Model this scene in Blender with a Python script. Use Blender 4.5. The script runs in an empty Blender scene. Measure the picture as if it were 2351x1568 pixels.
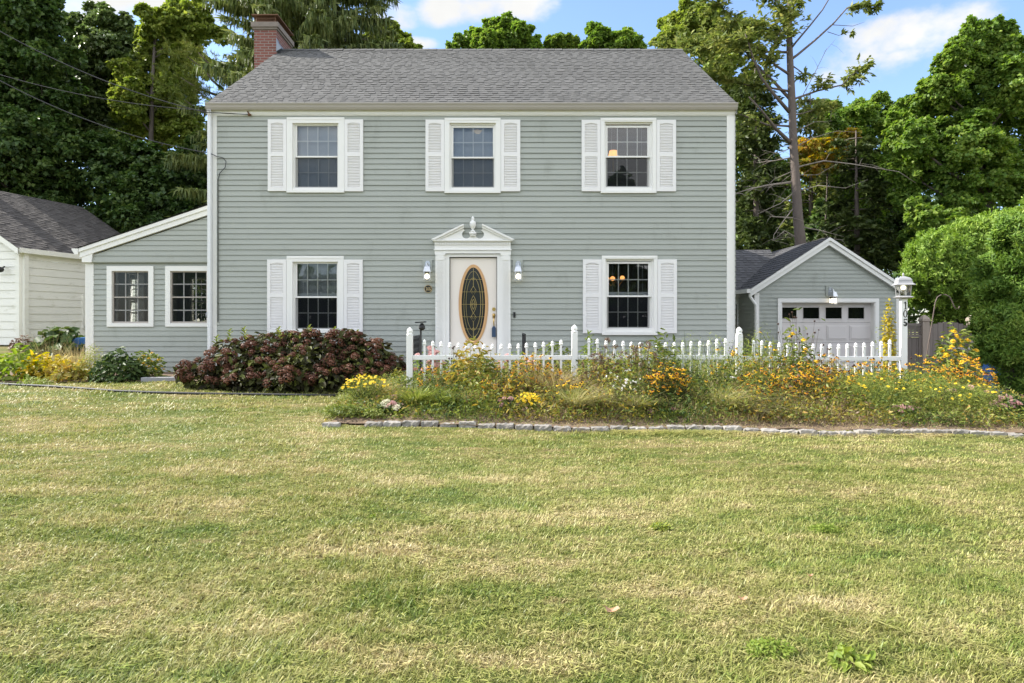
import bpy, math, random
import numpy as np
from mathutils import Vector, Matrix
S = bpy.context.scene
C = S.collection
R = math.radians
CAMZ, F, CX, HY = 1.65, 1567.3, 1175.5, 736.0

def P(vx, vy, d):
    return Vector(((vx - CX) * d / F, d, CAMZ + (HY - vy) * d / F))

def sm(a, b, t):
    t = min(1, max(0, (t - a) / (b - a)))
    return t * t * (3 - 2 * t)

GY = [-40, -10, 0, 3, 8.7, 11, 13.3, 16, 20, 30, 60, 400]
GZ = [-.8, -.3, 0, .10, .32, .46, .58, .72, .93, 1.1, 1.3, 1.5]

def g(x, y):
    b = float(np.interp(y, GY, GZ))
    t = sm(4.0, 6.6, x) * sm(9.4, 13.2, y)
    return b * (1 - t) + (-0.02) * t + .02 * math.sin(x * .9 + 1) * math.sin(y * .7)

def gn(x, y):
    def s(a, b, t):
        t = np.clip((t - a) / (b - a), 0, 1)
        return t * t * (3 - 2 * t)
    b = np.interp(y, GY, GZ)
    t = s(4.0, 6.6, x) * s(9.4, 13.2, y)
    return b * (1 - t) - .02 * t + .02 * np.sin(x * .9 + 1) * np.sin(y * .7)

def ghit(vx, vy):
    d = 3.0
    while d < 40:
        p = P(vx, vy, d)
        if p.z <= g(p.x, d):
            return Vector((p.x, d, g(p.x, d)))
        d += .01
    return P(vx, vy, 20)

# ------------------------------------------------------------ materials
def nt(name):
    m = bpy.data.materials.new(name)
    m.use_nodes = True
    t = m.node_tree
    t.nodes.clear()
    o = t.nodes.new('ShaderNodeOutputMaterial')
    return m, t, o

def node(t, kind, **kw):
    n = t.nodes.new(kind)
    for k, v in kw.items():
        if k in n.inputs.keys():
            n.inputs[k].default_value = v
        else:
            setattr(n, k, v)
    return n

def mth(t, op, a, b=None, c=None, clamp=False):
    n = t.nodes.new('ShaderNodeMath')
    n.operation = op
    n.use_clamp = clamp
    for i, v in enumerate((a, b, c)):
        if v is None:
            continue
        if isinstance(v, (int, float)):
            n.inputs[i].default_value = v
        else:
            t.links.new(v, n.inputs[i])
    return n.outputs[0]

def noise(t, scale, detail=3, vec=None, stretch=None, rough=.55):
    geo = t.nodes.new('ShaderNodeNewGeometry')
    src = geo.outputs['Position'] if vec is None else vec
    if stretch:
        mp = t.nodes.new('ShaderNodeMapping')
        mp.inputs['Scale'].default_value = stretch
        t.links.new(src, mp.inputs['Vector'])
        src = mp.outputs[0]
    n = t.nodes.new('ShaderNodeTexNoise')
    n.inputs['Scale'].default_value = scale
    n.inputs['Detail'].default_value = detail
    n.inputs['Roughness'].default_value = rough
    t.links.new(src, n.inputs['Vector'])
    return n.outputs['Fac']

def mix(t, fac, a, b, mode='MIX'):
    n = t.nodes.new('ShaderNodeMix')
    n.data_type = 'RGBA'
    n.blend_type = mode
    for sock, v in ((n.inputs['Factor'], fac), (n.inputs[6], a), (n.inputs[7], b)):
        if isinstance(v, (int, float)):
            sock.default_value = v
        elif isinstance(v, (tuple, list)):
            sock.default_value = (*v[:3], 1)
        else:
            t.links.new(v, sock)
    return n.outputs[2]

def ramp(t, fac, stops):
    n = t.nodes.new('ShaderNodeValToRGB')
    cr = n.color_ramp
    while len(cr.elements) < len(stops):
        cr.elements.new(.5)
    for e, (p, c) in zip(cr.elements, stops):
        e.position = p
        e.color = (*c[:3], 1)
    if fac is not None:
        t.links.new(fac, n.inputs[0])
    return n.outputs[0]

def mat(name, col, rough=.55, metal=0., var=.0, nz=.06, nscale=3., stretch=None, bump=0., bscale=40., dirt=None, emit=0., spec=.4):
    m, t, o = nt(name)
    p = node(t, 'ShaderNodeBsdfPrincipled', Roughness=rough, Metallic=metal)
    p.inputs['Specular IOR Level'].default_value = spec
    at = node(t, 'ShaderNodeAttribute', attribute_name='var')
    f = noise(t, nscale, 4, None, stretch)
    v = mth(t, 'ADD', 1 - nz, mth(t, 'MULTIPLY', f, 2 * nz))
    if var:
        v = mth(t, 'ADD', v, mth(t, 'MULTIPLY', mth(t, 'SUBTRACT', at.outputs['Fac'], .5), 2 * var))
    h = node(t, 'ShaderNodeHueSaturation')
    h.inputs['Color'].default_value = (*col, 1)
    t.links.new(v, h.inputs['Value'])
    c = h.outputs[0]
    if dirt:
        dcol, dscale, dlo, dhi, dstr = dirt
        dn = noise(t, dscale, 6, None, dstr, .7)
        mr = node(t, 'ShaderNodeMapRange')
        mr.inputs[1].default_value = dlo
        mr.inputs[2].default_value = dhi
        t.links.new(dn, mr.inputs[0])
        c = mix(t, mr.outputs[0], c, dcol)
    t.links.new(c, p.inputs['Base Color'])
    if emit:
        t.links.new(c, p.inputs['Emission Color'])
        p.inputs['Emission Strength'].default_value = emit
    if bump:
        b = node(t, 'ShaderNodeBump', Strength=bump, Distance=.01)
        t.links.new(noise(t, bscale, 5), b.inputs['Height'])
        t.links.new(b.outputs[0], p.inputs['Normal'])
    t.links.new(p.outputs[0], o.inputs[0])
    return m

def leafmat(name, stops, trans=.3, rough=.5, spec=.25, patch=.35, pscale=.9, tcol=1.15):
    """leaf colour from a per-leaf random value plus a slow patch noise; light passes through the blade"""
    m, t, o = nt(name)
    at = node(t, 'ShaderNodeAttribute', attribute_name='var')
    f = noise(t, pscale, 2)
    v = mth(t, 'ADD', mth(t, 'MULTIPLY', at.outputs['Fac'], 1 - patch), mth(t, 'MULTIPLY', mth(t, 'SUBTRACT', mth(t, 'MULTIPLY', f, 2.2), .6), patch), clamp=True)
    n = len(stops)
    c = ramp(t, v, [(i / max(1, n - 1), s) for i, s in enumerate(stops)])
    p = node(t, 'ShaderNodeBsdfPrincipled', Roughness=rough)
    p.inputs['Specular IOR Level'].default_value = spec
    t.links.new(c, p.inputs['Base Color'])
    tr = node(t, 'ShaderNodeBsdfTranslucent')
    hs = node(t, 'ShaderNodeHueSaturation', Saturation=1.12, Value=tcol)
    t.links.new(c, hs.inputs['Color'])
    t.links.new(hs.outputs[0], tr.inputs[0])
    mx = node(t, 'ShaderNodeMixShader')
    mx.inputs[0].default_value = trans
    t.links.new(p.outputs[0], mx.inputs[1])
    t.links.new(tr.outputs[0], mx.inputs[2])
    t.links.new(mx.outputs[0], o.inputs[0])
    return m

def glassmat(name, refl=1.0, tint=(.93, .95, .95)):
    m, t, o = nt(name)
    fr = node(t, 'ShaderNodeFresnel', IOR=1.75)
    tr = node(t, 'ShaderNodeBsdfTransparent')
    tr.inputs[0].default_value = (*tint, 1)
    gl = node(t, 'ShaderNodeBsdfGlossy', Roughness=.015)
    gl.inputs[0].default_value = (refl, refl, refl, 1)
    b = node(t, 'ShaderNodeBump', Strength=.06, Distance=.02)
    t.links.new(noise(t, 2.2, 1), b.inputs['Height'])
    t.links.new(b.outputs[0], gl.inputs['Normal'])
    mx = node(t, 'ShaderNodeMixShader')
    t.links.new(fr.outputs[0], mx.inputs[0])
    t.links.new(tr.outputs[0], mx.inputs[1])
    t.links.new(gl.outputs[0], mx.inputs[2])
    t.links.new(mx.outputs[0], o.inputs[0])
    return m

def screenmat(name, a=.55):
    m, t, o = nt(name)
    d = node(t, 'ShaderNodeBsdfDiffuse')
    d.inputs[0].default_value = (.02, .022, .026, 1)
    tr = node(t, 'ShaderNodeBsdfTransparent')
    mx = node(t, 'ShaderNodeMixShader')
    mx.inputs[0].default_value = a
    t.links.new(tr.outputs[0], mx.inputs[1])
    t.links.new(d.outputs[0], mx.inputs[2])
    t.links.new(mx.outputs[0], o.inputs[0])
    return m

def emis(name, col, s):
    m, t, o = nt(name)
    e = node(t, 'ShaderNodeEmission', Strength=s)
    e.inputs[0].default_value = (*col, 1)
    t.links.new(e.outputs[0], o.inputs[0])
    return m

def brickmat(name, along):
    m, t, o = nt(name)
    geo = node(t, 'ShaderNodeNewGeometry')
    sx = node(t, 'ShaderNodeSeparateXYZ')
    t.links.new(geo.outputs['Position'], sx.inputs[0])
    cb = node(t, 'ShaderNodeCombineXYZ')
    t.links.new(mth(t, 'ADD', sx.outputs[0], sx.outputs[1]), cb.inputs[0])
    t.links.new(sx.outputs[2], cb.inputs[1])
    b = node(t, 'ShaderNodeTexBrick', Scale=1.0)
    b.inputs['Color1'].default_value = (.155, .045, .032, 1)
    b.inputs['Color2'].default_value = (.215, .066, .048, 1)
    b.inputs['Mortar'].default_value = (.25, .22, .195, 1)
    b.inputs['Mortar Size'].default_value = .009
    b.inputs['Brick Width'].default_value = .205
    b.inputs['Row Height'].default_value = .068
    b.offset = .5
    t.links.new(cb.outputs[0], b.inputs['Vector'])
    p = node(t, 'ShaderNodeBsdfPrincipled', Roughness=.85)
    n = noise(t, 3.5, 5)
    c = mix(t, mth(t, 'MULTIPLY', n, .45), b.outputs[0], (.12, .07, .06))
    t.links.new(c, p.inputs['Base Color'])
    bp = node(t, 'ShaderNodeBump', Strength=.6, Distance=.01)
    t.links.new(mth(t, 'SUBTRACT', 1.0, b.outputs[1]), bp.inputs['Height'])
    t.links.new(bp.outputs[0], p.inputs['Normal'])
    t.links.new(p.outputs[0], o.inputs[0])
    return m

M = {}
M['siding'] = mat('sage_vinyl_siding', (.355, .374, .336), .5, var=.06, nz=.045, nscale=1.3, dirt=((.22, .235, .19), 2.1, .56, .95, (1, 1, .5)))
M['siding_blue'] = M['siding']
M['white'] = mat('white_vinyl_trim', (.80, .79, .76), .42, nz=.025, nscale=4, dirt=((.58, .56, .5), 5, .62, 1.0, (1, 1, .3)))
M['shutter'] = mat('white_shutter_plastic', (.78, .765, .755), .5, nz=.03, nscale=6)
M['gutter'] = mat('aluminium_gutter_paint', (.40, .37, .34), .4, nz=.06, nscale=6, stretch=(.4, 1, 1), dirt=((.36, .33, .29), 4, .5, .95, (.5, 1, 2)))
M['downspout'] = mat('downspout_paint', (.72, .73, .74), .4, nz=.03)
M['fencewhite'] = mat('white_vinyl_fence', (.82, .82, .80), .35, nz=.03, nscale=7, dirt=((.5, .47, .4), 9, .64, 1.0, (1, 1, .4)))
M['shingle'] = mat('grey_asphalt_shingle', (.112, .111, .107), .9, var=.25, nz=.14, nscale=1.1, bump=.5, bscale=160, spec=.2, dirt=((.09, .085, .08), .8, .6, .95, (1, 1, 1)))
M['shingle_dark'] = mat('charcoal_asphalt_shingle', (.085, .085, .09), .9, var=.3, nz=.12, nscale=1.1, bump=.5, bscale=160, spec=.2)
M['shingle_worn'] = mat('weathered_asphalt_shingle', (.095, .088, .084), .9, var=.4, nz=.2, nscale=1.3, bump=.5, bscale=160, spec=.2)
M['nsiding'] = mat('white_painted_shingle_siding', (.80, .79, .73), .6, var=.03, nz=.05, nscale=2, dirt=((.34, .33, .18), 1.6, .58, .95, (1, 1, 3)))
M['brick'] = brickmat('red_brick', 0)
M['concrete'] = mat('weathered_concrete', (.20, .17, .145), .9, nz=.25, nscale=8, bump=.4)
M['rust'] = mat('rusty_metal', (.16, .085, .05), .75, .3, nz=.35, nscale=14)
M['lead'] = mat('lead_flashing', (.22, .24, .27), .5, .6, nz=.15)
M['hookmetal'] = mat('brown_grey_metal', (.13, .10, .085), .6, .4, nz=.2)
M['black'] = mat('black_metal', (.02, .02, .021), .5, nz=.1)
M['cable'] = mat('black_cable', (.03, .03, .032), .6)
M['door'] = mat('cream_door_paint', (.80, .735, .66), .45, nz=.03, nscale=2)
M['oak'] = mat('honey_oak_trim', (.60, .36, .17), .45, nz=.14, nscale=14, stretch=(1, 1, .2))
M['brass'] = mat('brass', (.75, .52, .18), .28, 1.)
M['came'] = mat('brass_came', (.55, .43, .17), .4, .7)
M['darkglass'] = mat('dark_obscured_glass', (.028, .030, .030), .12, nz=.3, nscale=9, spec=.5)
M['blue'] = mat('blue_plastic', (.03, .12, .30), .4)
M['lockbox'] = mat('slate_blue_box', (.035, .065, .12), .45)
M['binblue'] = mat('blue_bin_plastic', (.06, .2, .6), .4, nz=.08)
M['bingrey'] = mat('grey_bin_plastic', (.42, .38, .34), .5, nz=.1)
M['silver'] = mat('satin_silver_metal', (.55, .57, .60), .35, .75, nz=.12, nscale=20)
M['whitemetal'] = mat('white_powder_metal', (.32, .32, .33), .4, .1, nz=.06, nscale=15)
M['glass'] = glassmat('window_glass')
M['lampglass'] = glassmat('lantern_glass', .8, (.86, .85, .80))
M['screen'] = screenmat('insect_screen_mesh', .40)
M['screen_light'] = screenmat('fine_porch_screen_mesh', .4)
M['blind'] = mat('white_blind_slat', (.55, .58, .62), .5)
M['bulb'] = emis('lit_bulb', (1, .88, .68), 1.9)
M['warm'] = emis('warm_bulb', (1, .42, .12), .9)
M['warmw'] = emis('warm_white_shade', (1, .72, .36), 1.0)
M['room'] = mat('dim_room_wall', (.10, .10, .10), .9)
M['curtain'] = mat('slate_curtain', (.16, .18, .22), .9, nz=.3, nscale=5, stretch=(3, 1, .3))
M['porchroom'] = mat('green_porch_wall', (.23, .28, .25), .8)
M['plaque'] = mat('black_plaque', (.015, .014, .013), .35)
M['numeral'] = mat('gold_numeral', (.55, .42, .22), .4, .3)
M['numeral_black'] = mat('black_numeral', (.02, .02, .02), .5)
M['wood'] = mat('grey_weathered_wood', (.175, .15, .135), .85, var=.18, nz=.2, nscale=6, stretch=(4, 4, .3))
M['woodpost'] = mat('tan_weathered_wood', (.30, .25, .21), .85, nz=.2, nscale=6, stretch=(4, 4, .3))
M['timber'] = mat('grey_timber', (.30, .30, .31), .8, nz=.2, nscale=5)
M['granite'] = mat('rough_granite', (.25, .235, .215), .85, var=.22, nz=.22, nscale=22, bump=.7, bscale=60, dirt=((.22, .17, .11), 9, .5, .85, (1, 1, 1)))
M['soil'] = mat('dry_soil', (.15, .105, .068), .95, nz=.3, nscale=9, bump=.8, bscale=30)
M['asphalt'] = mat('old_asphalt', (.20, .18, .165), .9, nz=.15, nscale=5, bump=.4, bscale=120)
M['bark'] = mat('grey_bark', (.12, .10, .085), .9, nz=.3, nscale=5, stretch=(3, 3, .7), bump=1., bscale=12)
M['barkpine'] = mat('hemlock_bark', (.125, .10, .085), .9, nz=.3, nscale=4, stretch=(3, 3, .8), bump=1., bscale=14)
M['deadwood'] = mat('bleached_dead_branch', (.27, .23, .19), .9, nz=.25, nscale=5)
M['stem'] = mat('green_stem', (.10, .14, .04), .7)
M['stembrown'] = mat('brown_stem', (.17, .10, .06), .8)
M['garage_door'] = mat('garage_door_paint', (.66, .62, .60), .45, nz=.03)
M['blackglass'] = mat('dark_glass', (.006, .007, .006), .06, spec=.6)

# ------------------------------------------------------------ object helpers
def tag(o, label=None, cat=None, group=None, kind=None):
    if label: o['label'] = label
    if cat: o['category'] = cat
    if group: o['group'] = group
    if kind: o['kind'] = kind
    return o

def thing(name, loc, label, cat, group=None):
    o = bpy.data.objects.new(name, None)
    o.empty_display_size = .1
    C.objects.link(o)
    o.location = loc
    return tag(o, label, cat, group)

def rootloc(p):
    v = Vector((0, 0, 0))
    while p is not None:
        v = v + p.location
        p = p.parent
    return v

def link(name, me, mats, parent=None):
    o = bpy.data.objects.new(name, me)
    C.objects.link(o)
    for m in (mats if isinstance(mats, (list, tuple)) else [mats]):
        me.materials.append(m)
    if parent is not None:
        o.parent = parent
    return o

def npmesh(name, V, Fc, var, m, parent=None, smooth=False, mi=None):
    V = np.asarray(V, np.float32)
    Fc = np.asarray(Fc, np.int32)
    if parent is not None:
        V = V - np.array(rootloc(parent), np.float32)
    me = bpy.data.meshes.new(name)
    k = Fc.shape[1]
    me.vertices.add(len(V))
    me.vertices.foreach_set('co', V.ravel())
    me.loops.add(Fc.size)
    me.loops.foreach_set('vertex_index', Fc.ravel())
    me.polygons.add(len(Fc))
    me.polygons.foreach_set('loop_start', np.arange(0, Fc.size, k, dtype=np.int32))
    if mi is not None:
        me.polygons.foreach_set('material_index', np.asarray(mi, np.int32))
    me.update(calc_edges=True)
    if var is not None:
        a = me.attributes.new('var', 'FLOAT', 'FACE')
        a.data.foreach_set('value', np.asarray(var, np.float32))
    if smooth:
        me.polygons.foreach_set('use_smooth', np.ones(len(Fc), bool))
    return link(name, me, m, parent)

class MB:
    def __init__(s):
        s.v = []; s.f = []; s.c = []; s.m = []; s.mi = 0
    def face(s, pts, var=.5):
        n = len(s.v)
        s.v += [tuple(p) for p in pts]
        s.f.append(tuple(range(n, n + len(pts)))); s.c.append(var); s.m.append(s.mi)
    def box(s, x0, x1, y0, y1, z0, z1, var=.5):
        n = len(s.v)
        s.v += [(x0, y0, z0), (x1, y0, z0), (x1, y1, z0), (x0, y1, z0), (x0, y0, z1), (x1, y0, z1), (x1, y1, z1), (x0, y1, z1)]
        for q in ((0, 3, 2, 1), (4, 5, 6, 7), (0, 1, 5, 4), (1, 2, 6, 5), (2, 3, 7, 6), (3, 0, 4, 7)):
            s.f.append(tuple(n + i for i in q)); s.c.append(var); s.m.append(s.mi)
        return s
    def obox(s, org, U, N, u0, u1, n0, n1, z0, z1, var=.5):
        n = len(s.v)
        for z in (z0, z1):
            for (u, w) in ((u0, n0), (u1, n0), (u1, n1), (u0, n1)):
                p = org + U * u + N * w
                s.v.append((p.x, p.y, p.z + z))
        for q in ((0, 3, 2, 1), (4, 5, 6, 7), (0, 1, 5, 4), (1, 2, 6, 5), (2, 3, 7, 6), (3, 0, 4, 7)):
            s.f.append(tuple(n + i for i in q)); s.c.append(var); s.m.append(s.mi)
    def prism(s, poly, y0, y1, var=.5):
        """polygon in x,z extruded from y0 (front) to y1"""
        n = len(poly)
        b = len(s.v)
        s.v += [(p[0], y0, p[1]) for p in poly] + [(p[0], y1, p[1]) for p in poly]
        s.f.append(tuple(range(b, b + n))); s.f.append(tuple(range(b + 2 * n - 1, b + n - 1, -1)))
        s.c += [var, var]; s.m += [s.mi] * 2
        for i in range(n):
            j = (i + 1) % n
            s.f.append((b + i, b + n + i, b + n + j, b + j)); s.c.append(var); s.m.append(s.mi)
    def tube(s, pts, rad, n=6, var=.5, cap=True):
        pts = [Vector(p) for p in pts]
        if isinstance(rad, (int, float)):
            rad = [rad] * len(pts)
        b = len(s.v)
        ref = None
        for i, p in enumerate(pts):
            d = (pts[min(i + 1, len(pts) - 1)] - pts[max(i - 1, 0)]).normalized()
            if ref is None:
                ref = Vector((1, 0, 0)) if abs(d.x) < .8 else Vector((0, 1, 0))
            u = d.cross(ref).normalized()
            w = d.cross(u).normalized()
            ref = w.cross(d) * -1 if False else ref
            for k in range(n):
                a = 2 * math.pi * k / n
                q = p + (u * math.cos(a) + w * math.sin(a)) * rad[i]
                s.v.append(tuple(q))
        for i in range(len(pts) - 1):
            for k in range(n):
                s.f.append((b + i * n + k, b + i * n + (k + 1) % n, b + (i + 1) * n + (k + 1) % n, b + (i + 1) * n + k))
                s.c.append(var); s.m.append(s.mi)
        if cap:
            s.f.append(tuple(b + k for k in range(n))[::-1]); s.c.append(var); s.m.append(s.mi)
            s.f.append(tuple(b + (len(pts) - 1) * n + k for k in range(n))); s.c.append(var); s.m.append(s.mi)
    def lathe(s, prof, cx, cy, n=16, rot=0., var=.5):
        b = len(s.v)
        for r, z in prof:
            for k in range(n):
                a = 2 * math.pi * k / n + rot
                s.v.append((cx + r * math.cos(a), cy + r * math.sin(a), z))
        for i in range(len(prof) - 1):
            for k in range(n):
                s.f.append((b + i * n + k, b + i * n + (k + 1) % n, b + (i + 1) * n + (k + 1) % n, b + (i + 1) * n + k))
                s.c.append(var); s.m.append(s.mi)
        s.f.append(tuple(b + k for k in range(n))[::-1]); s.c.append(var); s.m.append(s.mi)
        s.f.append(tuple(b + (len(prof) - 1) * n + k for k in range(n))); s.c.append(var); s.m.append(s.mi)
    def ball(s, c, r, n=10, m=6, sz=1., var=.5):
        s.lathe([(max(1e-4, r * math.sin(math.pi * i / m)), c[2] - r * sz * math.cos(math.pi * i / m)) for i in range(m + 1)], c[0], c[1], n, 0, var)
    def ring(s, cx, cz, rx, rz, w, y0, y1, n=48, var=.5):
        """flat elliptical ring in the x,z plane, thickness y0..y1"""
        b = len(s.v)
        for k in range(n):
            a = 2 * math.pi * k / n
            for (ax, az) in ((rx, rz), (rx - w, rz - w)):
                for y in (y0, y1):
                    s.v.append((cx + ax * math.cos(a), y, cz + az * math.sin(a)))
        for k in range(n):
            i, j = b + 4 * k, b + 4 * ((k + 1) % n)
            for q in ((i, j, j + 2, i + 2), (i + 1, i + 3, j + 3, j + 1), (i, i + 1, j + 1, j), (i + 2, j + 2, j + 3, i + 3)):
                s.f.append(q); s.c.append(var); s.m.append(s.mi)
    def build(s, name, m, parent=None, smooth=False, bevel=0., local=False):
        off = Vector((0, 0, 0)) if (parent is None or local) else rootloc(parent)
        me = bpy.data.meshes.new(name)
        me.from_pydata([(a - off.x, b - off.y, c - off.z) for a, b, c in s.v], [], s.f)
        me.polygons.foreach_set('material_index', s.m)
        at = me.attributes.new('var', 'FLOAT', 'FACE')
        at.data.foreach_set('value', s.c)
        if smooth:
            me.polygons.foreach_set('use_smooth', [True] * len(s.f))
        me.update()
        o = link(name, me, m, parent)
        if bevel:
            b = o.modifiers.new('bevel', 'BEVEL')
            b.width = bevel; b.segments = 2; b.limit_method = 'ANGLE'
        return o

def siding(mb, org, U, N, prof, z0, z1, e, openings=(), out=.017, rng=None, joint=3.6):
    """lapped boards: each course tilts out to its lower edge; openings (u0,u1,za,zb) are left free"""
    rng = rng or random.Random(1)
    def pt(u, n, z):
        q = org + U * u + N * n
        return (q.x, q.y, z)
    nrow = int(math.ceil((z1 - z0) / e))
    for i in range(nrow):
        a, b = z0 + i * e, min(z1, z0 + (i + 1) * e)
        cuts = sorted({a, b} | {z for o in openings for z in (o[2], o[3]) if a < z < b})
        rv = rng.uniform(.35, .65)
        jx = [rng.uniform(-joint, joint)]
        while jx[-1] < 20: jx.append(jx[-1] + joint)
        while jx[0] > -20: jx.insert(0, jx[0] - joint)
        for za, zb in zip(cuts, cuts[1:]):
            zm = (za + zb) / 2
            la, ra = prof(za); lb, rb = prof(zb)
            if ra - la < .01: continue
            segs = [(la, ra, lb, rb)]
            for (u0, u1, oz0, oz1) in openings:
                if oz0 <= zm <= oz1:
                    ns = []
                    for (p, q, p2, q2) in segs:
                        if u1 <= min(p, p2) or u0 >= max(q, q2): ns.append((p, q, p2, q2)); continue
                        if u0 > p: ns.append((p, u0, p2, u0))
                        if u1 < q: ns.append((u1, q, u1, q2))
                    segs = ns
            na = out * (1 - (za - a) / e); nb = out * (1 - (zb - a) / e)
            for (p, q, p2, q2) in segs:
                xs = [p] + [j for j in jx if p + .05 < j < q - .05 and p2 + .05 < j < q2 - .05] + [q]
                xt = [p2] + xs[1:-1] + [q2]
                for k in range(len(xs) - 1):
                    v = rv + rng.uniform(-.15, .15)
                    d = .003 * (k % 2)
                    mb.face([pt(xs[k], na + d, za), pt(xs[k + 1], na + d, za), pt(xt[k + 1], nb + d, zb), pt(xt[k], nb + d, zb)], v)

def shingles(mb, A, U, V, Nn, W, L, e, rng, tab=(.07, .18), t=(.004, .012)):
    """asphalt shingle courses from eave A up slope V, tabs of random width and thickness"""
    n = int(math.ceil(L / e))
    for i in range(n):
        v0, v1 = i * e, min(L, (i + 1) * e)
        u = 0.
        flip = rng.random() < .5
        while u < W - 1e-4:
            w = rng.uniform(*tab)
            u1 = min(W, u + w)
            flip = not flip
            th = (t[1] if flip else t[0]) * rng.uniform(.8, 1.2)
            c = rng.uniform(.1, .9) * .6 + (.3 if flip else .05)
            sag = .004 * math.sin(u * .9 + i * .3)
            p = [A + U * u + V * v0 + Nn * (th + .002 + sag), A + U * u1 + V * v0 + Nn * (th + .002 + sag), A + U * u1 + V * v1 + Nn * (.002 + sag), A + U * u + V * v1 + Nn * (.002 + sag)]
            mb.face(p, c)
            mb.face([A + U * u + V * v0 + Nn * (sag - .002), A + U * u1 + V * v0 + Nn * (sag - .002), p[1], p[0]], c * .3)
            if u > 0:
                mb.face([A + U * u + V * v0, p[0], p[3], A + U * u + V * v1], c * .5)
            u = u1

def digit(mb, ch, cx, cz, h, y0, y1):
    """a serif numeral drawn as flat extruded strokes"""
    w = h * .5
    if ch == '1':
        mb.prism([(cx - w * .05, cz - h * .5), (cx + w * .22, cz - h * .5), (cx + w * .22, cz + h * .5), (cx + w * .08, cz + h * .5), (cx - w * .38, cz + h * .36), (cx - w * .36, cz + h * .28), (cx - w * .05, cz + h * .33)], y0, y1)
        mb.prism([(cx - w * .36, cz - h * .5), (cx - w * .05, cz - h * .5), (cx - w * .05, cz - h * .43), (cx - w * .36, cz - h * .45)], y0, y1)
        mb.prism([(cx + w * .22, cz - h * .5), (cx + w * .5, cz - h * .5), (cx + w * .5, cz - h * .45), (cx + w * .22, cz - h * .43)], y0, y1)
    elif ch == '0':
        n = 20
        pts = []
        for k in range(n):
            a = 2 * math.pi * k / n
            pts.append(((cx + w * .52 * math.cos(a), cz + h * .5 * math.sin(a)), (cx + w * .26 * math.cos(a), cz + h * .42 * math.sin(a))))
        for k in range(n):
            j = (k + 1) % n
            mb.prism([pts[k][0], pts[j][0], pts[j][1], pts[k][1]], y0, y1)
    else:
        mb.prism([(cx - w * .36, cz + h * .36), (cx + w * .45, cz + h * .36), (cx + w * .4, cz + h * .5), (cx - w * .36, cz + h * .5)], y0, y1)
        mb.prism([(cx - w * .36, cz + h * .02), (cx - w * .24, cz + h * .02), (cx - w * .24, cz + h * .36), (cx - w * .36, cz + h * .36)], y0, y1)
        n = 12
        pr = []
        for k in range(n + 1):
            a = R(150) - k / n * R(320)
            th = .14 + .12 * math.sin(math.pi * k / n)
            ox, oz = math.cos(a), math.sin(a)
            pr.append(((cx + w * .5 * ox, cz - h * .19 + h * .31 * oz), (cx + w * (.5 - th * 2) * ox, cz - h * .19 + h * (.31 - th * .62) * oz)))
        for k in range(n):
            mb.prism([pr[k][0], pr[k + 1][0], pr[k + 1][1], pr[k][1]], y0, y1)
# ============================================================ MAIN HOUSE
FW = 13.3
KH = F / FW
def hx(vx): return (vx - CX) / KH
def hz(vy): return CAMZ + (HY - vy) / KH
X0, X1 = -5.90, 4.335
ZB, ZT = .42, hz(266)
YB = 21.75
UX, UY, UZ = Vector((1, 0, 0)), Vector((0, 1, 0)), Vector((0, 0, 1))
house = thing('house', ((X0 + X1) / 2, FW, .5), 'two storey sage green clapboard house with white shutters and grey shingle roof', 'house')

# window table: casing rectangle, glass rectangle (view pixels on the wall plane)
WIN = [
    (659.5, 791.5, 270.5, 443, 681, 775.5, 288, 427, 357, 'full'),
    (1021, 1149.5, 272, 444, 1040.5, 1131.5, 292, 427, 359, 'sheer'),
    (1378.5, 1506, 272, 444, 1395.5, 1487, 292, 426, 357, 'half'),
    (659.5, 790, 588, 764, 681, 774, 604.5, 753, 680, 'open'),
    (1381.5, 1508.5, 587, 769, 1398, 1489, 605, 751, 678, 'openlow'),
]
def rect(a, b, t, bt): return (hx(a), hx(b), hz(bt), hz(t))
opn = []
for w in WIN:
    x0, x1, z0, z1 = rect(w[0], w[1], w[2], w[3])
    opn.append((x0 + .05, x1 - .05, z0 + .05, z1 - .05))
DX0, DX1, DZ0, DZ1 = hx(1002), hx(1170), hz(838), hz(585)
opn.append((DX0 + .1, DX1 - .1, DZ0 - .2, DZ1 + .02))
mb = MB()
rng = random.Random(5)
siding(mb, Vector((0, FW, 0)), UX, -UY, lambda z: (X0 + .12, X1 - .12), ZB, ZT, .1045, opn, rng=rng)
mb.build('front_wall', M['siding'], house)
RP = .640                                  # roof pitch
EY, EZ = 13.22, 5.853                       # eave line
RY = 17.50
RZ = EZ + RP * (RY - EY)
def gab(y): return min(ZT + .12 + max(0, 0), 1e9)
for (xx, nn, U, sgn) in ((X0 + .003, -UX, -UY, 1), (X1 - .003, UX, UY, 1)):
    org = Vector((xx, RY, 0))
    mb = MB()
    siding(mb, org, U, nn, lambda z: (-(YB - RY) if z < 5.7 else -max(0, (RZ - .06 - z) / RP), (YB - RY) if z < 5.7 else max(0, (RZ - .06 - z) / RP)), ZB, RZ - .1, .1045, rng=rng)
    mb.build('gable_wall', M['siding'], house)
mb = MB()
siding(mb, Vector((0, YB, 0)), UX, UY, lambda z: (X0, X1), ZB, ZT + .1, .1045, rng=rng)
mb.build('back_wall', M['siding'], house)
mb = MB(); mb.box(X0 + .03, X1 - .03, FW + .03, FW + .25, -.2, ZB + .02); mb.box(X0 + .03, X1 - .03, YB - .25, YB - .03, -.2, ZB + .02)
mb.box(X0 + .03, X0 + .25, FW + .25, YB - .25, -.2, ZB + .02); mb.box(X1 - .25, X1 - .03, FW + .25, YB - .25, -.2, ZB + .02)
mb.build('foundation', M['concrete'], house)
mb = MB()
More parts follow.
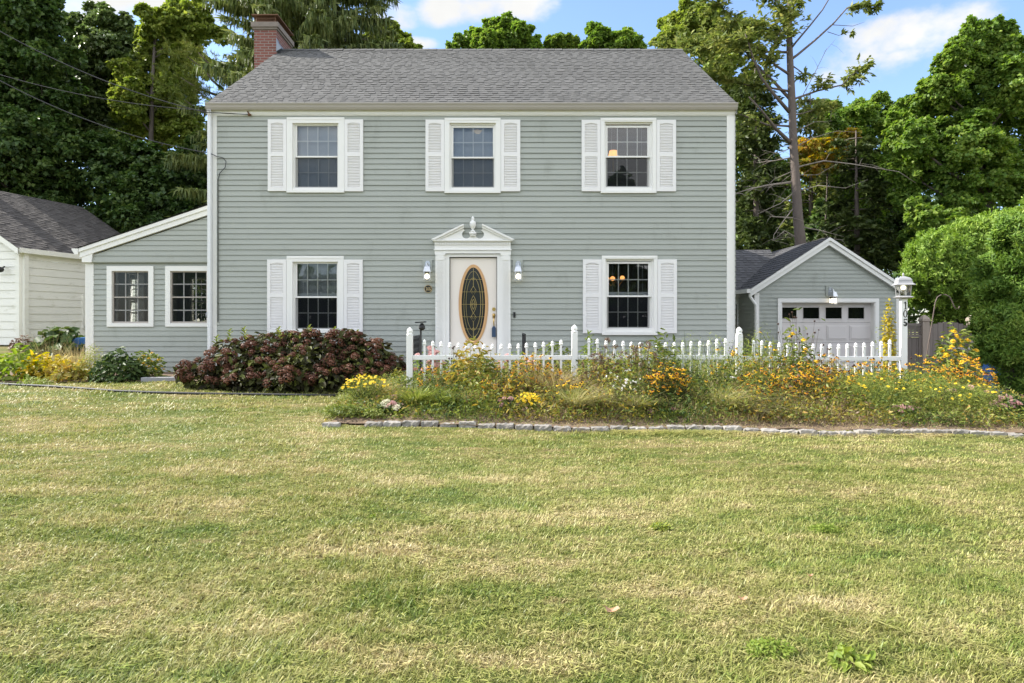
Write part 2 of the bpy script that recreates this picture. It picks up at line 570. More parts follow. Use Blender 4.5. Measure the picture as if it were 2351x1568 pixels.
for a, b in ((.45, .62), (3.1, 3.25), (5.72, 5.76)):
    mb.box(X0 + .05, X1 - .05, FW + .2, YB - .1, a, b)
mb.box(X0 + .05, X1 - .05, FW + 3.6, FW + 3.7, .62, 3.1); mb.box(X0 + .05, X1 - .05, FW + 3.6, FW + 3.7, 3.25, 5.72)
for xx in (-2.6, 1.4):
    mb.box(xx, xx + .1, FW + .2, FW + 3.6, .62, 3.1); mb.box(xx, xx + .1, FW + .2, FW + 3.6, 3.25, 5.72)
mb.build('interior', M['room'], house)

# roof
mb = MB()
rn = random.Random(8)
Vs = Vector((0, 1, RP)).normalized(); Nn = Vector((0, -RP, 1)).normalized()
L = (RY - EY) * math.sqrt(1 + RP * RP)
RX0, RX1 = X0 - .02, X1 + .02
shingles(mb, Vector((RX0, EY, EZ)), UX, Vs, Nn, RX1 - RX0, L, .148, rn)
mb.face([(RX0, RY, RZ), (RX1, RY, RZ), (RX1, YB + .25, RZ - RP * (YB + .25 - RY)), (RX0, YB + .25, RZ - RP * (YB + .25 - RY))], .4)
for (y, s) in ((EY, 1), (YB + .25, -1)):
    z = EZ if s == 1 else RZ - RP * (YB + .25 - RY)
    pass
u = RX0
while u < RX1 - .01:                       # ridge caps
    w = min(.2, RX1 - u)
    t = .012 + .008 * rn.random()
    for s in (1, -1):
        mb.face([(u, RY - .15 * s, RZ - .15 * RP + t), (u + w, RY - .15 * s, RZ - .15 * RP + t + .006), (u + w, RY, RZ + t + .014), (u, RY, RZ + t + .006)], rn.random() * .5)
    u += w
mb.build('roof', M['shingle'], house)
for xx in (X0 - .024, X1 + .004):          # rake boards
    mb = MB()
    for s in (1, -1):
        ye = EY if s == 1 else YB + .25
        ze = RZ - RP * abs(RY - ye)
        mb.face([(xx, ye, ze - .01), (xx, RY, RZ - .01), (xx, RY, RZ - .20), (xx, ye, ze - .20)])
        mb.face([(xx + .02, ye, ze - .01), (xx + .02, RY, RZ - .01), (xx + .02, RY, RZ - .20), (xx + .02, ye, ze - .20)])
        mb.face([(xx, ye, ze - .20), (xx, RY, RZ - .20), (xx + .02, RY, RZ - .20), (xx + .02, ye, ze - .20)])
    mb.build('rake_board', M['white'], house)
mb = MB()
gz0, gz1 = 5.725, 5.848
prof = [(13.235, gz1 - .005), (13.235, gz0), (13.185, gz0), (13.16, gz0 + .04), (13.15, gz0 + .075), (13.142, gz0 + .085), (13.13, gz1 - .018), (13.128, gz1), (13.136, gz1), (13.14, gz1 - .012)]
gx0, gx1 = X0 - .015, X1 + .02
for (a, b) in zip(prof, prof[1:]):
    for k in range(4):
        xa, xb = gx0 + (gx1 - gx0) * k / 4, gx0 + (gx1 - gx0) * (k + 1) / 4
        mb.face([(xa, a[0], a[1]), (xa, b[0], b[1]), (xb, b[0], b[1]), (xb, a[0], a[1])])
for xx in (gx0, gx1):
    mb.face([(xx, p[0], p[1]) for p in prof[:-2]])
mb.build('gutter', M['gutter'], house)
mb = MB()
mb.box(X0 + .002, X1 - .002, 13.236, FW + .02, 5.715, 5.76)           # soffit
mb.build('soffit', M['white'], house)
mb = MB()
mb.box(X0 + .004, X1 - .004, FW - .028, FW + .01, hz(266), 5.715)
mb.box(X0 + .004, X1 - .004, FW - .045, FW - .028, 5.665, 5.713)
mb.build('frieze_board', M['white'], house)
def corner(x0, x1, z0, z1, y, par):
    mb = MB()
    mb.box(x0, x1, y - .022, y + .05, z0, z1)
    w = (x1 - x0)
    for k in range(4):
        c = x0 + w * (.2 + .2 * k)
        mb.box(c - w * .035, c + w * .035, y - .0262, y - .022, z0 + .003, z1 - .003)
    return mb.build('corner_board', M['white'], par)
corner(X0 - .004, X0 + .155, ZB, hz(266), FW, house)
corner(X1 - .155, X1 + .004, ZB, hz(266), FW, house)
mb = MB()
dsx = hx(489)
mb.box(dsx - .06, dsx + .005, FW - .115, FW - .03, .62, 5.60)
mb.box(dsx - .055, dsx, FW - .118, FW - .115, .62, 5.6)
mb.tube([(dsx - .03, FW - .07, .64), (dsx - .03, FW - .12, .52), (dsx - .03, FW - .35, .44)], .042, 8)
mb.tube([(dsx - .03, FW - .07, 5.58), (dsx - .03, FW - .12, 5.72)], .04, 8)
mb.build('downspout', M['downspout'], house)

# windows
def window(w, par, k):
    cx0, cx1, cz0, cz1 = rect(w[0], w[1], w[2], w[3])
    gx0, gx1, gz0, gz1 = rect(w[4], w[5], w[6], w[7])
    mz = hz(w[8])
    f = MB()
    y0, y1 = FW - .042, FW + .03
    cw = (gx0 - cx0) - .07
    f.box(cx0, cx0 + cw, y0, y1, cz0 + .05, cz1 - cw); f.box(cx1 - cw, cx1, y0, y1, cz0 + .05, cz1 - cw); f.box(cx0, cx1, y0, y1, cz1 - cw, cz1)
    f.box(cx0 + .025, cx1 - .025, y0 - .006, y0, cz1 - .05, cz1 - .022)
    a0, a1 = cx0 + cw, cx1 - cw
    for (u0, u1, v0, v1, dy) in ((a0, a0 + .032, cz0 + .06, cz1 - cw, 0), (a1 - .032, a1, cz0 + .06, cz1 - cw, 0), (a0 + .032, a1 - .032, cz1 - cw - .032, cz1 - cw, 0)):
        f.box(u0, u1, FW + .012, FW + .10, v0, v1)
    fr = f.build('window_frame', M['white'], par)
    tag(fr, None)
    s = MB(); s.box(cx0, cx1, y0 - .012, y1, cz0, cz0 + .05); s.box(a0, a1, y0 + .02, FW + .1, cz0 + .05, gz0 - .035)
    s.box(a0 + .02, a1 - .02, y0 + .005, y0 + .02, cz0 + .052, cz0 + .075)
    s.build('sill', M['white'], fr)
    def sash(nm, z0, z1, y, lowrail):
        b = MB()
        o0, o1 = a0 + .032, a1 - .032
        b.box(o0, gx0, y, y + .035, z0 - lowrail, z1 + .04); b.box(gx1, o1, y, y + .035, z0 - lowrail, z1 + .04)
        b.box(gx0, gx1, y, y + .035, z1, z1 + .04); b.box(gx0, gx1, y, y + .035, z0 - lowrail, z0)
        return b.build(nm, M['white'], fr)
    sash('upper_sash', mz, gz1, FW + .03, .03)
    sash('lower_sash', gz0, mz - .032, FW + .068, .035)
    mt = MB()
    for i in (1, 2, 3):
        x = gx0 + (gx1 - gx0) * i / 4
        mt.box(x - .009, x + .009, FW + .052, FW + .056, mz, gz1); mt.box(x - .010, x + .010, FW + .091, FW + .095, gz0, mz - .032)
    for (z0, z1, y) in ((mz, gz1, FW + .0518), (gz0, mz - .032, FW + .0908)):
        zm = (z0 + z1) / 2
        mt.box(gx0, gx1, y, y + .0038, zm - .009, zm + .009)
    mt.build('muntin', M['white'], fr)
    p = MB()
    p.face([(gx0, FW + .047, mz), (gx1, FW + .047, mz), (gx1, FW + .047, gz1), (gx0, FW + .047, gz1)])
    p.build('upper_pane', M['glass'], fr)
    p = MB()
    p.face([(gx0, FW + .086, gz0), (gx1, FW + .086, gz0), (gx1, FW + .086, mz - .032), (gx0, FW + .086, mz - .032)])
    p.build('lower_pane', M['glass'], fr)
    sc = MB()
    sc.face([(gx0 - .03, FW + .05, gz0 - .02), (gx1 + .03, FW + .05, gz0 - .02), (gx1 + .03, FW + .05, mz - .02), (gx0 - .03, FW + .05, mz - .02)])
    sc.build('insect_screen', M['screen'], fr)
    bl = MB()
    kind = w[9]
    zlo = {'full': gz0 - .02, 'sheer': gz0 - .02, 'half': mz - .01, 'open': mz + .01, 'openlow': gz0 + (gz1 - gz0) * .52}[kind]
    tilt = {'full': .92, 'sheer': .88, 'half': .12, 'open': .6, 'openlow': .16}[kind]
    pitch = .0235
    z = gz1 + .03
    w2 = .0125
    yb = FW + .155
    while z > zlo + .03:
        bl.face([(gx0 - .02, yb - w2 * (1 - tilt) * 1.0, z - w2 * tilt), (gx1 + .02, yb - w2 * (1 - tilt), z - w2 * tilt), (gx1 + .02, yb + w2 * (1 - tilt), z + w2 * tilt), (gx0 - .02, yb + w2 * (1 - tilt), z + w2 * tilt)])
        z -= pitch
    bl.box(gx0 - .02, gx1 + .02, yb - .012, yb + .012, zlo - .01, zlo + (.045 if 'open' in kind else .02))
    for fx in (.12, .5, .88):
        x = gx0 + (gx1 - gx0) * fx
        bl.box(x - .0015, x + .0015, yb - .014, yb - .0125, zlo, gz1 + .03)
    bl.build('blind', M['blind'], fr)
    if kind in ('sheer',):
        cu = MB()
        n = 24
        for i in range(n):
            xa, xb = gx0 - .1 + (gx1 - gx0 + .2) * i / n, gx0 - .1 + (gx1 - gx0 + .2) * (i + 1) / n
            cu.face([(xa, FW + .22 + .012 * (i % 2), gz0 - .1), (xb, FW + .22 + .012 * ((i + 1) % 2), gz0 - .1), (xb, FW + .22 + .012 * ((i + 1) % 2), mz), (xa, FW + .22 + .012 * (i % 2), mz)])
        cu.build('curtain', M['curtain'], fr)
    return fr
for k, w in enumerate(WIN):
    window(w, house, k)

def shutter(a, b, t, bt):
    x0, x1, z0, z1 = rect(a, b, t, bt)
    s = MB()
    y0, y1 = FW - .045, FW - .008
    h = z1 - z0; w = x1 - x0
    st = w * .17
    s.box(x0, x0 + st, y0, y1, z0, z1); s.box(x1 - st, x1, y0, y1, z0, z1)
    zm0, zm1 = z0 + h * .485, z0 + h * .54
    s.box(x0 + st, x1 - st, y0, y1, z0, z0 + h * .055); s.box(x0 + st, x1 - st, y0, y1, zm0, zm1)
    n = 10
    top = [(x0 + st, z1), (x0 + st, z1 - h * .06)]
    for i in range(n + 1):
        t_ = i / n
        top.append((x0 + st + (w - 2 * st) * t_, z1 - h * .06 + h * .013 * math.sin(math.pi * t_)))
    top += [(x1 - st, z1 - h * .06), (x1 - st, z1)]
    s.prism(top[:1] + top[2:-2] + top[-1:], y0, y1)
    for (a0, a1) in ((z0 + h * .055, zm0), (zm1, z1 - h * .045)):
        k = int((a1 - a0) / .030)
        for i in range(k):
            za = a0 + (a1 - a0) * i / k; zb = a0 + (a1 - a0) * (i + 1) / k
            s.face([(x0 + st, y0 + .004, za + .003), (x1 - st, y0 + .004, za + .003), (x1 - st, y0 + .024, zb), (x0 + st, y0 + .024, zb)])
            s.face([(x0 + st, y0 + .024, za), (x1 - st, y0 + .024, za), (x1 - st, y0 + .004, za + .003), (x0 + st, y0 + .004, za + .003)])
    s.box(x0 + st, x1 - st, y1 - .004, y1, z0 + .01, z1 - h * .06)
    s.build('shutter', M['shutter'], house)
for (a, b, t, bt) in ((616.5, 659, 275.5, 439.5), (792, 834.5, 275.5, 440), (977.5, 1020.5, 276, 440), (1150, 1194.5, 276, 440), (1335, 1378, 276.5, 440), (1506.5, 1551, 276.5, 440),
                      (615, 659, 596, 765), (790.5, 833.5, 596.5, 765), (1338, 1381, 596, 765), (1509, 1553, 596, 765)):
    shutter(a, b, t, bt)

# room lamps seen through the windows
def room_lamp(vx, vy, r, m, label, dy=1.2, kind='ball', cat='lamp'):
    p = P(vx, vy, FW + dy)
    t = thing('ceiling_lamp' if kind == 'dish' else 'room_lamp', p, label, cat)
    b = MB()
    if kind == 'dish':
        b.lathe([(.01, p.z - r * .55), (r * .6, p.z - r * .42), (r, p.z)], p.x, p.y, 16)
        b.build('lamp_shade', m, t, True)
        b = MB(); b.lathe([(r * 1.05, p.z + .005), (r * 1.05, p.z + .03)], p.x, p.y, 16); b.build('rim', M['brass'], t)
    elif kind == 'shade':
        b.lathe([(r, p.z - r * .6), (r * .75, p.z + r * .5)], p.x, p.y, 16)
        b.build('lamp_shade', m, t, True)
        b = MB(); b.tube([(p.x, p.y, p.z - r * 4), (p.x, p.y, p.z - r * .62)], .02, 8); b.build('lamp_stand', M['brass'], t)
    else:
        for dx in (-.16, -.06, .16):
            b = MB()
            b.ball((p.x + dx, p.y + abs(dx), p.z + (.02 if dx > 0 else 0)), r)
            b.build('bulb', m, t, True)
        b = MB()
        for dx in (-.16, -.06, .16):
            b.tube([(p.x + dx, p.y + abs(dx), p.z - r), (p.x + dx * .5, p.y + abs(dx), p.z - r - .1), (p.x, p.y, p.z - .05), (p.x, p.y, p.z + .5)], .008, 6)
        b.build('arm', M['brass'], t)
room_lamp(1097, 301, .085, M['warmw'], 'glowing round ceiling lamp seen through the blind of the upper middle window', .45, 'dish')
room_lamp(1408, 352, .105, M['warm'], 'orange lit lamp shade behind the upper right window', .9, 'shade')
room_lamp(1414, 639, .05, M['warm'], 'small chandelier with orange bulbs behind the lower right window', 1.0, 'bulbs')

# ------------------------------------------------------------ door and surround
ds = MB()
KX = lambda c: hx(783.7 + c / 3)
KZ = lambda c: hz(428.6 + c / 3)
zb = KZ(1300)
y0 = FW - .06
pil = []
for (a, b) in ((650, 716), (1098, 1165)):
    m_ = MB()
    xa, xb = KX(a), KX(b)
    m_.box(xa, xb, y0, FW + .02, zb, KZ(465))
    w = xb - xa
    for i in range(7):
        c = xa + w * (.2 + .1 * i)
        m_.box(c - w * .028, c + w * .028, y0 - .008, y0, zb + .25, KZ(515))
    m_.box(xa + w * .12, xb - w * .12, y0 - .012, y0, KZ(508), KZ(474))
    m_.box(xa - .006, xb + .006, y0 - .014, y0 + .02, KZ(474), KZ(462))
    m_.box(xa - .008, xb + .008, y0 - .018, y0 + .02, zb, zb + .22)
    pil.append(m_)
sur = MB()
for (a, b) in ((716, 745), (1073, 1098)):
    sur.box(KX(a), KX(b), FW - .03, FW + .02, zb, KZ(484))
sur.box(KX(716), KX(1098), FW - .03, FW + .02, KZ(484), KZ(465))
sur.box(KX(645), KX(1168), y0 - .01, FW + .02, KZ(462), KZ(441))
sur.box(KX(640), KX(1172), y0 - .03, FW + .02, KZ(440), KZ(434))
sur.box(KX(645), KX(1166), y0 - .008, FW + .02, KZ(434), KZ(385))
sur.box(KX(640), KX(1171), y0 - .03, FW + .02, KZ(385), KZ(378))
sur.box(KX(632), KX(1179), y0 - .06, FW + .02, KZ(378), KZ(372))
for i in range(31):
    c = 652 + (1160 - 652) * i / 30
    sur.box(KX(c - 5), KX(c + 5), y0 - .03, y0 - .008, KZ(403), KZ(388))
sd = thing('door_surround', (KX(908), FW, zb), 'white moulded door surround with fluted pilasters, broken pediment and urn', 'door surround')
sur.build('entablature', M['white'], sd)
for m_ in pil: m_.build('pilaster', M['white'], sd)
pd = MB()
# tympanum with two scooped circles
def scoop(c0, sgn):
    pts = []
    for i in range(15):
        a = R(75) + R(250) * i / 14
        pts.append((c0 + 27 * math.cos(a) * sgn, 333 + 27 * -math.sin(a)))
    return pts
lp = [(640, 372), (635, 366), (838, 276), (842, 295)]
cl = []
for i in range(13):
    a = math.pi * .62 + i / 12 * math.pi * 1.25
    cl.append((862 + 29 * math.cos(a), 331 - 29 * math.sin(a)))
left = [(908, 372), (640, 372), (640, 366), (838, 276), (846, 300)] + cl + [(890, 342), (888, 336), (908, 336)]
pd.prism([(KX(a), KZ(b)) for a, b in left][::-1], y0 - .012, FW + .02)
right = [(1816 - a, b) for a, b in left]
pd.prism([(KX(a), KZ(b)) for a, b in right], y0 - .012, FW + .02)
for s in (0, 1):
    f_ = (lambda a: a) if s == 0 else (lambda a: 1816 - a)
    for (q, ya) in (([(622, 368), (844, 261), (847, 271), (645, 372)], y0 - .075), ([(638, 370), (846, 271), (846, 288), (672, 371)], y0 - .045)):
        poly = [(KX(f_(a)), KZ(b)) for a, b in q]
        if s: poly = poly[::-1]
        pd.prism(poly[::-1], ya, y0 + .0 + (.001 if s else 0))
pd.build('pediment', M['white'], sd)
ur = MB()
ux, uy = KX(907), y0 - .03
ur.box(ux - .066, ux + .066, uy - .04, FW + .01, KZ(333), KZ(318)); ur.box(ux - .052, ux + .052, uy - .03, FW + .008, KZ(345), KZ(333))
k1 = 1 / (3 * KH)
ur.lathe([(14 * k1, KZ(318)), (17 * k1, KZ(312)), (16 * k1, KZ(307)), (7 * k1, KZ(303)), (6 * k1, KZ(299)), (16 * k1, KZ(285)), (21 * k1, KZ(270)), (22 * k1, KZ(258)), (20 * k1, KZ(246)), (10 * k1, KZ(240)), (8 * k1, KZ(235)), (11 * k1, KZ(228)), (10 * k1, KZ(219)), (5 * k1, KZ(213)), (6 * k1, KZ(210)), (1 * k1, KZ(207))], ux, uy, 20)
ur.build('urn', M['white'], sd, True)

door = MB()
dx0, dx1 = KX(749), KX(1069)
dz0, dz1 = KZ(1195), KZ(489)
yd = FW + .03
door.box(dx0, dx1, yd, yd + .045, dz0, dz1)
dr = door.build('front_door', M['door'], house)
f = MB()
f.box(KX(744), KX(749), FW - .005, yd + .06, dz0, KZ(486)); f.box(KX(1070), KX(1075), FW - .005, yd + .06, dz0, KZ(486)); f.box(KX(744), KX(1075), FW - .005, yd + .06, KZ(488), KZ(484))
f.build('weatherstrip', M['black'], dr)
f = MB()
ox, oz = KX(909), KZ(808)
rx, rz = 102 * k1, 273 * k1
f.ring(ox, oz, rx, rz, 9 * k1, yd - .012, yd + .002); f.ring(ox, oz, rx - 8.5 * k1, rz - 8.5 * k1, 12 * k1, yd - .022, yd + .002)
f.build('oval_frame', M['oak'], dr)
f = MB()
n = 48
f.face([(ox + (rx - 19 * k1) * math.cos(2 * math.pi * i / n), yd - .004, oz + (rz - 19 * k1) * math.sin(2 * math.pi * i / n)) for i in range(n)])
f.build('oval_glass', M['darkglass'], dr)
f = MB()
def came(pts, r=.0035):
    f.tube([(KX(a), yd - .007, KZ(b)) for a, b in pts], r, 5)
gr, gz_ = 82, 252
for k in (.80, .62):
    came([(909 + gr * k * math.cos(a), 808 + gz_ * (k + .1) * math.sin(a)) for a in [2 * math.pi * i / 40 for i in range(41)]])
for y in (638, 724, 810, 896, 980):
    q = gr * math.sqrt(max(0, 1 - ((y - 808) / gz_) ** 2))
    came([(909 - q, y), (909 + q, y)], .003)
came([(909, 560), (909, 690)], .003); came([(909, 925), (909, 1055)], .003)
for c in (716, 900):
    came([(909, c - 32), (889, c), (909, c + 36), (929, c), (909, c - 32)])
    came([(895, c - 8), (909, c + 18), (923, c - 8)])
for sx in (-1, 1):
    came([(909 + sx * (1 + 19 * math.sin(math.pi * i / 12)), 750 + 120 * i / 12) for i in range(13)])
    came([(909 + sx * (1 + 10 * math.sin(math.pi * i / 12)), 775 + 70 * i / 12) for i in range(13)])
for y in (638, 810, 980):
    came([(909, y - 9), (901, y), (909, y + 9), (917, y), (909, y - 9)])
f.build('came_pattern', M['came'], dr)
f = MB()
hxx = KX(1050)
def disc(b, x, z, r, y0, y1, n=16):
    b.prism([(x + r * math.cos(2 * math.pi * i / n), z + r * math.sin(2 * math.pi * i / n)) for i in range(n)], y0, y1)
disc(f, hxx, KZ(843), .035, yd - .02, yd); disc(f, hxx, KZ(843), .018, yd - .03, yd - .02)
f.build('deadbolt', M['brass'], dr)
f = MB()
f.prism([(hxx - .03, KZ(885)), (hxx - .02, KZ(907)), (hxx + .02, KZ(907)), (hxx + .03, KZ(885)), (hxx + .02, KZ(873)), (hxx - .02, KZ(873))], yd - .012, yd)
f.tube([(hxx, yd - .01, KZ(900)), (hxx, yd - .05, KZ(912)), (hxx, yd - .055, KZ(935)), (hxx, yd - .01, KZ(955))], .011, 8)
f.ball((hxx, yd - .03, KZ(885)), .022)
f.build('door_handle', M['brass'], dr, True)
f = MB()
f.box(KX(1037), KX(1064), yd - .075, yd - .03, KZ(1035), KZ(972), .5)
f.prism([(KX(1039), KZ(972)), (KX(1062), KZ(972)), (KX(1056), KZ(960)), (KX(1045), KZ(960))], yd - .07, yd - .035)
lb = tag(f.build('key_lockbox', M['lockbox'], None), 'small blue key lockbox hanging from the brass door handle', 'lockbox')
st = MB()
s0 = KZ(1196)
st.box(KX(648), KX(1168), FW - .12, FW + .08, s0 - .03, s0)
st.build('threshold', M['timber'], house)
sp = thing('door_step', (KX(908), FW - .6, .5), 'white painted front step with dark vent slots below the door', 'step')
st = MB()
zs0 = .40
st.box(KX(645), KX(1180), FW - .95, FW - .062, zs0, s0 - .035)
st.build('riser', M['white'], sp, bevel=.008)
for (a, b) in ((750, 782), (806, 850), (880, 925), (965, 1008), (1040, 1072)):
    st = MB()
    st.box(KX(a), KX(b), FW - .954, FW - .95, s0 - .135, s0 - .09)
    st.build('vent_slot', M['black'], sp)

# plaque, doorbell, lamps
pq = thing('house_number_plaque', (KX(599), FW - .02, KZ(704)), 'small round black plaque with gold rim reading 105', 'plaque')
f = MB(); disc(f, KX(599), KZ(704), .074, FW - .026, FW - .005, 28); f.build('disc', M['plaque'], pq)
f = MB(); f.ring(KX(599), KZ(704), .076, .076, .008, FW - .030, FW - .012, 28)
for i, ch in enumerate('105'):
    digit(f, ch, KX(599) + (-.034 + .034 * i), KZ(704), .068, FW - .029, FW - .026)
f.build('numeral', M['numeral'], pq)
f = MB(); f.box(KX(1185), KX(1199), FW - .035, FW - .004, KZ(900), KZ(864)); disc(f, KX(1192), KZ(892), .009, FW - .038, FW - .035)
tag(f.build('doorbell', M['black'], None, bevel=.004), 'narrow black doorbell right of the door surround', 'doorbell')

def wall_lamp(p, y, label, s=1., yaw=0.):
    """coach lamp: back plate, arm, hood, glass cage with a lit bulb; p is the hood centre"""
    t = thing('wall_lamp', (p.x, y, p.z), label, 'wall lamp', 'white coach lamps on the house walls')
    b = MB(); b.box(p.x - .095 * s, p.x + .085 * s, y - .03, y - .004, p.z - .06 * s, p.z + .16 * s); b.build('mounting_block', M['siding'], t)
    b = MB()
    arch = [(p.x - .05 * s, p.z - .03 * s), (p.x + .05 * s, p.z - .03 * s), (p.x + .05 * s, p.z + .1 * s), (p.x + .025 * s, p.z + .145 * s), (p.x - .025 * s, p.z + .145 * s), (p.x - .05 * s, p.z + .1 * s)]
    b.prism(arch, y - .045, y - .03)
    cy = y - .13 * s
    b.tube([(p.x, y - .045, p.z + .06 * s), (p.x, y - .09 * s, p.z + .10 * s), (p.x, cy, p.z + .085 * s), (p.x, cy, p.z + .05 * s)], .012 * s, 8)
    b.build('arm', M['silver'], t)
    b = MB()
    b.lathe([(.095 * s, p.z - .062 * s), (.092 * s, p.z - .055 * s), (.062 * s, p.z + .03 * s), (.03 * s, p.z + .04 * s), (.028 * s, p.z + .055 * s), (.01 * s, p.z + .065 * s)], p.x, cy, 4, R(45 + yaw))
    b.build('hood', M['silver'], t)
    b = MB()
    for k in range(4):
        a = R(45 + yaw + 90 * k)
        x, yy = p.x + .075 * s * math.cos(a), cy + .075 * s * math.sin(a)
        b.tube([(x, yy, p.z - .21 * s), (x, yy, p.z - .06 * s)], .006 * s, 4)
    b.lathe([(.088 * s, p.z - .222 * s), (.088 * s, p.z - .212 * s)], p.x, cy, 4, R(45 + yaw))
    b.build('cage', M['silver'], t)
    b = MB(); b.lathe([(.072 * s, p.z - .21 * s), (.072 * s, p.z - .062 * s)], p.x, cy, 4, R(45 + yaw)); b.build('lamp_glass', M['lampglass'], t)
    b = MB(); b.lathe([(.005, p.z - .20 * s), (.04 * s, p.z - .18 * s), (.048 * s, p.z - .15 * s), (.04 * s, p.z - .12 * s), (.02 * s, p.z - .1 * s)], p.x, cy, 12); b.build('bulb', M['bulb'], t, True)
wall_lamp(Vector((KX(596), FW, KZ(566))), FW - .014, 'lit white coach lamp left of the front door above the number plaque', 1.05, 8)
wall_lamp(Vector((KX(1218), FW, KZ(566))), FW - .014, 'lit white coach lamp right of the front door', 1.05, -6)

# chimney
ch = MB()
CX0, CX1, CY0, CY1 = -6.44, -5.885, 17.05, 18.2
CZ = 8.92
ch.box(CX0, CX1, CY0, CY1, .3, CZ)
cm = ch.build('chimney', M['brick'], house)
c2 = MB(); c2.box(CX0 - .03, CX1 + .03, CY0 - .03, CY1 + .03, CZ, CZ + .05); c2.box(CX0 - .06, CX1 + .06, CY0 - .06, CY1 + .06, CZ + .05, CZ + .17)
c2.build('chimney_crown', M['concrete'], cm)
c2 = MB()
zc = CZ + .17
for (x, y) in ((CX0 + .04, CY0 + .04), (CX1 - .04, CY0 + .04), (CX0 + .04, CY1 - .04), (CX1 - .04, CY1 - .04)):
    c2.tube([(x, y, zc), (x, y, zc + .17)], .012, 4)
for i in range(16):
    t_ = i / 15
    for (a, b) in (((CX0 + .04, CY0 + .04), (CX1 - .04, CY0 + .04)), ((CX1 - .04, CY0 + .04), (CX1 - .04, CY1 - .04)), ((CX0 + .04, CY0 + .04), (CX0 + .04, CY1 - .04)), ((CX0 + .04, CY1 - .04), (CX1 - .04, CY1 - .04))):
        px, py = a[0] + (b[0] - a[0]) * t_, a[1] + (b[1] - a[1]) * t_
        qx, qy = a[0] + (b[0] - a[0]) * min(1, t_ + .07), a[1] + (b[1] - a[1]) * min(1, t_ + .07)
        c2.tube([(px, py, zc), (qx, qy, zc + .17)], .006, 3); c2.tube([(qx, qy, zc), (px, py, zc + .17)], .006, 3)
c2.box(CX0 - .05, CX1 + .05, CY0 - .05, CY1 + .05, zc + .17, zc + .195)
c2.build('spark_cap', M['rust'], cm)
c2 = MB()
c2.prism([(CX1, RZ - .22), (CX1 + .13, RZ - .14), (CX1 + .05, RZ - .02), (CX1, RZ + .12)], CY0 - .012, CY0 + .12)
c2.box(CX1, CX1 + .012, CY0 + .12, CY1, RZ - .3, RZ + .05)
c2.build('flashing', M['lead'], cm)

# ============================================================ SUNROOM
SD = 13.85
KS = F / SD
sx = lambda v: (v - CX) / KS
sz = lambda v: CAMZ + (HY - v) / KS
SX0, SX1 = sx(198), X0 - .004
SBK = SD + 3.7
sun_room = thing('sunroom', ((SX0 + SX1) / 2, SD, .45), 'low lean-to sunroom with two dark gridded windows on the left side of the house', 'sunroom')
def srz(x): return sz(571) + (x - sx(190)) * .334
rng = random.Random(17)
W1 = (sx(247), sx(354), sz(750), sz(611)); W2 = (sx(381), sx(381) + (sx(354) - sx(247)), sz(750), sz(611))
mb = MB()
zs = sz(603)
siding(mb, Vector((0, SD, 0)), UX, -UY, lambda z: (SX0 + .1, SX1), .40, zs, .1045, [(w[0] + .05, w[1] - .05, w[2] + .05, w[3] - .05) for w in (W1, W2)], rng=rng)
siding(mb, Vector((0, SD - .05, 0)), UX, -UY, lambda z: (max(SX0 + .14, SX0 + .14 + (z - (srz(SX0) - .17)) / .334), SX1), zs + .03, srz(SX1) - .12, .1045, rng=rng)
mb.build('front_wall', M['siding'], sun_room)
mb = MB(); mb.box(SX0 + .1, SX1, SD - .07, SD + .02, zs, zs + .03); mb.build('belt_trim', M['siding'], sun_room)
# left wall and back wall with window openings
LW = [(.55, 1.35), (1.6, 2.4), (2.65, 3.4)]
mb = MB()
siding(mb, Vector((SX0, SBK, 0)), -UY, -UX, lambda z: (0, SBK - SD), .40, srz(SX0) - .1, .1045, [(a, b, W1[2], W1[3]) for a, b in LW], rng=rng)
mb.build('side_wall', M['siding'], sun_room)
BW = [(-8.25, -7.45), (-7.2, -6.4)]
mb = MB()
siding(mb, Vector((0, SBK, 0)), UX, UY, lambda z: (max(SX0, SX0 + (z - srz(SX0) + .1) / .334), SX1), .40, srz(SX1) - .1, .1045, [(a, b, W1[2], W1[3]) for a, b in BW], rng=rng)
mb.build('back_wall', M['siding'], sun_room)
mb = MB()
mb.box(SX0 + .02, SX1, SD + .03, SBK - .03, .40, .58)
for (a, b) in zip([0] + [q[1] for q in LW], [q[0] for q in LW] + [SBK - SD]):
    mb.box(SX0 + .02, SX0 + .08, SBK - b, SBK - a, .58, 2.9)
for a, b in LW:
    mb.box(SX0 + .02, SX0 + .08, SBK - b, SBK - a, .58, W1[2]); mb.box(SX0 + .02, SX0 + .08, SBK - b, SBK - a, W1[3], 2.9)
for (a, b) in zip([SX0 + .08] + [q[1] for q in BW], [q[0] for q in BW] + [SX1]):
    mb.box(a, b, SBK - .08, SBK - .03, .58, 2.9)
for a, b in BW:
    mb.box(a, b, SBK - .08, SBK - .03, .58, W1[2]); mb.box(a, b, SBK - .08, SBK - .03, W1[3], 2.9)
mb.box(SX0 + .02, SX1, SD + .03, SBK - .03, 2.9, 2.95)
mb.box(SX1 - .03, SX1 - .008, SD + .03, SBK - .03, .58, 2.9)
mb.build('interior', M['porchroom'], sun_room)
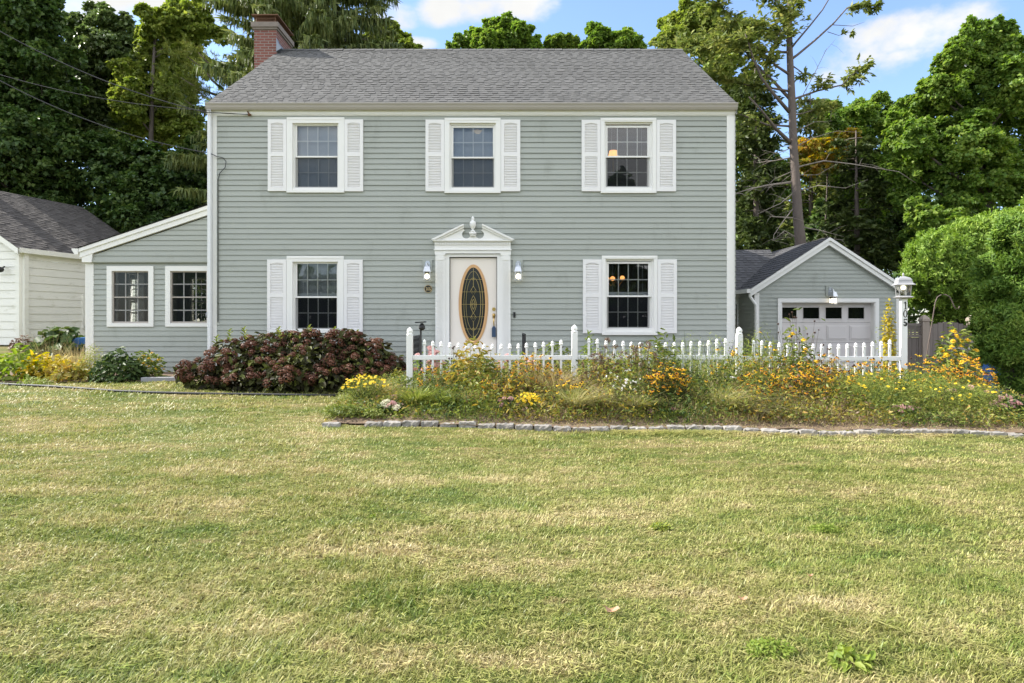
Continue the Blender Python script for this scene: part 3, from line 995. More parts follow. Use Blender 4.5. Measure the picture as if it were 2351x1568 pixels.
def porch_win(x0, x1, z0, z1, y):
    f = MB()
    w = .10
    f.box(x0, x0 + w, y - .035, y + .02, z0, z1); f.box(x1 - w, x1, y - .035, y + .02, z0, z1)
    f.box(x0 + w, x1 - w, y - .035, y + .02, z1 - w, z1); f.box(x0 + w, x1 - w, y - .035, y + .02, z0, z0 + w * .7)
    fr = f.build('window_frame', M['white'], sun_room)
    a0, a1, b0, b1 = x0 + w, x1 - w, z0 + w * .7, z1 - w
    s = MB()
    for (u0, u1, v0, v1) in ((a0, a0 + .025, b0, b1), (a1 - .025, a1, b0, b1), (a0 + .025, a1 - .025, b0, b0 + .035), (a0 + .025, a1 - .025, b1 - .025, b1), (a0 + .025, a1 - .025, (b0 + b1) / 2 - .012, (b0 + b1) / 2 + .012)):
        s.box(u0, u1, y + .0, y + .05, v0, v1)
    s.build('sash', M['bingrey'], fr)
    s = MB()
    for i in (1, 2):
        x = a0 + (a1 - a0) * i / 3
        s.box(x - .011, x + .011, y + .03, y + .04, b0, b1)
    for i in (1, 3):
        z = b0 + (b1 - b0) * i / 4
        s.box(a0, a1, y + .0295, y + .0405, z - .011, z + .011)
    s.build('muntin', M['white'], fr)
    s = MB(); s.face([(a0, y + .036, b0), (a1, y + .036, b0), (a1, y + .036, b1), (a0, y + .036, b1)]); s.build('pane', M['glass'], fr)
    s = MB(); s.face([(a0, y + .012, b0), (a1, y + .012, b0), (a1, y + .012, b1), (a0, y + .012, b1)]); s.build('insect_screen', M['screen_light'], fr)
porch_win(*W1, SD); porch_win(*W2, SD)
# far windows
def far_win(org, U, N, u0, u1, z0, z1):
    f = MB()
    for (a, b, c, d) in ((u0, u0 + .05, z0, z1), (u1 - .05, u1, z0, z1), (u0 + .05, u1 - .05, z0, z0 + .05), (u0 + .05, u1 - .05, z1 - .05, z1), (u0 + .05, u1 - .05, (z0 + z1) / 2 - .025, (z0 + z1) / 2 + .025)):
        f.obox(org, U, N, a, b, -.06, .03, c, d)
    for i in (1, 2):
        u = u0 + (u1 - u0) * i / 3
        f.obox(org, U, N, u - .011, u + .011, -.01, .0, z0 + .05, z1 - .05)
    for i in (1, 3):
        z = z0 + (z1 - z0) * i / 4
        f.obox(org, U, N, u0 + .05, u1 - .05, -.0105, .0005, z - .011, z + .011)
    fr = f.build('window_frame', M['white'], sun_room)
    p_ = MB()
    q = [org + U * u0, org + U * u1]
    p_.face([(q[0].x, q[0].y, z0), (q[1].x, q[1].y, z0), (q[1].x, q[1].y, z1), (q[0].x, q[0].y, z1)])
    p_.build('pane', M['glass'], fr)
for a, b in LW: far_win(Vector((SX0, SBK, 0)), -UY, -UX, a, b, W1[2], W1[3])
for a, b in BW: far_win(Vector((0, SBK, 0)), UX, UY, a, b, W1[2], W1[3])
# roof, fascia, gutter
xa, xb = sx(190) - .02, SX1
mb = MB()
Ud = Vector((1, 0, .334)).normalized(); Nr = Vector((-.334, 0, 1)).normalized()
shingles(mb, Vector((xa, SBK + .1, srz(xa) + .012)), -UY, Ud, Nr, SBK + .1 - (SD - .14), (xb - xa) / Ud.x, .15, random.Random(3))
mb.face([(xa, SD - .14, srz(xa)), (xb, SD - .14, srz(xb)), (xb, SBK + .1, srz(xb)), (xa, SBK + .1, srz(xa))], .2)
mb.build('roof', M['shingle_dark'], sun_room)
mb = MB()
def fasc(y0, y1, d0, d1):
    mb.prism([(xa + .02, srz(xa + .02) - d1), (xb, srz(xb) - d1), (xb, srz(xb) - d0), (xa + .02, srz(xa + .02) - d0)], y0, y1)
fasc(SD - .13, SD - .02, .006, .08); fasc(SD - .105, SD - .02, .0802, .19)
mb.prism([(SX0 - .03, zs - .0), (SX0 + .16, zs), (SX0 + .19, srz(SX0 + .19) - .14), (SX0 - .03, srz(SX0 - .03) - .15)], SD - .095, SD + .02)
mb.build('rake_board', M['white'], sun_room)
corner(SX0 - .006, sx(216), .40, zs, SD, sun_room)
mb = MB()
gz = srz(xa)
for a, b in (((0, -.005), (-.0, -.12)), ((0, -.12), (-.07, -.12)), ((-.07, -.12), (-.13, -.03)), ((-.13, -.03), (-.13, -.0))):
    mb.face([(xa + a[0], SD - .12, gz + a[1]), (xa + b[0], SD - .12, gz + b[1]), (xa + b[0], SBK, gz + b[1]), (xa + a[0], SBK, gz + a[1])])
mb.face([(xa, SD - .12, gz - .005), (xa, SD - .12, gz - .12), (xa - .07, SD - .12, gz - .12), (xa - .13, SD - .12, gz - .03), (xa - .13, SD - .12, gz)])
mb.build('gutter', M['white'], sun_room)
mb = MB(); mb.box(SX0 + .02, SX1, SD + .01, SD + .03, .1, .41); mb.box(SX0 + .02, SX0 + .04, SD + .03, SBK, .1, .41)
mb.build('foundation', M['soil'], sun_room)
mt = thing('outdoor_tap_cover', P(478, 723, SD - .09), 'small pale fitting on the sunroom corner beside the downspout', 'fitting')
b = MB(); p = P(478, 723, SD - .09); b.ball(p, .05, 10, 8, 1.5); b.build('cover', M['whitemetal'], mt, True)
b = MB(); b.tube([p, p + Vector((0, .08, 0))], .02, 6); b.build('bracket', M['whitemetal'], mt)

# ============================================================ GARAGE + BREEZEWAY
GD = 17.9
KG = F / GD
gx_ = lambda v: (v - CX) / KG
gz_f = lambda v: CAMZ + (HY - v) / KG
GX0, GX1 = 6.36, 10.18
GA = (GX0 + GX1) / 2
AZ = 3.83
GP = .655
garage = thing('garage', (GA, GD, 0), 'gabled garage with blue grey siding and a white panelled door', 'garage')
grz = lambda x: AZ - GP * abs(x - GA)
rng = random.Random(23)
GO = (gx_(1788), gx_(2014), -.1, gz_f(688))
mb = MB()
siding(mb, Vector((0, GD, 0)), UX, -UY, lambda z: (max(GX0 + .1, GA - (AZ - .14 - z) / GP), min(GX1 - .1, GA + (AZ - .14 - z) / GP)), -.05, AZ - .2, .1045, [GO], rng=rng)
mb.build('front_wall', M['siding'], garage)
GB = GD + 6.2
for (xx, U, N) in ((GX0, -UY, -UX), (GX1, UY, UX)):
    mb = MB()
    o_ = Vector((xx, GB if xx == GX0 else GD, 0))
    siding(mb, o_, U, N, lambda z: (0, GB - GD), -.05, grz(GX0) - .06, .1045, rng=rng)
    mb.build('side_wall', M['siding'], garage)
mb = MB()
siding(mb, Vector((0, GB, 0)), UX, UY, lambda z: (max(GX0, GA - (AZ - .1 - z) / GP), min(GX1, GA + (AZ - .1 - z) / GP)), -.05, AZ - .12, .1045, rng=rng)
mb.build('back_wall', M['siding'], garage)
mb = MB()
rn = random.Random(12)
Lg = 2.06
Ls = Lg * math.sqrt(1 + GP * GP)
Vl = Vector((1, 0, GP)).normalized(); Nl = Vector((-GP, 0, 1)).normalized()
shingles(mb, Vector((GA - Lg, GB + .1, AZ - GP * Lg)), -UY, Vl, Nl, GB + .1 - GD + .16, Ls, .148, rn)
Vr = Vector((-1, 0, GP)).normalized(); Nr = Vector((GP, 0, 1)).normalized()
shingles(mb, Vector((GA + Lg, GD - .16, AZ - GP * Lg)), UY, Vr, Nr, GB + .1 - GD + .16, Ls, .148, rn)
mb.build('roof', M['shingle_dark'], garage)
mb = MB()
for s in (-1, 1):
    def q(dx, dz): return (GA + s * dx, AZ - GP * dx - dz)
    for (y0_, y1_, d0, d1) in ((GD - .15, GD - .03, .008, .09), (GD - .115, GD - .02, .0902, .21)):
        poly = [q(0, d0), q(Lg, d0), q(Lg, d1), q(0, d1)]
        mb.prism(poly if s < 0 else poly[::-1], y0_ , y1_)
mb.build('rake_board', M['white'], garage)
corner(GX0 - .006, GX0 + .115, -.05, grz(GX0) - .2, GD, garage)
corner(GX1 - .115, GX1 + .006, -.05, grz(GX1) - .2, GD, garage)
mb = MB()
c0, c1, ct = gx_(1785), gx_(2017), gz_f(685)
w = .095
mb.box(c0, c0 + w, GD - .035, GD + .02, -.05, ct - w); mb.box(c1 - w, c1, GD - .035, GD + .02, -.05, ct - w); mb.box(c0, c1, GD - .035, GD + .02, ct - w, ct)
mb.box(c0 + w, c0 + w + .02, GD - .02, GD + .2, -.05, ct - w); mb.box(c1 - w - .02, c1 - w, GD - .02, GD + .2, -.05, ct - w); mb.box(c0 + w, c1 - w, GD - .02, GD + .2, ct - w - .02, ct - w)
mb.build('door_casing', M['white'], garage)
gd = MB()
a0, a1, zt = c0 + w + .02, c1 - w - .02, ct - w - .02
yy = GD + .16
hrow = zt / 4.02
gx6 = lambda c: gx_(1567.3 + c / 3)
gz6 = lambda c: gz_f(520.4 + c / 3)
wins = [(gx6(a), gx6(b)) for a, b in ((690, 802), (847, 959), (1003, 1116), (1160, 1272))]
wz0, wz1 = gz6(633), gz6(556)
for r in range(4):
    z1_, z0_ = zt - r * hrow, zt - (r + 1) * hrow + .006
    if r == 0:
        xs = [a0] + [v for wn in wins for v in wn] + [a1]
        for i in range(0, len(xs), 2): gd.box(xs[i], xs[i + 1], yy, yy + .04, z0_, z1_)
        for a, b in wins:
            gd.box(a, b, yy, yy + .04, z0_, wz0); gd.box(a, b, yy, yy + .04, wz1, z1_)
            for (u0, u1, v0, v1) in ((a - .02, a, wz0 - .02, wz1 + .02), (b, b + .02, wz0 - .02, wz1 + .02), (a, b, wz1, wz1 + .02), (a, b, wz0 - .02, wz0)):
                gd.box(u0, u1, yy - .012, yy - .001, v0, v1)
    else:
        gd.box(a0, a1, yy, yy + .04, z0_, z1_)
        for i in range(4):
            p0, p1 = a0 + (a1 - a0) * (i + .06) / 4, a0 + (a1 - a0) * (i + .94) / 4
            gd.box(p0, p1, yy - .014, yy - .001, z0_ + .07, z1_ - .07)
            gd.box(p0 + .035, p1 - .035, yy - .026, yy - .0141, z0_ + .1, z1_ - .1)
gdo = gd.build('garage_door', M['garage_door'], garage, bevel=.006)
for a, b in wins:
    f = MB(); f.face([(a, yy + .02, wz0), (b, yy + .02, wz0), (b, yy + .02, wz1), (a, yy + .02, wz1)]); f.build('door_pane', M['blackglass'], gdo)
mb = MB(); mb.box(GX0 + .05, GX1 - .05, GD + .3, GD + .32, -.05, 2.35); mb.build('interior', M['room'], garage)
mb = MB()
mb.box(GA - Lg - .1, GA - Lg + .01, GD - .15, GD + .9, AZ - GP * Lg - .11, AZ - GP * Lg - .005)
mb.build('gutter', M['white'], garage)
mb = MB()
xd = GX0 - .04
mb.tube([(xd - .10, GD - .06, AZ - GP * Lg - .1), (xd - .10, GD - .06, AZ - GP * Lg - .2), (xd + .05, GD - .065, AZ - GP * Lg - .42), (xd + .06, GD - .065, AZ - GP * Lg - .6), (xd + .06, GD - .065, .15), (xd + .02, GD - .2, .05)], .04, 8)
mb.build('downspout', M['white'], garage)
p = P(1567.3 + 1014 / 3, 520.4 + 462 / 3, GD)
wall_lamp(Vector((p.x, GD, p.z)), GD - .014, 'lit coach lamp above the garage door', 1.25, 25)

bz = thing('breezeway', (5.35, 19.1, .2), 'low shaded breezeway with a dark shingle roof joining house and garage', 'breezeway')
BY = 19.1
mb = MB()
siding(mb, Vector((0, BY, 0)), UX, -UY, lambda z: (X1, GX0), .0, 2.50, .1045, [(5.55, 6.48, .1, 2.3)], rng=rng)
mb.build('front_wall', M['siding'], bz)
mb = MB(); siding(mb, Vector((0, 22.7, 0)), UX, UY, lambda z: (X1, GX0), .0, 2.50, .1045, rng=rng); mb.build('back_wall', M['siding'], bz)
mb = MB()
Vb = Vector((0, 1, GP)).normalized(); Nb = Vector((0, -GP, 1)).normalized()
bx0, bx1 = X1 + .003, 7.9
by = 18.85
bzz = AZ - .02 - GP * (20.9 - by)
shingles(mb, Vector((bx0, by, bzz)), UX, Vb, Nb, bx1 - bx0, (20.9 - by) * math.sqrt(1 + GP * GP), .148, rn)
mb.face([(bx0, 20.9, AZ - .02), (bx1, 20.9, AZ - .02), (bx1, 22.95, AZ - .02 - GP * 2.05), (bx0, 22.95, AZ - .02 - GP * 2.05)], .3)
mb.build('roof', M['shingle_dark'], bz)
mb = MB(); mb.box(bx0, GA - Lg - .13, by - .11, by + .0, bzz - .1, bzz + .01); mb.box(bx0, GX0 - .01, by, BY - .01, bzz - .1, bzz - .07); mb.build('gutter', M['gutter'], bz)
mb = MB(); mb.box(5.47, 5.55, BY - .035, BY + .02, .1, 2.3); mb.box(6.48, 6.56, BY - .035, BY + .02, .1, 2.3); mb.box(5.47, 6.56, BY - .035, BY + .02, 2.3, 2.39); mb.build('door_casing', M['white'], bz)
mb = MB(); mb.box(5.55, 5.72, BY + .03, BY + .07, .1, 2.3); mb.box(6.31, 6.48, BY + .03, BY + .07, .1, 2.3); mb.box(5.72, 6.31, BY + .03, BY + .07, 2.1, 2.3); mb.box(5.72, 6.31, BY + .03, BY + .07, .1, .9)
bdo = mb.build('side_door', M['white'], bz)
mb = MB(); mb.face([(5.72, BY + .05, .9), (6.31, BY + .05, .9), (6.31, BY + .05, 2.1), (5.72, BY + .05, 2.1)]); mb.build('door_pane', M['glass'], bdo)
mb = MB(); mb.box(X1 + .05, GX0 - .05, BY + .5, BY + .52, .1, 2.6); mb.box(X1 + .05, GX0 - .05, BY + .03, BY + .5, 2.55, 2.58); mb.build('interior', M['oak'], bz)

# ============================================================ NEIGHBOUR'S HOUSE
nd = Vector((.20, 1, 0)).normalized()
nr = Vector((nd.y, -nd.x, 0))
A = P(44, 736, 19.6); A.z = 0
NZ0, NZ1 = .95, CAMZ + (736 - 578) / F * 19.6
nb = thing('neighbour_house', (A.x - 3, A.y + 3, 1), 'white neighbouring house with a grey shingle roof at the left edge', 'house')
rng = random.Random(31)
e = .225
NL = 5.6
NWW = 7.0
mb = MB()
siding(mb, A, nd, nr, lambda z: (.08, NL), NZ0, NZ1 + .02, e, [(2.25, 2.95, 1.45, 2.45)], out=.018, rng=rng, joint=9)
mb.build('side_wall', M['nsiding'], nb)
nps = .62
nap = NZ1 + nps * NWW / 2
mb = MB()
siding(mb, A, -nr, -nd, lambda z: (0.0 if z < NZ1 else (z - NZ1) / nps, NWW if z < NZ1 else NWW - (z - NZ1) / nps), NZ0, nap - .2, e, out=.018, rng=rng, joint=9)
mb.build('front_wall', M['nsiding'], nb)
mb = MB()
mb.obox(A, nd, nr, -.03, .10, -.09, .03, NZ0, NZ1)
mb.build('corner_board', M['nsiding'], nb)
mb = MB()
mb.obox(A, nd, nr, .06, .20, .03, .12, NZ0 + .02, NZ1 - .03)
mb.build('downspout', M['nsiding'], nb)
mb = MB()
mb.obox(A, nd, nr, -.15, NL + .1, .06, .20, NZ1 - .04, NZ1 + .10)
mb.obox(A, nd, nr, -.15, NL + .1, -.02, .06, NZ1 - .06, NZ1 - .03)
mb.build('gutter', M['nsiding'], nb)
for k in range(2):
    rk = MB()
    n0, n1 = .17, -NWW / 2
    for (u0, u1) in ((-.2, -.13),):
        z0_, z1_ = NZ1 + .08, NZ1 + .08 + nps * (n0 - n1)
        pts = []
        for (n_, z_) in ((n0, z0_ - .17), (n1, z1_ - .17), (n1, z1_ - .005), (n0, z0_ - .005)):
            p = A + nr * (n_ if k == 0 else -NWW - n_)
            pts.append(Vector((p.x, p.y, z_)))
        rk.face([p + nd * u0 for p in pts]); rk.face([p + nd * u1 for p in pts])
        rk.face([pts[0] + nd * u0, pts[1] + nd * u0, pts[1] + nd * u1, pts[0] + nd * u1])
    rk.build('rake_board', M['nsiding'], nb)
mb = MB()
rn = random.Random(77)
up = (-nr + UZ * nps).normalized(); nm = (nr * nps + UZ).normalized()
st_ = A + nr * .17 - nd * .2; st_.z = NZ1 + .08
shingles(mb, st_, nd, up, nm, NL + .5, (NWW / 2 + .17) * math.sqrt(1 + nps * nps), .14, rn, (.22, .30), (.003, .012))
rp = A - nr * (NWW / 2)
o1, o2 = rp - nd * .2, rp + nd * (NL + .3)
zz = NZ1 + .08 + nps * (NWW / 2 + .17)
b1, b2 = o1 - nr * (NWW / 2 + .2), o2 - nr * (NWW / 2 + .2)
mb.face([(o1.x, o1.y, zz), (o2.x, o2.y, zz), (b2.x, b2.y, NZ1), (b1.x, b1.y, NZ1)], .4)
mb.build('roof', M['shingle_worn'], nb)
ncq = A - nr * 3.5 + nd * 1.7
mb = MB(); mb.obox(ncq, nd, nr, -.32, .32, -.3, .3, NZ0, zz + .5); mb.build('chimney', M['brick'], nb)
mb = MB()
for (a, b, c, d) in ((2.22, 2.3, 1.42, 2.48), (2.9, 2.98, 1.42, 2.48), (2.3, 2.9, 2.4, 2.48), (2.25, 2.95, 1.38, 1.46)):
    mb.obox(A, nd, nr, a, b, -.02, .045, c, d)
nwf = mb.build('window_frame', M['nsiding'], nb)
mb = MB(); mb.obox(A, nd, nr, 2.3, 2.9, -.03, -.02, 1.45, 2.42); mb.build('window_pane', M['blackglass'], nwf)
mb = MB(); q = A + nd * NL
mb.obox(A, nd, nr, NL - .05, NL, -NWW, -.01, NZ0, NZ1); mb.build('back_wall', M['nsiding'], nb)
p = P(0, 619, 19.45)
wl = thing('porch_lamp', p, 'black round lamp on the white front wall at the left edge', 'wall lamp')
b = MB(); b.ball(p, .10, 12, 8, .8); b.build('lamp_shade', M['black'], wl, True)
b = MB(); b.tube([p, p + Vector((-.02, .2, .1))], .025, 6); b.build('bracket', M['black'], wl)
# ============================================================ GROUND
def grid(xs, ys, zf):
    X, Y = np.meshgrid(xs, ys)
    Z = zf(X, Y)
    V = np.stack([X, Y, Z], -1).reshape(-1, 3)
    nx, ny = len(xs), len(ys)
    i, j = np.meshgrid(np.arange(nx - 1), np.arange(ny - 1))
    a = (j * nx + i).ravel()
    return V, np.stack([a, a + 1, a + nx + 1, a + nx], -1)

def lawn_nodes(t):
    """shared patch colour fields for turf and blades, in world position"""
    big = noise(t, .8, 3, None, (.75, 1.9, .05))
    mid = noise(t, 3.4, 5, None, (1, 1.5, .05), .72)
    return big, mid

def drypatch(t, c, col):
    """scattered burnt-out spots in the turf"""
    mr = node(t, 'ShaderNodeMapRange')
    mr.inputs[1].default_value = .60; mr.inputs[2].default_value = .72; mr.inputs[4].default_value = .75
    t.links.new(noise(t, 1.25, 5, None, (.7, 1.7, .05), .7), mr.inputs[0])
    return mix(t, mr.outputs[0], c, col)

def turfmat(name, blade):
    m, t, o = nt(name)
    big, mid = lawn_nodes(t)
    f = mth(t, 'ADD', mth(t, 'MULTIPLY', big, .52), mth(t, 'MULTIPLY', mid, .48))
    k = [(.165, .235, .042), (.29, .31, .075), (.40, .385, .14), (.545, .46, .22)]
    if blade:
        at = node(t, 'ShaderNodeAttribute', attribute_name='var')
        f = mth(t, 'ADD', mth(t, 'MULTIPLY', mth(t, 'SUBTRACT', f, .5), 3.3), mth(t, 'ADD', .20, mth(t, 'MULTIPLY', at.outputs['Fac'], .46)), clamp=True)
        c = ramp(t, f, [(0, k[0]), (.3, k[1]), (.58, k[2]), (.82, k[3]), (1, (.60, .53, .30))])
        hv = node(t, 'ShaderNodeHueSaturation', Saturation=1.0)
        t.links.new(c, hv.inputs['Color'])
        t.links.new(mth(t, 'ADD', .62, mth(t, 'MULTIPLY', mth(t, 'FRACT', mth(t, 'MULTIPLY', at.outputs['Fac'], 17.3)), .68)), hv.inputs['Value'])
        c = drypatch(t, hv.outputs[0], (.47, .35, .19))
        p = node(t, 'ShaderNodeBsdfPrincipled', Roughness=.45)
        p.inputs['Specular IOR Level'].default_value = .35
        t.links.new(c, p.inputs['Base Color'])
        tr = node(t, 'ShaderNodeBsdfTranslucent')
        t.links.new(c, tr.inputs[0])
        mx = node(t, 'ShaderNodeMixShader')
        mx.inputs[0].default_value = .32
        t.links.new(p.outputs[0], mx.inputs[1]); t.links.new(tr.outputs[0], mx.inputs[2])
        t.links.new(mx.outputs[0], o.inputs[0])
    else:
        fine = noise(t, 38, 4)
        f = mth(t, 'ADD', mth(t, 'MULTIPLY', mth(t, 'SUBTRACT', f, .5), 2.9), mth(t, 'ADD', .12, mth(t, 'MULTIPLY', fine, .6)), clamp=True)
        c = ramp(t, f, [(0, (.06, .085, .02)), (.35, (.11, .125, .035)), (.6, (.17, .145, .06)), (1, (.24, .19, .10))])
        c = drypatch(t, c, (.30, .22, .12))
        p = node(t, 'ShaderNodeBsdfPrincipled', Roughness=.9)
        p.inputs['Specular IOR Level'].default_value = .1
        t.links.new(c, p.inputs['Base Color'])
        b = node(t, 'ShaderNodeBump', Strength=.9, Distance=.02)
        t.links.new(noise(t, 60, 4), b.inputs['Height'])
        t.links.new(b.outputs[0], p.inputs['Normal'])
        t.links.new(p.outputs[0], o.inputs[0])
    return m
M['turf'] = turfmat('lawn_turf', False)
M['blade'] = turfmat('lawn_grass_blade', True)
xs = np.concatenate([np.linspace(-300, -34, 14), np.linspace(-30, 30, 151), np.linspace(34, 300, 14)])
ys = np.concatenate([np.linspace(-40, 0, 9), np.linspace(.4, 34, 120), np.linspace(37, 400, 22)])
V, Fq = grid(xs, ys, gn)
tag(npmesh('ground', V, Fq, None, M['turf'], smooth=True), 'lawn ground reaching back behind the houses', 'ground', kind='structure')

# flower bed outline: front edge follows the granite edging
BL, BR = ghit(738, 975), ghit(2351, 1000)
def bedfront(x):
    t = (x - BL.x) / (BR.x - BL.x)
    return BL.y + (BR.y - BL.y) * t - .10 * np.sin(np.clip(t, 0, 1) * math.pi) * .3
def bedz(x, y):
    f = np.clip((y - bedfront(x)) / .9, 0, 1)
    b = np.clip((13.0 - y) / 1.5, 0, 1)
    return gn(x, y) + .03 + .12 * np.sin(f * math.pi / 2) * b + .012 * np.sin(x * 7) * np.sin(y * 9)
bz_ = lambda x, y: float(bedz(np.float64(x), np.float64(y)))
xs = np.linspace(-2.42, 7.3, 90); tt = np.linspace(0, 1, 40)
Vb_ = []
for t_ in tt:
    for x in xs:
        y = float(bedfront(x)) + .0 + t_ * (12.9 - float(bedfront(x)) - max(0, x - 4.6) * .75)
        xx = x + max(0, (1.2 - (x + 2.42)) / 1.2) * t_ * .9
        Vb_.append((xx, y, bz_(xx, y) - (.10 if x in (xs[0], xs[-1]) else 0)))
nx = len(xs)
Fb = [(j * nx + i, j * nx + i + 1, (j + 1) * nx + i + 1, (j + 1) * nx + i) for j in range(len(tt) - 1) for i in range(nx - 1)]
tag(npmesh('flower_bed', Vb_, Fb, None, M['soil'], smooth=True), 'dry soil of the flower bed', 'flower bed', kind='structure')
# driveway at the right
V, Fq = grid(np.linspace(5.9, 13.5, 40), np.linspace(9.5, 17.9, 50), lambda x, y: gn(x, y) + .008)
keep = [f for f in Fq if V[f[0]][0] > 7.35 or V[f[0]][1] > 12.9]
tag(npmesh('driveway', V, keep, None, M['asphalt'], smooth=True), 'old asphalt driveway', 'driveway', kind='structure')
# left planting strip
V, Fq = grid(np.linspace(-10.7, -5.3, 40), np.linspace(12.35, 13.8, 14), lambda x, y: gn(x, y) + .012)
tag(npmesh('planting_strip', V, Fq, None, M['soil'], smooth=True), 'soil strip along the sunroom', 'flower bed', kind='structure')

# ============================================================ GRANITE EDGING
rng = random.Random(41)
def block(L, h, d, seed):
    r = random.Random(seed)
    mb = MB()
    nx, ny, nz = 6, 3, 3
    bm_v = {}
    def q(i, j, k):
        x = (i / nx - .5) * L; y = (j / ny - .5) * d; z = k / nz * h
        ed = (i in (0, nx)) + (j in (0, ny)) + (k == nz)
        s = 1 - (.06 if ed >= 2 else 0)
        key = (i, j, k)
        if key not in bm_v:
            bm_v[key] = (x * s + r.uniform(-.008, .008), y * s + r.uniform(-.009, .009), z * (s if k == nz else 1) + r.uniform(-.008, .008) * (k > 0))
        return bm_v[key]
    c = r.random()
    for i in range(nx):
        for k in range(nz):
            mb.face([q(i, 0, k), q(i + 1, 0, k), q(i + 1, 0, k + 1), q(i, 0, k + 1)], c); mb.face([q(i + 1, ny, k), q(i, ny, k), q(i, ny, k + 1), q(i + 1, ny, k + 1)], c)
        for j in range(ny):
            mb.face([q(i, j, nz), q(i + 1, j, nz), q(i + 1, j + 1, nz), q(i, j + 1, nz)], c)
    for j in range(ny):
        for k in range(nz):
            mb.face([q(0, j + 1, k), q(0, j, k), q(0, j, k + 1), q(0, j + 1, k + 1)], c); mb.face([q(nx, j, k), q(nx, j + 1, k), q(nx, j + 1, k + 1), q(nx, j, k + 1)], c)
    return mb
blocks = [738, 835] + [878 + 43.6 * i for i in range(34)]
for i, vx in enumerate(blocks):
    t_ = (vx - 738) / (2351 - 738)
    vy = 972.5 + 28 * t_ ** 1.0 + 3 * math.sin(vx * .011)
    p = ghit(vx + 21, vy + 6)
    L = 40.5 / F * p.y
    o = block(L, .115, .12, i).build('granite_block', M['granite'], None, smooth=False, local=True)
    o.location = (p.x, p.y + .05, g(p.x, p.y) - .052 + rng.uniform(-.018, .010))
    o.rotation_euler = (rng.uniform(-.05, .05), rng.uniform(-.03, .03), -math.atan2(BL.y - BR.y, BR.x - BL.x) + rng.uniform(-.09, .09))
    lab = 'rough grey granite block in the low row edging the flower bed'
    if i == 0: lab = 'lone granite block at the left end of the edging, set apart by weeds'
    tag(o, lab, 'edging stone', 'granite blocks edging the flower bed')

# ============================================================ PICKET FENCE
FD = 10.36
fv = lambda vx: (vx - CX) * FD / F
fz = lambda vy: CAMZ + (HY - vy) * FD / F
fence = thing('picket_fence', (fv(1500), FD, .5), 'white vinyl picket fence with scalloped tops and ball capped posts behind the flower bed', 'fence')
PW = .0445
posts = [941, 1319, 1697]
for vx, vt in zip(posts, (752, 746, 751)):
    mb = MB()
    x = fv(vx)
    zt = fz(vt)
    b = zt - .115
    mb.box(x - PW, x + PW, FD - PW, FD + PW, bz_(x, FD) - .05, b)
    po = mb.build('post', M['fencewhite'], fence, bevel=.005)
    mb = MB()
    mb.lathe([(.046, b), (.05, b + .008), (.05, b + .018), (.036, b + .026), (.045, b + .045), (.047, b + .06), (.040, b + .085), (.022, b + .105), (.004, b + .118)], x, FD, 20)
    mb.build('post_cap', M['fencewhite'], po, True)
rng = random.Random(6)
rl = [(941, 1319, 815.5), (1319, 1697, 815.0), (1697, 2074, 818.0)]
picks = []
for k, (a, b, vy) in enumerate(rl):
    x0, x1 = fv(a) + PW, fv(b) - PW
    for zt in (fz(vy), fz(vy) - .46):
        mb = MB(); mb.box(x0, x1, FD - .022, FD + .022, zt - .07, zt)
        mb.build('rail', M['fencewhite'], fence, bevel=.006)
    n = 17
    for i in range(n):
        t_ = (i + .85) / (n + .7)
        vx = a + (b - a) * (i + 1.7 + (0 if k else 0)) / (n + 1.4 + .9)
        drop = 1 - (2 * (i / (n - 1)) - 1) ** 2
        picks.append((fv(vx) + rng.uniform(-.004, .004), rng.uniform(-.005, .005) + fz((780 if k == 0 else 776 if k == 1 else 780) + 9.5 * drop)))
pm = {}
for x, zt in picks:
    zb_ = fz(815) - .56
    mb = MB()
    w = .0155
    mb.box(x - w, x + w, FD - w, FD + w, zb_, zt - .075)
    for r0, z0_, r1, z1_ in ((.019, -.075, .023, -.068), (.023, -.068, .023, -.058), (.023, -.058, .017, -.05), (.017, -.05, .021, -.03), (.021, -.03, .016, -.012), (.016, -.012, .003, 0)):
        pass
    mb.lathe([(.026, zt - .0755), (.029, zt - .068), (.029, zt - .058), (.021, zt - .05), (.025, zt - .032), (.019, zt - .013), (.003, zt)], x, FD, 8, R(45))
    mb.build('picket', M['fencewhite'], fence)

# lamp post
lx = fv(2074) + .0
lamp = thing('lamp_post', (lx, FD, .4), 'white square lamp post with a lit lantern and vertical number 105', 'lamp post')
zt = fz(686)
mb = MB()
mb.box(-PW, PW, -PW, PW, g(lx, FD) - .1, zt)
def rotz(o, a):
    o.rotation_euler.z = a
# built around local origin, then turned a little
YAW = R(-12)
def bl(mb, name, m, par=None, **k):
    """local build: vertices relative to the lamp's base in x,y, absolute z"""
    mb.v = [(v[0] * math.cos(YAW) - v[1] * math.sin(YAW) + lx, v[0] * math.sin(YAW) + v[1] * math.cos(YAW) + FD, v[2]) for v in mb.v]
    return mb.build(name, m, par or lamp, **k)
bl(mb, 'post', M['fencewhite'], bevel=.005)
for ch, vy in zip('105', (701.5, 720.5, 740.5)):
    mb = MB(); digit(mb, ch, .012, fz(vy), 17.2 * FD / F, -PW - .004, -PW); bl(mb, 'numeral', M['numeral_black'])
mb = MB()
zl0 = fz(683)
mb.lathe([(.05, zl0 - .02), (.13, zl0 - .01), (.165, zl0 + .002), (.14, zl0 + .012), (.115, zl0 + .02), (.112, zl0 + .028)], 0, 0, 4, R(45))
zh = fz(654)
mb2 = MB()
for k in range(4):
    a = R(45 + 90 * k)
    mb2.tube([(.105 * math.cos(a), .105 * math.sin(a), zl0 + .02), (.122 * math.cos(a), .122 * math.sin(a), zh)], .0065, 5)
lan = bl(mb, 'lantern_base', M['whitemetal'])
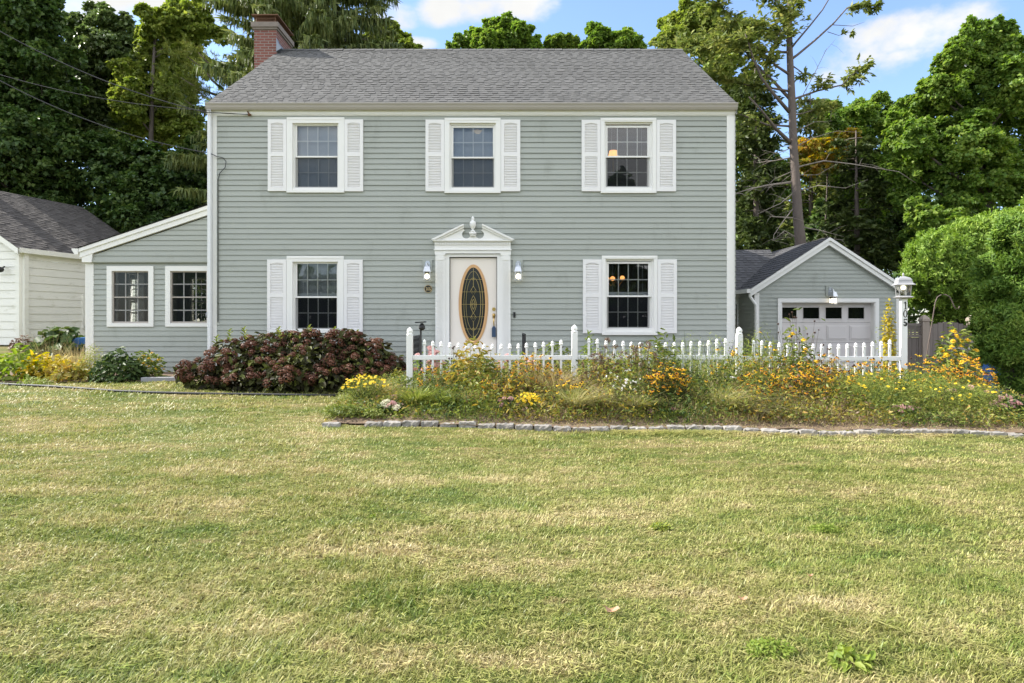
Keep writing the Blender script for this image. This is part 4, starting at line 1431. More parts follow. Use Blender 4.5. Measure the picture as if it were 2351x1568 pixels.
bl(mb2, 'lantern_cage', M['whitemetal'])
mb = MB()
mb.lathe([(.185, zh - .004), (.182, zh + .003), (.15, zh + .018), (.135, zh + .045), (.13, zh + .075), (.105, zh + .103), (.06, zh + .118), (.03, zh + .128), (.008, zh + .134)], 0, 0, 4, R(45))
hood = bl(mb, 'hood', M['whitemetal'])
mb = MB(); mb.lathe([(.01, zh + .128), (.011, zh + .137), (.017, zh + .15), (.014, zh + .165), (.006, zh + .178), (.002, zh + .188)], 0, 0, 10); bl(mb, 'finial', M['whitemetal'], smooth=True)
mb = MB(); mb.lathe([(.098, zl0 + .026), (.116, zh - .002)], 0, 0, 4, R(45)); bl(mb, 'lantern_glass', M['lampglass'])
mb = MB(); mb.lathe([(.005, zh - .01), (.034, zh - .02), (.036, zh - .05), (.02, zh - .075)], 0, 0, 12); bl(mb, 'bulb', M['bulb'], smooth=True)
mb = MB(); mb.lathe([(.018, zl0 + .02), (.018, zh - .078)], 0, 0, 10); bl(mb, 'bulb_socket', M['lampglass'])

# iron railings by the step, solar light
def solar(vx, vyt, d, label):
    p = P(vx, vyt, d)
    t = thing('solar_path_light', (p.x, d, bz_(p.x, d)), label, 'garden light')
    mb = MB(); mb.tube([(p.x, d, bz_(p.x, d)), (p.x, d, p.z - .1)], .016, 8); mb.build('pole', M['black'], t)
    mb = MB(); mb.obox(Vector((p.x, d, p.z)), Vector((1, 0, .06)).normalized(), Vector((0, 1, .0)), -.085, .085, -.07, .07, -.015, .005); mb.build('solar_panel', M['black'], t)
    mb = MB(); mb.lathe([(.02, p.z - .14), (.055, p.z - .11), (.05, p.z - .07), (.02, p.z - .02)], p.x + .02, d, 12); mb.build('lamp_head', M['black'], t, True)
solar(966, 739, 11.2, 'black solar path light on a pole beside the left fence post')
def railing(vx0, vx1, vt, vb, d0, d1, label):
    a, b = P(vx0, vt, d0), P(vx1, vt, d1)
    t = thing('iron_railing', (a.x, d0, .5), label, 'railing')
    zt, zb_ = a.z, CAMZ + (HY - vb) * d0 / F
    mb = MB(); mb.tube([(a.x, d0, zt), (b.x, d1, zt)], .014, 6); mb.tube([(a.x, d0, zb_ + .1), (b.x, d1, zb_ + .1)], .010, 6); mb.build('handrail', M['black'], t)
    mb = MB()
    for k in range(9):
        f = k / 8
        x, y = a.x + (b.x - a.x) * f, d0 + (d1 - d0) * f
        mb.tube([(x, y, zb_ - (.2 if k in (0, 8) else -.1)), (x, y, zt)], .012 if k in (0, 8) else .007, 5)
        if k < 8:
            x2, y2 = a.x + (b.x - a.x) * (k + 1) / 8, d0 + (d1 - d0) * (k + 1) / 8
            pts = []
            for q in range(9):
                u = q / 8
                pts.append((x + (x2 - x) * (.5 + .4 * math.sin(u * 6.28)), y + (y2 - y) * (.5 + .4 * math.sin(u * 6.28)), zb_ + .15 + (zt - zb_ - .2) * u))
            mb.tube(pts, .005, 4)
    mb.build('baluster', M['black'], t)
railing(949, 964, 773, 830, 12.0, 13.1, 'black wrought iron railing left of the front step')
railing(1206, 1200, 768, 830, 12.0, 13.1, 'black iron railing post right of the front step')

# wooden side fence and gate
WD = 18.3
wx = lambda v: (v - CX) * WD / F
wz = lambda v: CAMZ + (HY - v) * WD / F
wf = thing('wooden_fence', (wx(2150), WD, 0), 'weathered grey wooden privacy fence with a lattice top and gate beside the garage', 'fence')
for v in (2122, 2231):
    mb = MB(); x = wx(v); mb.box(x - .09, x + .09, WD - .09, WD + .09, -.05, wz(739)); q = mb.build('post', M['woodpost'], wf)
    mb = MB(); mb.lathe([(.12, wz(739)), (.15, wz(737)), (.145, wz(732)), (.08, wz(726)), (.01, wz(723))], x, WD, 4, R(45)); mb.build('post_cap', M['woodpost'], q)
mb = MB()
rng = random.Random(4)
x0, x1 = GX1 + .03, wx(2122) - .09
n = 6
for i in range(n):
    a, b = x0 + (x1 - x0) * i / n, x0 + (x1 - x0) * (i + 1) / n
    mb.box(a + .004, b - .004, WD - .01, WD + .01, .0, wz(775), rng.random())
mb.box(x0, x1, WD - .035, WD - .01, wz(774), wz(768)); mb.box(x0, x1, WD - .035, WD - .01, wz(748), wz(742)); mb.box(x0, x0 + .07, WD - .035, WD - .01, .0, wz(774)); mb.box(x1 - .07, x1, WD - .035, WD - .01, .0, wz(774))
mb.build('board_panel', M['wood'], wf)
mb = MB()
for i in range(7):
    x = x0 + (x1 - x0) * (i + .5) / 7
    mb.box(x - .02, x + .02, WD - .008, WD + .004, wz(768), wz(748))
for i in range(4):
    z = wz(768) + (wz(748) - wz(768)) * (i + .5) / 4
    mb.box(x0, x1, WD - .016, WD - .008, z - .02, z + .02)
mb.build('lattice', M['wood'], wf)
mb = MB()
x0, x1 = wx(2122) + .09, wx(2231) - .09
n = 8
for i in range(n):
    a, b = x0 + (x1 - x0) * i / n, x0 + (x1 - x0) * (i + 1) / n
    sag = wz(749) - .30 * math.sin(math.pi * (i + .5) / n) * 0 + .12 * math.sin(math.pi * (i + .5) / n)
    mb.box(a + .005, b - .005, WD - .01, WD + .015, .03, sag, rng.random())
mb.build('gate', M['wood'], wf)
mb = MB(); mb.box(wx(2231) + .09, wx(2231) + 3, WD - .01, WD + .015, 0, wz(752)); mb.build('board_panel', M['wood'], wf)

# shepherd hook
hd = 11.6
def H(vx, vy): return P(vx, vy, hd)
hk = thing('shepherd_hook', (H(2116, 860).x, hd, .1), 'thin leaning metal shepherd hook right of the lamp post', 'garden hook')
mb = MB()
pts = [(2116, 870), (2124, 835), (2135, 770), (2143, 720), (2147, 695), (2152, 682), (2160, 677), (2170, 676), (2180, 681), (2186, 692), (2190, 703), (2195, 709), (2200, 709), (2203, 703)]
mb.tube([H(*q) for q in pts], .009, 6)
mb.build('pole', M['hookmetal'], hk, True)
mb = MB(); mb.tube([H(2116, 852), H(2142, 851)], .008, 5); mb.build('foot_bar', M['hookmetal'], hk)

# bins
def bin_(x, y, w, d, h, m, label, name, lid=None):
    z = g(x, y) + .01
    t = thing(name, (x, y, z), label, 'bin')
    mb = MB()
    mb.v += [(x - w * .42, y - d * .42, z + .05), (x + w * .42, y - d * .42, z + .05), (x + w * .42, y + d * .42, z + .05), (x - w * .42, y + d * .42, z + .05), (x - w / 2, y - d / 2, z + h), (x + w / 2, y - d / 2, z + h), (x + w / 2, y + d / 2, z + h), (x - w / 2, y + d / 2, z + h)]
    for q in ((0, 3, 2, 1), (4, 5, 6, 7), (0, 1, 5, 4), (1, 2, 6, 5), (2, 3, 7, 6), (3, 0, 4, 7)): mb.f.append(q); mb.c.append(.5); mb.m.append(0)
    mb.box(x - w * .2, x + w * .2, y - d * .47 - .02, y - d * .44, z + h * .55, z + h * .8)
    mb.build('bin_body', m, t, bevel=.02)
    mb = MB(); mb.box(x - w * .53, x + w * .53, y - d * .53, y + d * .53, z + h, z + h + .05); mb.box(x - w * .4, x + w * .4, y + d * .5, y + d * .58, z + h - .06, z + h + .04); mb.build('lid', lid or m, t, bevel=.015)
    for s in (-1, 1):
        mb = MB(); n = 14
        for xx in (0,):
            a = [(x + s * w * .43, y + d * .42 + .09 * math.cos(k * 6.2832 / n), z + .09 + .09 * math.sin(k * 6.2832 / n)) for k in range(n)]
            b_ = [(q[0] + s * .04, q[1], q[2]) for q in a]
            mb.face(a); mb.face(b_[::-1])
            for k in range(n): mb.face([a[k], a[(k + 1) % n], b_[(k + 1) % n], b_[k]])
        mb.build('wheel', M['black'], t)
p = P(2232, 860, 14.9); bin_(p.x, 14.9, .55, .6, 1.0, M['bingrey'], 'beige wheeled bin half hidden behind yellow flowers and the dark hedge', 'wheeled_bin')
p = P(2306, 880, 14.2); bin_(p.x, 14.2, .58, .6, .95, M['binblue'], 'bright blue recycling bin under the dark hedge at the right', 'recycling_bin')

# hose, timber, blue cover, leaves
hp = [(-30, 882), (40, 886), (107, 889), (180, 894), (260, 900), (350, 904), (450, 906.5), (560, 908), (660, 909.5), (770, 911)]
mb = MB(); pts = [ghit(*q) for q in hp]; mb.tube([p + Vector((0, 0, .022)) for p in pts], .019, 8); tag(mb.build('garden_edging_hose', M['cable'], None, True), 'long black hose lying across the grass in front of the left beds', 'hose')
a, b = ghit(326, 876), ghit(440, 874)
mb = MB(); d_ = (b - a); d_.z = 0; U = d_.normalized(); N = Vector((U.y, -U.x, 0))
mb.obox(Vector((a.x, a.y, g(a.x, a.y))), U, N, 0, d_.length, -.06, .06, -.02, .075); tag(mb.build('landscape_timber', M['timber'], None, bevel=.008), 'grey timber lying along the base of the sunroom wall', 'timber')
p = P(186, 790, 17.6)
bt = thing('blue_wheelbarrow', (p.x, 17.6, g(p.x, 17.6)), 'blue tub shaped barrow behind the sunroom corner', 'barrow')
mb = MB(); zz = CAMZ + (HY - 775) * 17.6 / F
mb.prism([(p.x - .22, zz - .30), (p.x + .5, zz - .32), (p.x + .6, zz + .05), (p.x + .05, zz + .0), (p.x - .3, zz - .18)], 17.3, 17.9); mb.build('tub', M['blue'], bt, bevel=.02)
mb = MB(); mb.tube([(p.x + .3, 17.35, zz - .3), (p.x + .35, 17.35, g(p.x, 17.4))], .02, 6); mb.tube([(p.x + .3, 17.85, zz - .3), (p.x + .35, 17.85, g(p.x, 17.8))], .02, 6); mb.build('leg', M['black'], bt)
M['brownleaf'] = leafmat('dry_fallen_leaf', [(.36, .19, .10), (.5, .33, .22)], .2)
for vx, vy, s, lab in ((1404, 1416, .06, 'curled pale brown leaf lying on the lawn, largest of the fallen leaves'), (1705, 1392, .04, 'small reddish dry leaf on the lawn right of the pale leaf'), (1860, 1338, .025, 'tiny rust coloured leaf scrap on the lawn')):
    p = ghit(vx, vy); mb = MB()
    r = random.Random(vx); n = 12; ring = []
    for k in range(n):
        a = k * 6.2832 / n; rr = s * (.5 + .18 * (k % 3) * r.uniform(.6, 1.2)); ring.append((p.x + rr * math.cos(a), p.y + rr * math.sin(a) * .7, p.z + .035 + .02 * math.cos(2 * a) * s * 10 + .01))
    for k in range(n): mb.face([(p.x, p.y, p.z + .03), ring[k], ring[(k + 1) % n]], r.random())
    tag(mb.build('fallen_leaf', M['brownleaf'], None), lab, 'leaf')

# cables
def cable(name, pts, r, label, sag=0):
    mb = MB(); mb.tube(pts, r, 6, cap=True); tag(mb.build(name, M['cable'], None, True), label, 'cable')
def span(a, b, sag, n=24):
    return [a.lerp(b, i / n) - Vector((0, 0, sag * 4 * (i / n) * (1 - i / n))) for i in range(n + 1)]
cable('overhead_cable', span(P(-160, -25, 13.0), P(473, 258, 13.1), .28) + [P(500, 259, 13.15), P(572, 263, 13.24)], .0085, 'thick black overhead cable running to the hook under the eave, topmost of three', .2)
cable('overhead_cable', span(P(-160, 118, 13.4), P(482, 254, 13.15), .22), .006, 'thin overhead cable, faint middle one of three against the trees')
cable('overhead_cable', span(P(-160, 92, 13.0), P(483, 352, 13.2), .32) + [P(497, 359, 13.24), P(512, 362, 13.24), P(519, 371, 13.24), P(517, 384, 13.25), P(505, 397, 13.26), P(500.5, 412, 13.265), P(500.5, 740, 13.265)], .008, 'lowest overhead cable, looping on the wall and running down the corner board')
mb = MB(); p = P(572, 263, 13.25); mb.tube([p + Vector((-.03, 0, .07)), p, p + Vector((.04, .01, -.01))], .014, 6); mb.ball(p, .03); tag(mb.build('cable_hook', M['rust'], None), 'small rusty cable hook on the frieze board under the eave', 'hook')
# ============================================================ FOLIAGE TOOLS
def unit(a):
    return a / np.maximum(1e-9, np.linalg.norm(a, axis=-1, keepdims=True))
def rdir(n, rg):
    return unit(rg.normal(size=(n, 3)))

def leaves(pos, nrm, tan, size, asp, fold=.12):
    """simple leaf: a diamond folded along its midrib (2 triangles as 1 quad)"""
    n = len(pos)
    nrm = unit(nrm)
    tan = unit(tan - nrm * np.sum(tan * nrm, -1, keepdims=True))
    b = np.cross(nrm, tan)
    s = size[:, None]; a = asp[:, None] if isinstance(asp, np.ndarray) else asp
    base = pos
    tip = pos + tan * s
    mid = pos + tan * s * .45
    l = mid + b * s * a * .5 + nrm * s * fold
    r = mid - b * s * a * .5 + nrm * s * fold
    V = np.stack([base, r, tip, l], 1).reshape(-1, 3)
    i = np.arange(n)[:, None] * 4
    return V, i + np.array([[0, 1, 2, 3]])

def leaves6(pos, nrm, tan, size, asp, fold=.10, curl=-.12):
    """near leaf: two quads meeting at the midrib, tip curling down"""
    n = len(pos)
    nrm = unit(nrm)
    tan = unit(tan - nrm * np.sum(tan * nrm, -1, keepdims=True))
    b = np.cross(nrm, tan)
    s = size[:, None]; a = asp
    tip = pos + tan * s + nrm * s * curl
    def side(k, sg, w): return pos + tan * s * k + b * s * a * w * sg + nrm * s * fold
    r1, r2, l1, l2 = side(.28, -1, .45), side(.68, -1, .36), side(.28, 1, .45), side(.68, 1, .36)
    V = np.stack([pos, r1, r2, tip, l2, l1], 1).reshape(-1, 3)
    i = np.arange(n)[:, None] * 6
    Fq = np.concatenate([i + np.array([[0, 1, 2, 3]]), i + np.array([[0, 3, 4, 5]])], 1).reshape(-1, 4)
    return V, Fq

def strips(base, d0, bend, length, width, nseg=3, rg=None, roll=None):
    """blades: tapering ribbons from base along d0, bending by `bend` at the tip"""
    n = len(base)
    side = np.cross(d0, roll if roll is not None else np.tile([[0, 0, 1.]], (n, 1)))
    bad = np.linalg.norm(side, axis=1) < 1e-3
    side[bad] = [1, 0, 0]
    side = unit(side)
    L = length[:, None]; W = width[:, None]
    rows = []
    for k in range(nseg + 1):
        t = k / nseg
        p = base + d0 * L * t + bend * L * t * t
        w = W * (1 - t ** 1.6) * .5 + W * .03
        rows += [p - side * w, p + side * w]
    V = np.stack(rows, 1).reshape(-1, 3)
    i = np.arange(n)[:, None] * (2 * nseg + 2)
    q = np.concatenate([i + np.array([[2 * k, 2 * k + 1, 2 * k + 3, 2 * k + 2]]) for k in range(nseg)], 1).reshape(-1, 4)
    return V, q

def join(parts):
    Vs, Fs, o = [], [], 0
    for V, Fq in parts:
        Vs.append(V); Fs.append(Fq + o); o += len(V)
    return np.concatenate(Vs), np.concatenate(Fs)

# ============================================================ TREES
G3 = [(.018, .036, .008), (.040, .080, .016), (.085, .14, .03)]
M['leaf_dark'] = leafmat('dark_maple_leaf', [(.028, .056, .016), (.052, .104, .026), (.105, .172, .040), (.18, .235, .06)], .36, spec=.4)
M['leaf_oak'] = leafmat('oak_leaf', [(.055, .09, .032), (.10, .155, .046), (.17, .23, .075), (.25, .30, .12)], .28, spec=.5, rough=.4)
M['leaf_yellow'] = leafmat('yellowing_maple_leaf', [(.10, .16, .03), (.21, .28, .05), (.30, .36, .075), (.40, .41, .10)], .4)
M['leaf_bright'] = leafmat('bright_maple_leaf', [(.07, .14, .024), (.14, .24, .042), (.23, .33, .06), (.33, .40, .08)], .45)
M['leaf_mid'] = leafmat('mid_green_leaf', [(.07, .13, .025), (.14, .23, .042), (.25, .33, .06), (.37, .41, .085)], .35)
M['leaf_orange'] = leafmat('orange_autumn_leaf', [(.14, .20, .03), (.28, .30, .04), (.46, .30, .05), (.60, .27, .06)], .45)
M['spruce'] = leafmat('spruce_needle', [(.05, .075, .026), (.10, .14, .04), (.18, .21, .062), (.25, .265, .09)], .25)
M['hemlock'] = leafmat('hemlock_needle', [(.075, .11, .03), (.15, .195, .05), (.25, .28, .075), (.36, .34, .11)], .36)
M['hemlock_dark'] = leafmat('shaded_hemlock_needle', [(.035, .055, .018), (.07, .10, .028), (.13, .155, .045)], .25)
M['cedar'] = leafmat('arborvitae_spray', [(.10, .185, .032), (.18, .295, .05), (.28, .405, .07), (.40, .50, .11)], .35, patch=.2)
M['yew'] = leafmat('dark_yew_spray', [(.06, .13, .025), (.12, .22, .038), (.205, .315, .052), (.34, .41, .08)], .3, patch=.3)

def crown(blobs, n, rg, size, sub=1.0, flat=.5):
    """leaf clumps on the shell of every lobe, each clump a flattened spray of leaves"""
    c = np.array([b[0] for b in blobs]); r = np.array([b[1] for b in blobs])
    w = r ** 2; w = w / w.sum()
    P_, N_, T_ = [], [], []
    for ci, ri, wi in zip(c, r, w):
        k = max(14, int(85 * sub * (ri / 1.5) ** 1.5))
        d = rdir(k, rg); d[:, 2] = np.where(d[:, 2] < -.55, -d[:, 2], d[:, 2])
        rad = ri * rg.uniform(.3, 1.15, (k, 1)) ** .6
        sc = ci + d * rad
        sr = ri * rg.uniform(.11, .25, k) * (1.5 / max(1.0, ri)) ** .35
        m = max(k, int(n * wi))
        idx = rg.integers(0, k, m)
        off = rdir(m, rg) * (rg.uniform(0, 1, (m, 1)) ** .5)
        inner = rg.uniform(0, 1, m) < .17        # loose leaves through the inside of the lobe
        off[:, 2] *= flat
        p = sc[idx] + off * sr[idx][:, None]
        fill = ci + rdir(m, rg) * ri * .82 * rg.uniform(0, 1, (m, 1)) ** .4
        p = np.where(inner[:, None], fill, p)
        p[:, 2] -= (np.linalg.norm(off[:, :2], axis=1) ** 2) * sr[idx] * .35
        P_.append(p)
        out = unit(p - ci)
        N_.append(unit(out * .6 + np.array([-.15, 0, .5]) + rg.normal(size=(m, 3)) * .5))
        T_.append(unit(out * .7 + np.array([0, 0, -.35]) + rg.normal(size=(m, 3)) * .6))
    p, nn, tt = np.concatenate(P_), np.concatenate(N_), np.concatenate(T_)
    s = size * rg.uniform(.6, 1.35, len(p))
    return leaves(p, nn, tt, s, rg.uniform(.6, .95, len(p)))

def tree(label, d, blobs, n, size, leafm, seed, trunk=None, group='trees behind the house', name='deciduous_tree', bark='bark', sub=1., depth=1.0, rad=.22):
    """blobs in view pixels (x, y, r) at distance d; limbs run from the trunk to the lobes"""
    rg = np.random.default_rng(seed)
    rr = random.Random(seed)
    B = []
    for (vx, vy, r) in blobs:
        R_ = r * d / F
        dd = d + rr.uniform(-1, 1) * depth
        c_ = np.array(P(vx, vy, dd))
        B.append((c_, R_ * .86))
        for _ in range(6):                  # ragged satellites round every lobe
            v = np.array([rr.gauss(0, 1), rr.gauss(0, .8), rr.gauss(.25, .8)]); v /= np.linalg.norm(v)
            B.append((c_ + v * R_ * rr.uniform(.75, 1.12), R_ * rr.uniform(.18, .42)))
    cx = float(np.mean([b[0][0] for b in B])) if trunk is None else (trunk - CX) * d / F
    gz = g(cx, d)
    t = thing(name, (cx, d, gz), label, 'tree', group)
    V, Fq = crown(B, int(n * 2.4), rg, size * 1.05, sub)
    npmesh('crown', V, Fq, rg.uniform(0, 1, len(Fq)), leafm, t)
    mb = MB()
    top = max(b[0][2] for b in B)
    low = min(b[0][2] for b in B)
    n_ = 7
    axis = []
    for i in range(n_):
        f = i / (n_ - 1)
        axis.append(Vector((cx + .25 * math.sin(3 * f + seed), d + .2 * math.sin(2.3 * f + seed), gz - .2 + (top - gz) * .92 * f)))
    mb.tube(axis, [rad * (1 - .8 * i / (n_ - 1)) * (1.3 if i == 0 else 1) for i in range(n_)], 8)
    for (c, r) in B[::7]:
        c = Vector(c)
        zf = max(gz + 1.2, c.z - .35 * (c.xy - Vector((cx, d))).length - r * .6)
        f = min(.95, (zf - gz) / max(.1, (top - gz) * .92))
        k = f * (n_ - 1); i0 = min(n_ - 2, int(k))
        s = axis[i0].lerp(axis[i0 + 1], k - i0)
        m_ = s.lerp(c, .55) + Vector((0, 0, -.12 * (c - s).length * .3))
        r0 = rad * .38 * (1 - .6 * f)
        mb.tube([s, m_, c], [r0, r0 * .6, r0 * .2], 5)
        for q in range(3):
            e = c + Vector((rr.uniform(-1, 1), rr.uniform(-1, 1), rr.uniform(-.1, .9))) * r * .8
            mb.tube([m_.lerp(c, .6), e], [r0 * .35, r0 * .08], 4)
    mb.build('trunk', M[bark], t, True)
    return t

tree('tall dark maple at the far left edge rising out of the frame', 27, [(40, 55, 90), (95, 120, 62), (25, 200, 110), (105, 260, 82), (50, 350, 100), (15, 430, 90), (100, 430, 85), (-70, 150, 120), (-70, 350, 130), (55, -40, 85), (110, 30, 40), (-60, 0, 110), (70, 500, 70)], 74000, .155, M['leaf_dark'], 1, trunk=55)
tree('olive green oak behind the left trees, second from the left edge', 32, [(210, 95, 66), (265, 150, 75), (195, 200, 80), (285, 85, 45), (175, 280, 85), (250, 300, 90), (170, 65, 36), (232, 55, 34), (295, 220, 66), (150, 140, 40), (310, 120, 40)], 60000, .155, M['leaf_oak'], 2, trunk=235)
tree('yellow green maple just left of the weeping spruce', 30, [(365, 60, 42), (408, 100, 52), (350, 140, 52), (325, 200, 56), (385, 220, 64), (298, 195, 36), (430, 150, 50), (345, 285, 66), (420, 300, 64), (285, 165, 28), (300, 240, 40), (390, 30, 30), (450, 60, 60)], 52000, .14, M['leaf_yellow'], 3, trunk=365)
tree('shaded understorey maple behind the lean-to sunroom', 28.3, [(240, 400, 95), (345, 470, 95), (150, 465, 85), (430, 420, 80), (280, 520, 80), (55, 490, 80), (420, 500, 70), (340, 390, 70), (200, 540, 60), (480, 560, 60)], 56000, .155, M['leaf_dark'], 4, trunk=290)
tree('small yellow green maple between the house and the dark spruce branch', 34, [(870, 85, 34), (905, 92, 26), (935, 108, 18), (850, 110, 36), (890, 120, 32), (955, 118, 12)], 12000, .17, M['leaf_yellow'], 5, trunk=880)
tree('rounded green maple above the middle of the roof ridge', 36, [(1140, 78, 38), (1172, 92, 42), (1108, 98, 30), (1062, 108, 22), (1160, 55, 22), (1205, 98, 32), (1086, 88, 20), (1225, 115, 22), (1130, 112, 40), (1040, 116, 14), (1190, 75, 22)], 26000, .155, M['leaf_bright'], 6, trunk=1140, sub=1.2)
tree('low round green tree top above the ridge between two maples', 37, [(1285, 97, 25), (1268, 106, 18), (1305, 106, 20), (1285, 120, 26)], 9000, .155, M['leaf_mid'], 7, trunk=1285)
tree('broad green maple above the right part of the roof ridge', 36, [(1370, 84, 24), (1385, 100, 30), (1430, 98, 30), (1352, 106, 18), (1455, 95, 18), (1462, 112, 16), (1410, 118, 36), (1362, 70, 14), (1440, 78, 14)], 18000, .155, M['leaf_bright'], 8, trunk=1400, sub=1.2)
tree('yellowing maple crowded behind the hemlock left of its trunk', 32, [(1548, 65, 34), (1595, 40, 44), (1630, 95, 50), (1565, 100, 36), (1655, 150, 50), (1525, 95, 22), (1690, 220, 50), (1700, 80, 40), (1720, 300, 40)], 30000, .16, M['leaf_yellow'], 9, trunk=1640)
tree('mid green maple with yellowing top behind the garage', 33, [(1885, 275, 36), (1930, 300, 48), (1990, 275, 40), (2045, 290, 44), (2070, 345, 52), (1965, 360, 56), (2010, 420, 62), (2075, 440, 52), (1905, 410, 48), (1955, 470, 62), (2040, 510, 62), (1880, 500, 50), (1960, 250, 26), (2020, 240, 26), (2060, 260, 30), (1920, 255, 26)], 60000, .135, M['leaf_bright'], 10, trunk=1990)
tree('small maple turning orange right of the hemlock trunk', 29, [(1850, 345, 24), (1885, 340, 22), (1925, 330, 22), (1865, 385, 26), (1905, 375, 24), (1960, 312, 14), (1940, 360, 16)], 7000, .14, M['leaf_orange'], 11, trunk=1890, rad=.09)
tree('big bright green maple filling the right edge', 26, [(2250, 100, 46), (2205, 150, 50), (2295, 120, 54), (2165, 205, 48), (2250, 225, 76), (2345, 200, 80), (2140, 290, 52), (2220, 330, 84), (2325, 330, 90), (2165, 400, 72), (2280, 430, 80), (2130, 350, 44), (2200, 465, 55), (2360, 440, 66), (2118, 500, 36), (2285, 70, 26), (2230, 70, 22), (2138, 212, 38), (2100, 250, 38), (2078, 292, 34), (2190, 128, 34), (2060, 325, 38), (2100, 330, 44), (2085, 400, 44), (2080, 460, 40), (2120, 545, 40), (2330, 520, 52), (2250, 525, 50), (2190, 540, 44)], 105000, .125, M['leaf_bright'], 12, trunk=2260, group='trees behind the garage', rad=.35)

tree('shaded green maple filling the gap between house corner and hemlock', 34, [(1715, 380, 50), (1765, 450, 55), (1708, 480, 50), (1790, 525, 50), (1750, 350, 38), (1800, 400, 36), (1720, 560, 50), (1690, 330, 40)], 17000, .16, M['leaf_mid'], 13, trunk=1750, group='trees behind the garage')
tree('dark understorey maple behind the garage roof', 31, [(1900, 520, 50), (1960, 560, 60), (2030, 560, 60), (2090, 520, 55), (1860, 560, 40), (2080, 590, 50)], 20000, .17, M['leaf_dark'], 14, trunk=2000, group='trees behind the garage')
tree('green maple standing beyond the right edge of the picture', 29, [(2450, 200, 90), (2520, 150, 80), (2560, 260, 100), (2480, 330, 100), (2600, 360, 90), (2520, 440, 90), (2440, 430, 60)], 26000, .16, M['leaf_bright'], 15, trunk=2520, group='trees behind the garage')
# conifers -------------------------------------------------------
def spruce():
    d = 27.5
    rg = np.random.default_rng(21); rr = random.Random(21)
    x0 = (705 - CX) * d / F
    gz = g(x0, d)
    t = thing('weeping_spruce', (x0, d, gz), 'tall spruce with drooping twigs behind the chimney', 'tree', 'trees behind the house')
    mb = MB(); top = 21.
    mb.tube([(x0, d, gz - .2), (x0 + .05, d, 6), (x0, d, 14), (x0, d, top)], [.42, .36, .22, .03], 10)
    base, dr, ln, wd, up = [], [], [], [], []
    z = gz + 2.6
    while z < top - .6:
        for k in range(6):
            a = rr.uniform(0, 6.283)
            L = (5.0 * (1 - (z - gz) / (top - gz)) ** .45 + .4) * rr.uniform(.75, 1.1)
            if abs(math.cos(a)) > .5 and math.cos(a) < 0: L *= 1.03
            pts = []
            for i in range(9):
                f = i / 8
                pts.append(Vector((x0 + math.cos(a) * L * f, d + math.sin(a) * L * f, z - L * (.30 * f - .17 * f * f) + rr.uniform(-.03, .03))))
            mb.tube(pts, [.05 * (1 - .85 * i / 8) for i in range(9)], 5, cap=False)
            m = int(62 * L)
            for _ in range(m):
                f = rr.uniform(.12, 1) ** .8
                i = min(7, int(f * 8)); p = pts[i].lerp(pts[i + 1], f * 8 - i)
                sd = rr.uniform(-1, 1) * (.75 * (1 - f * .6))
                q = p + Vector((-math.sin(a), math.cos(a), 0)) * sd + Vector((math.cos(a), math.sin(a), 0)) * abs(sd) * .5 + Vector((0, 0, -.12 * abs(sd)))
                base.append(q); dr.append((rr.gauss(0, .16) + .12 * math.cos(a), rr.gauss(0, .16) + .12 * math.sin(a), -1)); ln.append(rr.uniform(.14, .55) * (1 - .35 * f)); wd.append(rr.uniform(.045, .08))
                if rr.random() < .8:
                    base.append(p.lerp(q, rr.random())); dr.append((math.cos(a) * .6 + rr.gauss(0, .6), math.sin(a) * .6 + rr.gauss(0, .6), rr.uniform(-.3, .3))); ln.append(rr.uniform(.2, .4)); wd.append(rr.uniform(.05, .08))
        z += rr.uniform(.2, .32)
    base = np.array(base); dr = unit(np.array(dr)); n = len(base)
    V, Fq = strips(base, dr, np.tile([[0, 0, -.15]], (n, 1)), np.array(ln), np.array(wd), 3, roll=unit(rg.normal(size=(n, 3))))
    print('spruce', n)
    npmesh('crown', V, Fq, np.repeat(rg.uniform(0, 1, n), 3), M['spruce'], t)
    mb.build('trunk', M['barkpine'], t, True)
spruce()

def spray(mbase, pts, rr, out, dens, reach, drop=.1):
    """hemlock sprays along a branch polyline -> list of (pos, dir, length)"""
    for a, b in zip(pts, pts[1:]):
        L = (b - a).length
        for _ in range(int(dens * L * 2.7)):
            p = a.lerp(b, rr.random())
            dv = Vector((rr.gauss(0, 1), rr.gauss(0, 1), rr.gauss(-.1, .5))).normalized()
            dv = (dv + (b - a).normalized() * .6).normalized()
            s = rr.uniform(.1, reach)
            q = p + dv * s
            for k in range(13):
                f = rr.random()
                c = p.lerp(q, f) + Vector((0, 0, -drop * f * s))
                out.append((c, (dv + Vector((rr.gauss(0, .6), rr.gauss(0, .6), rr.gauss(-.1, .35)))).normalized(), rr.uniform(.12, .27)))

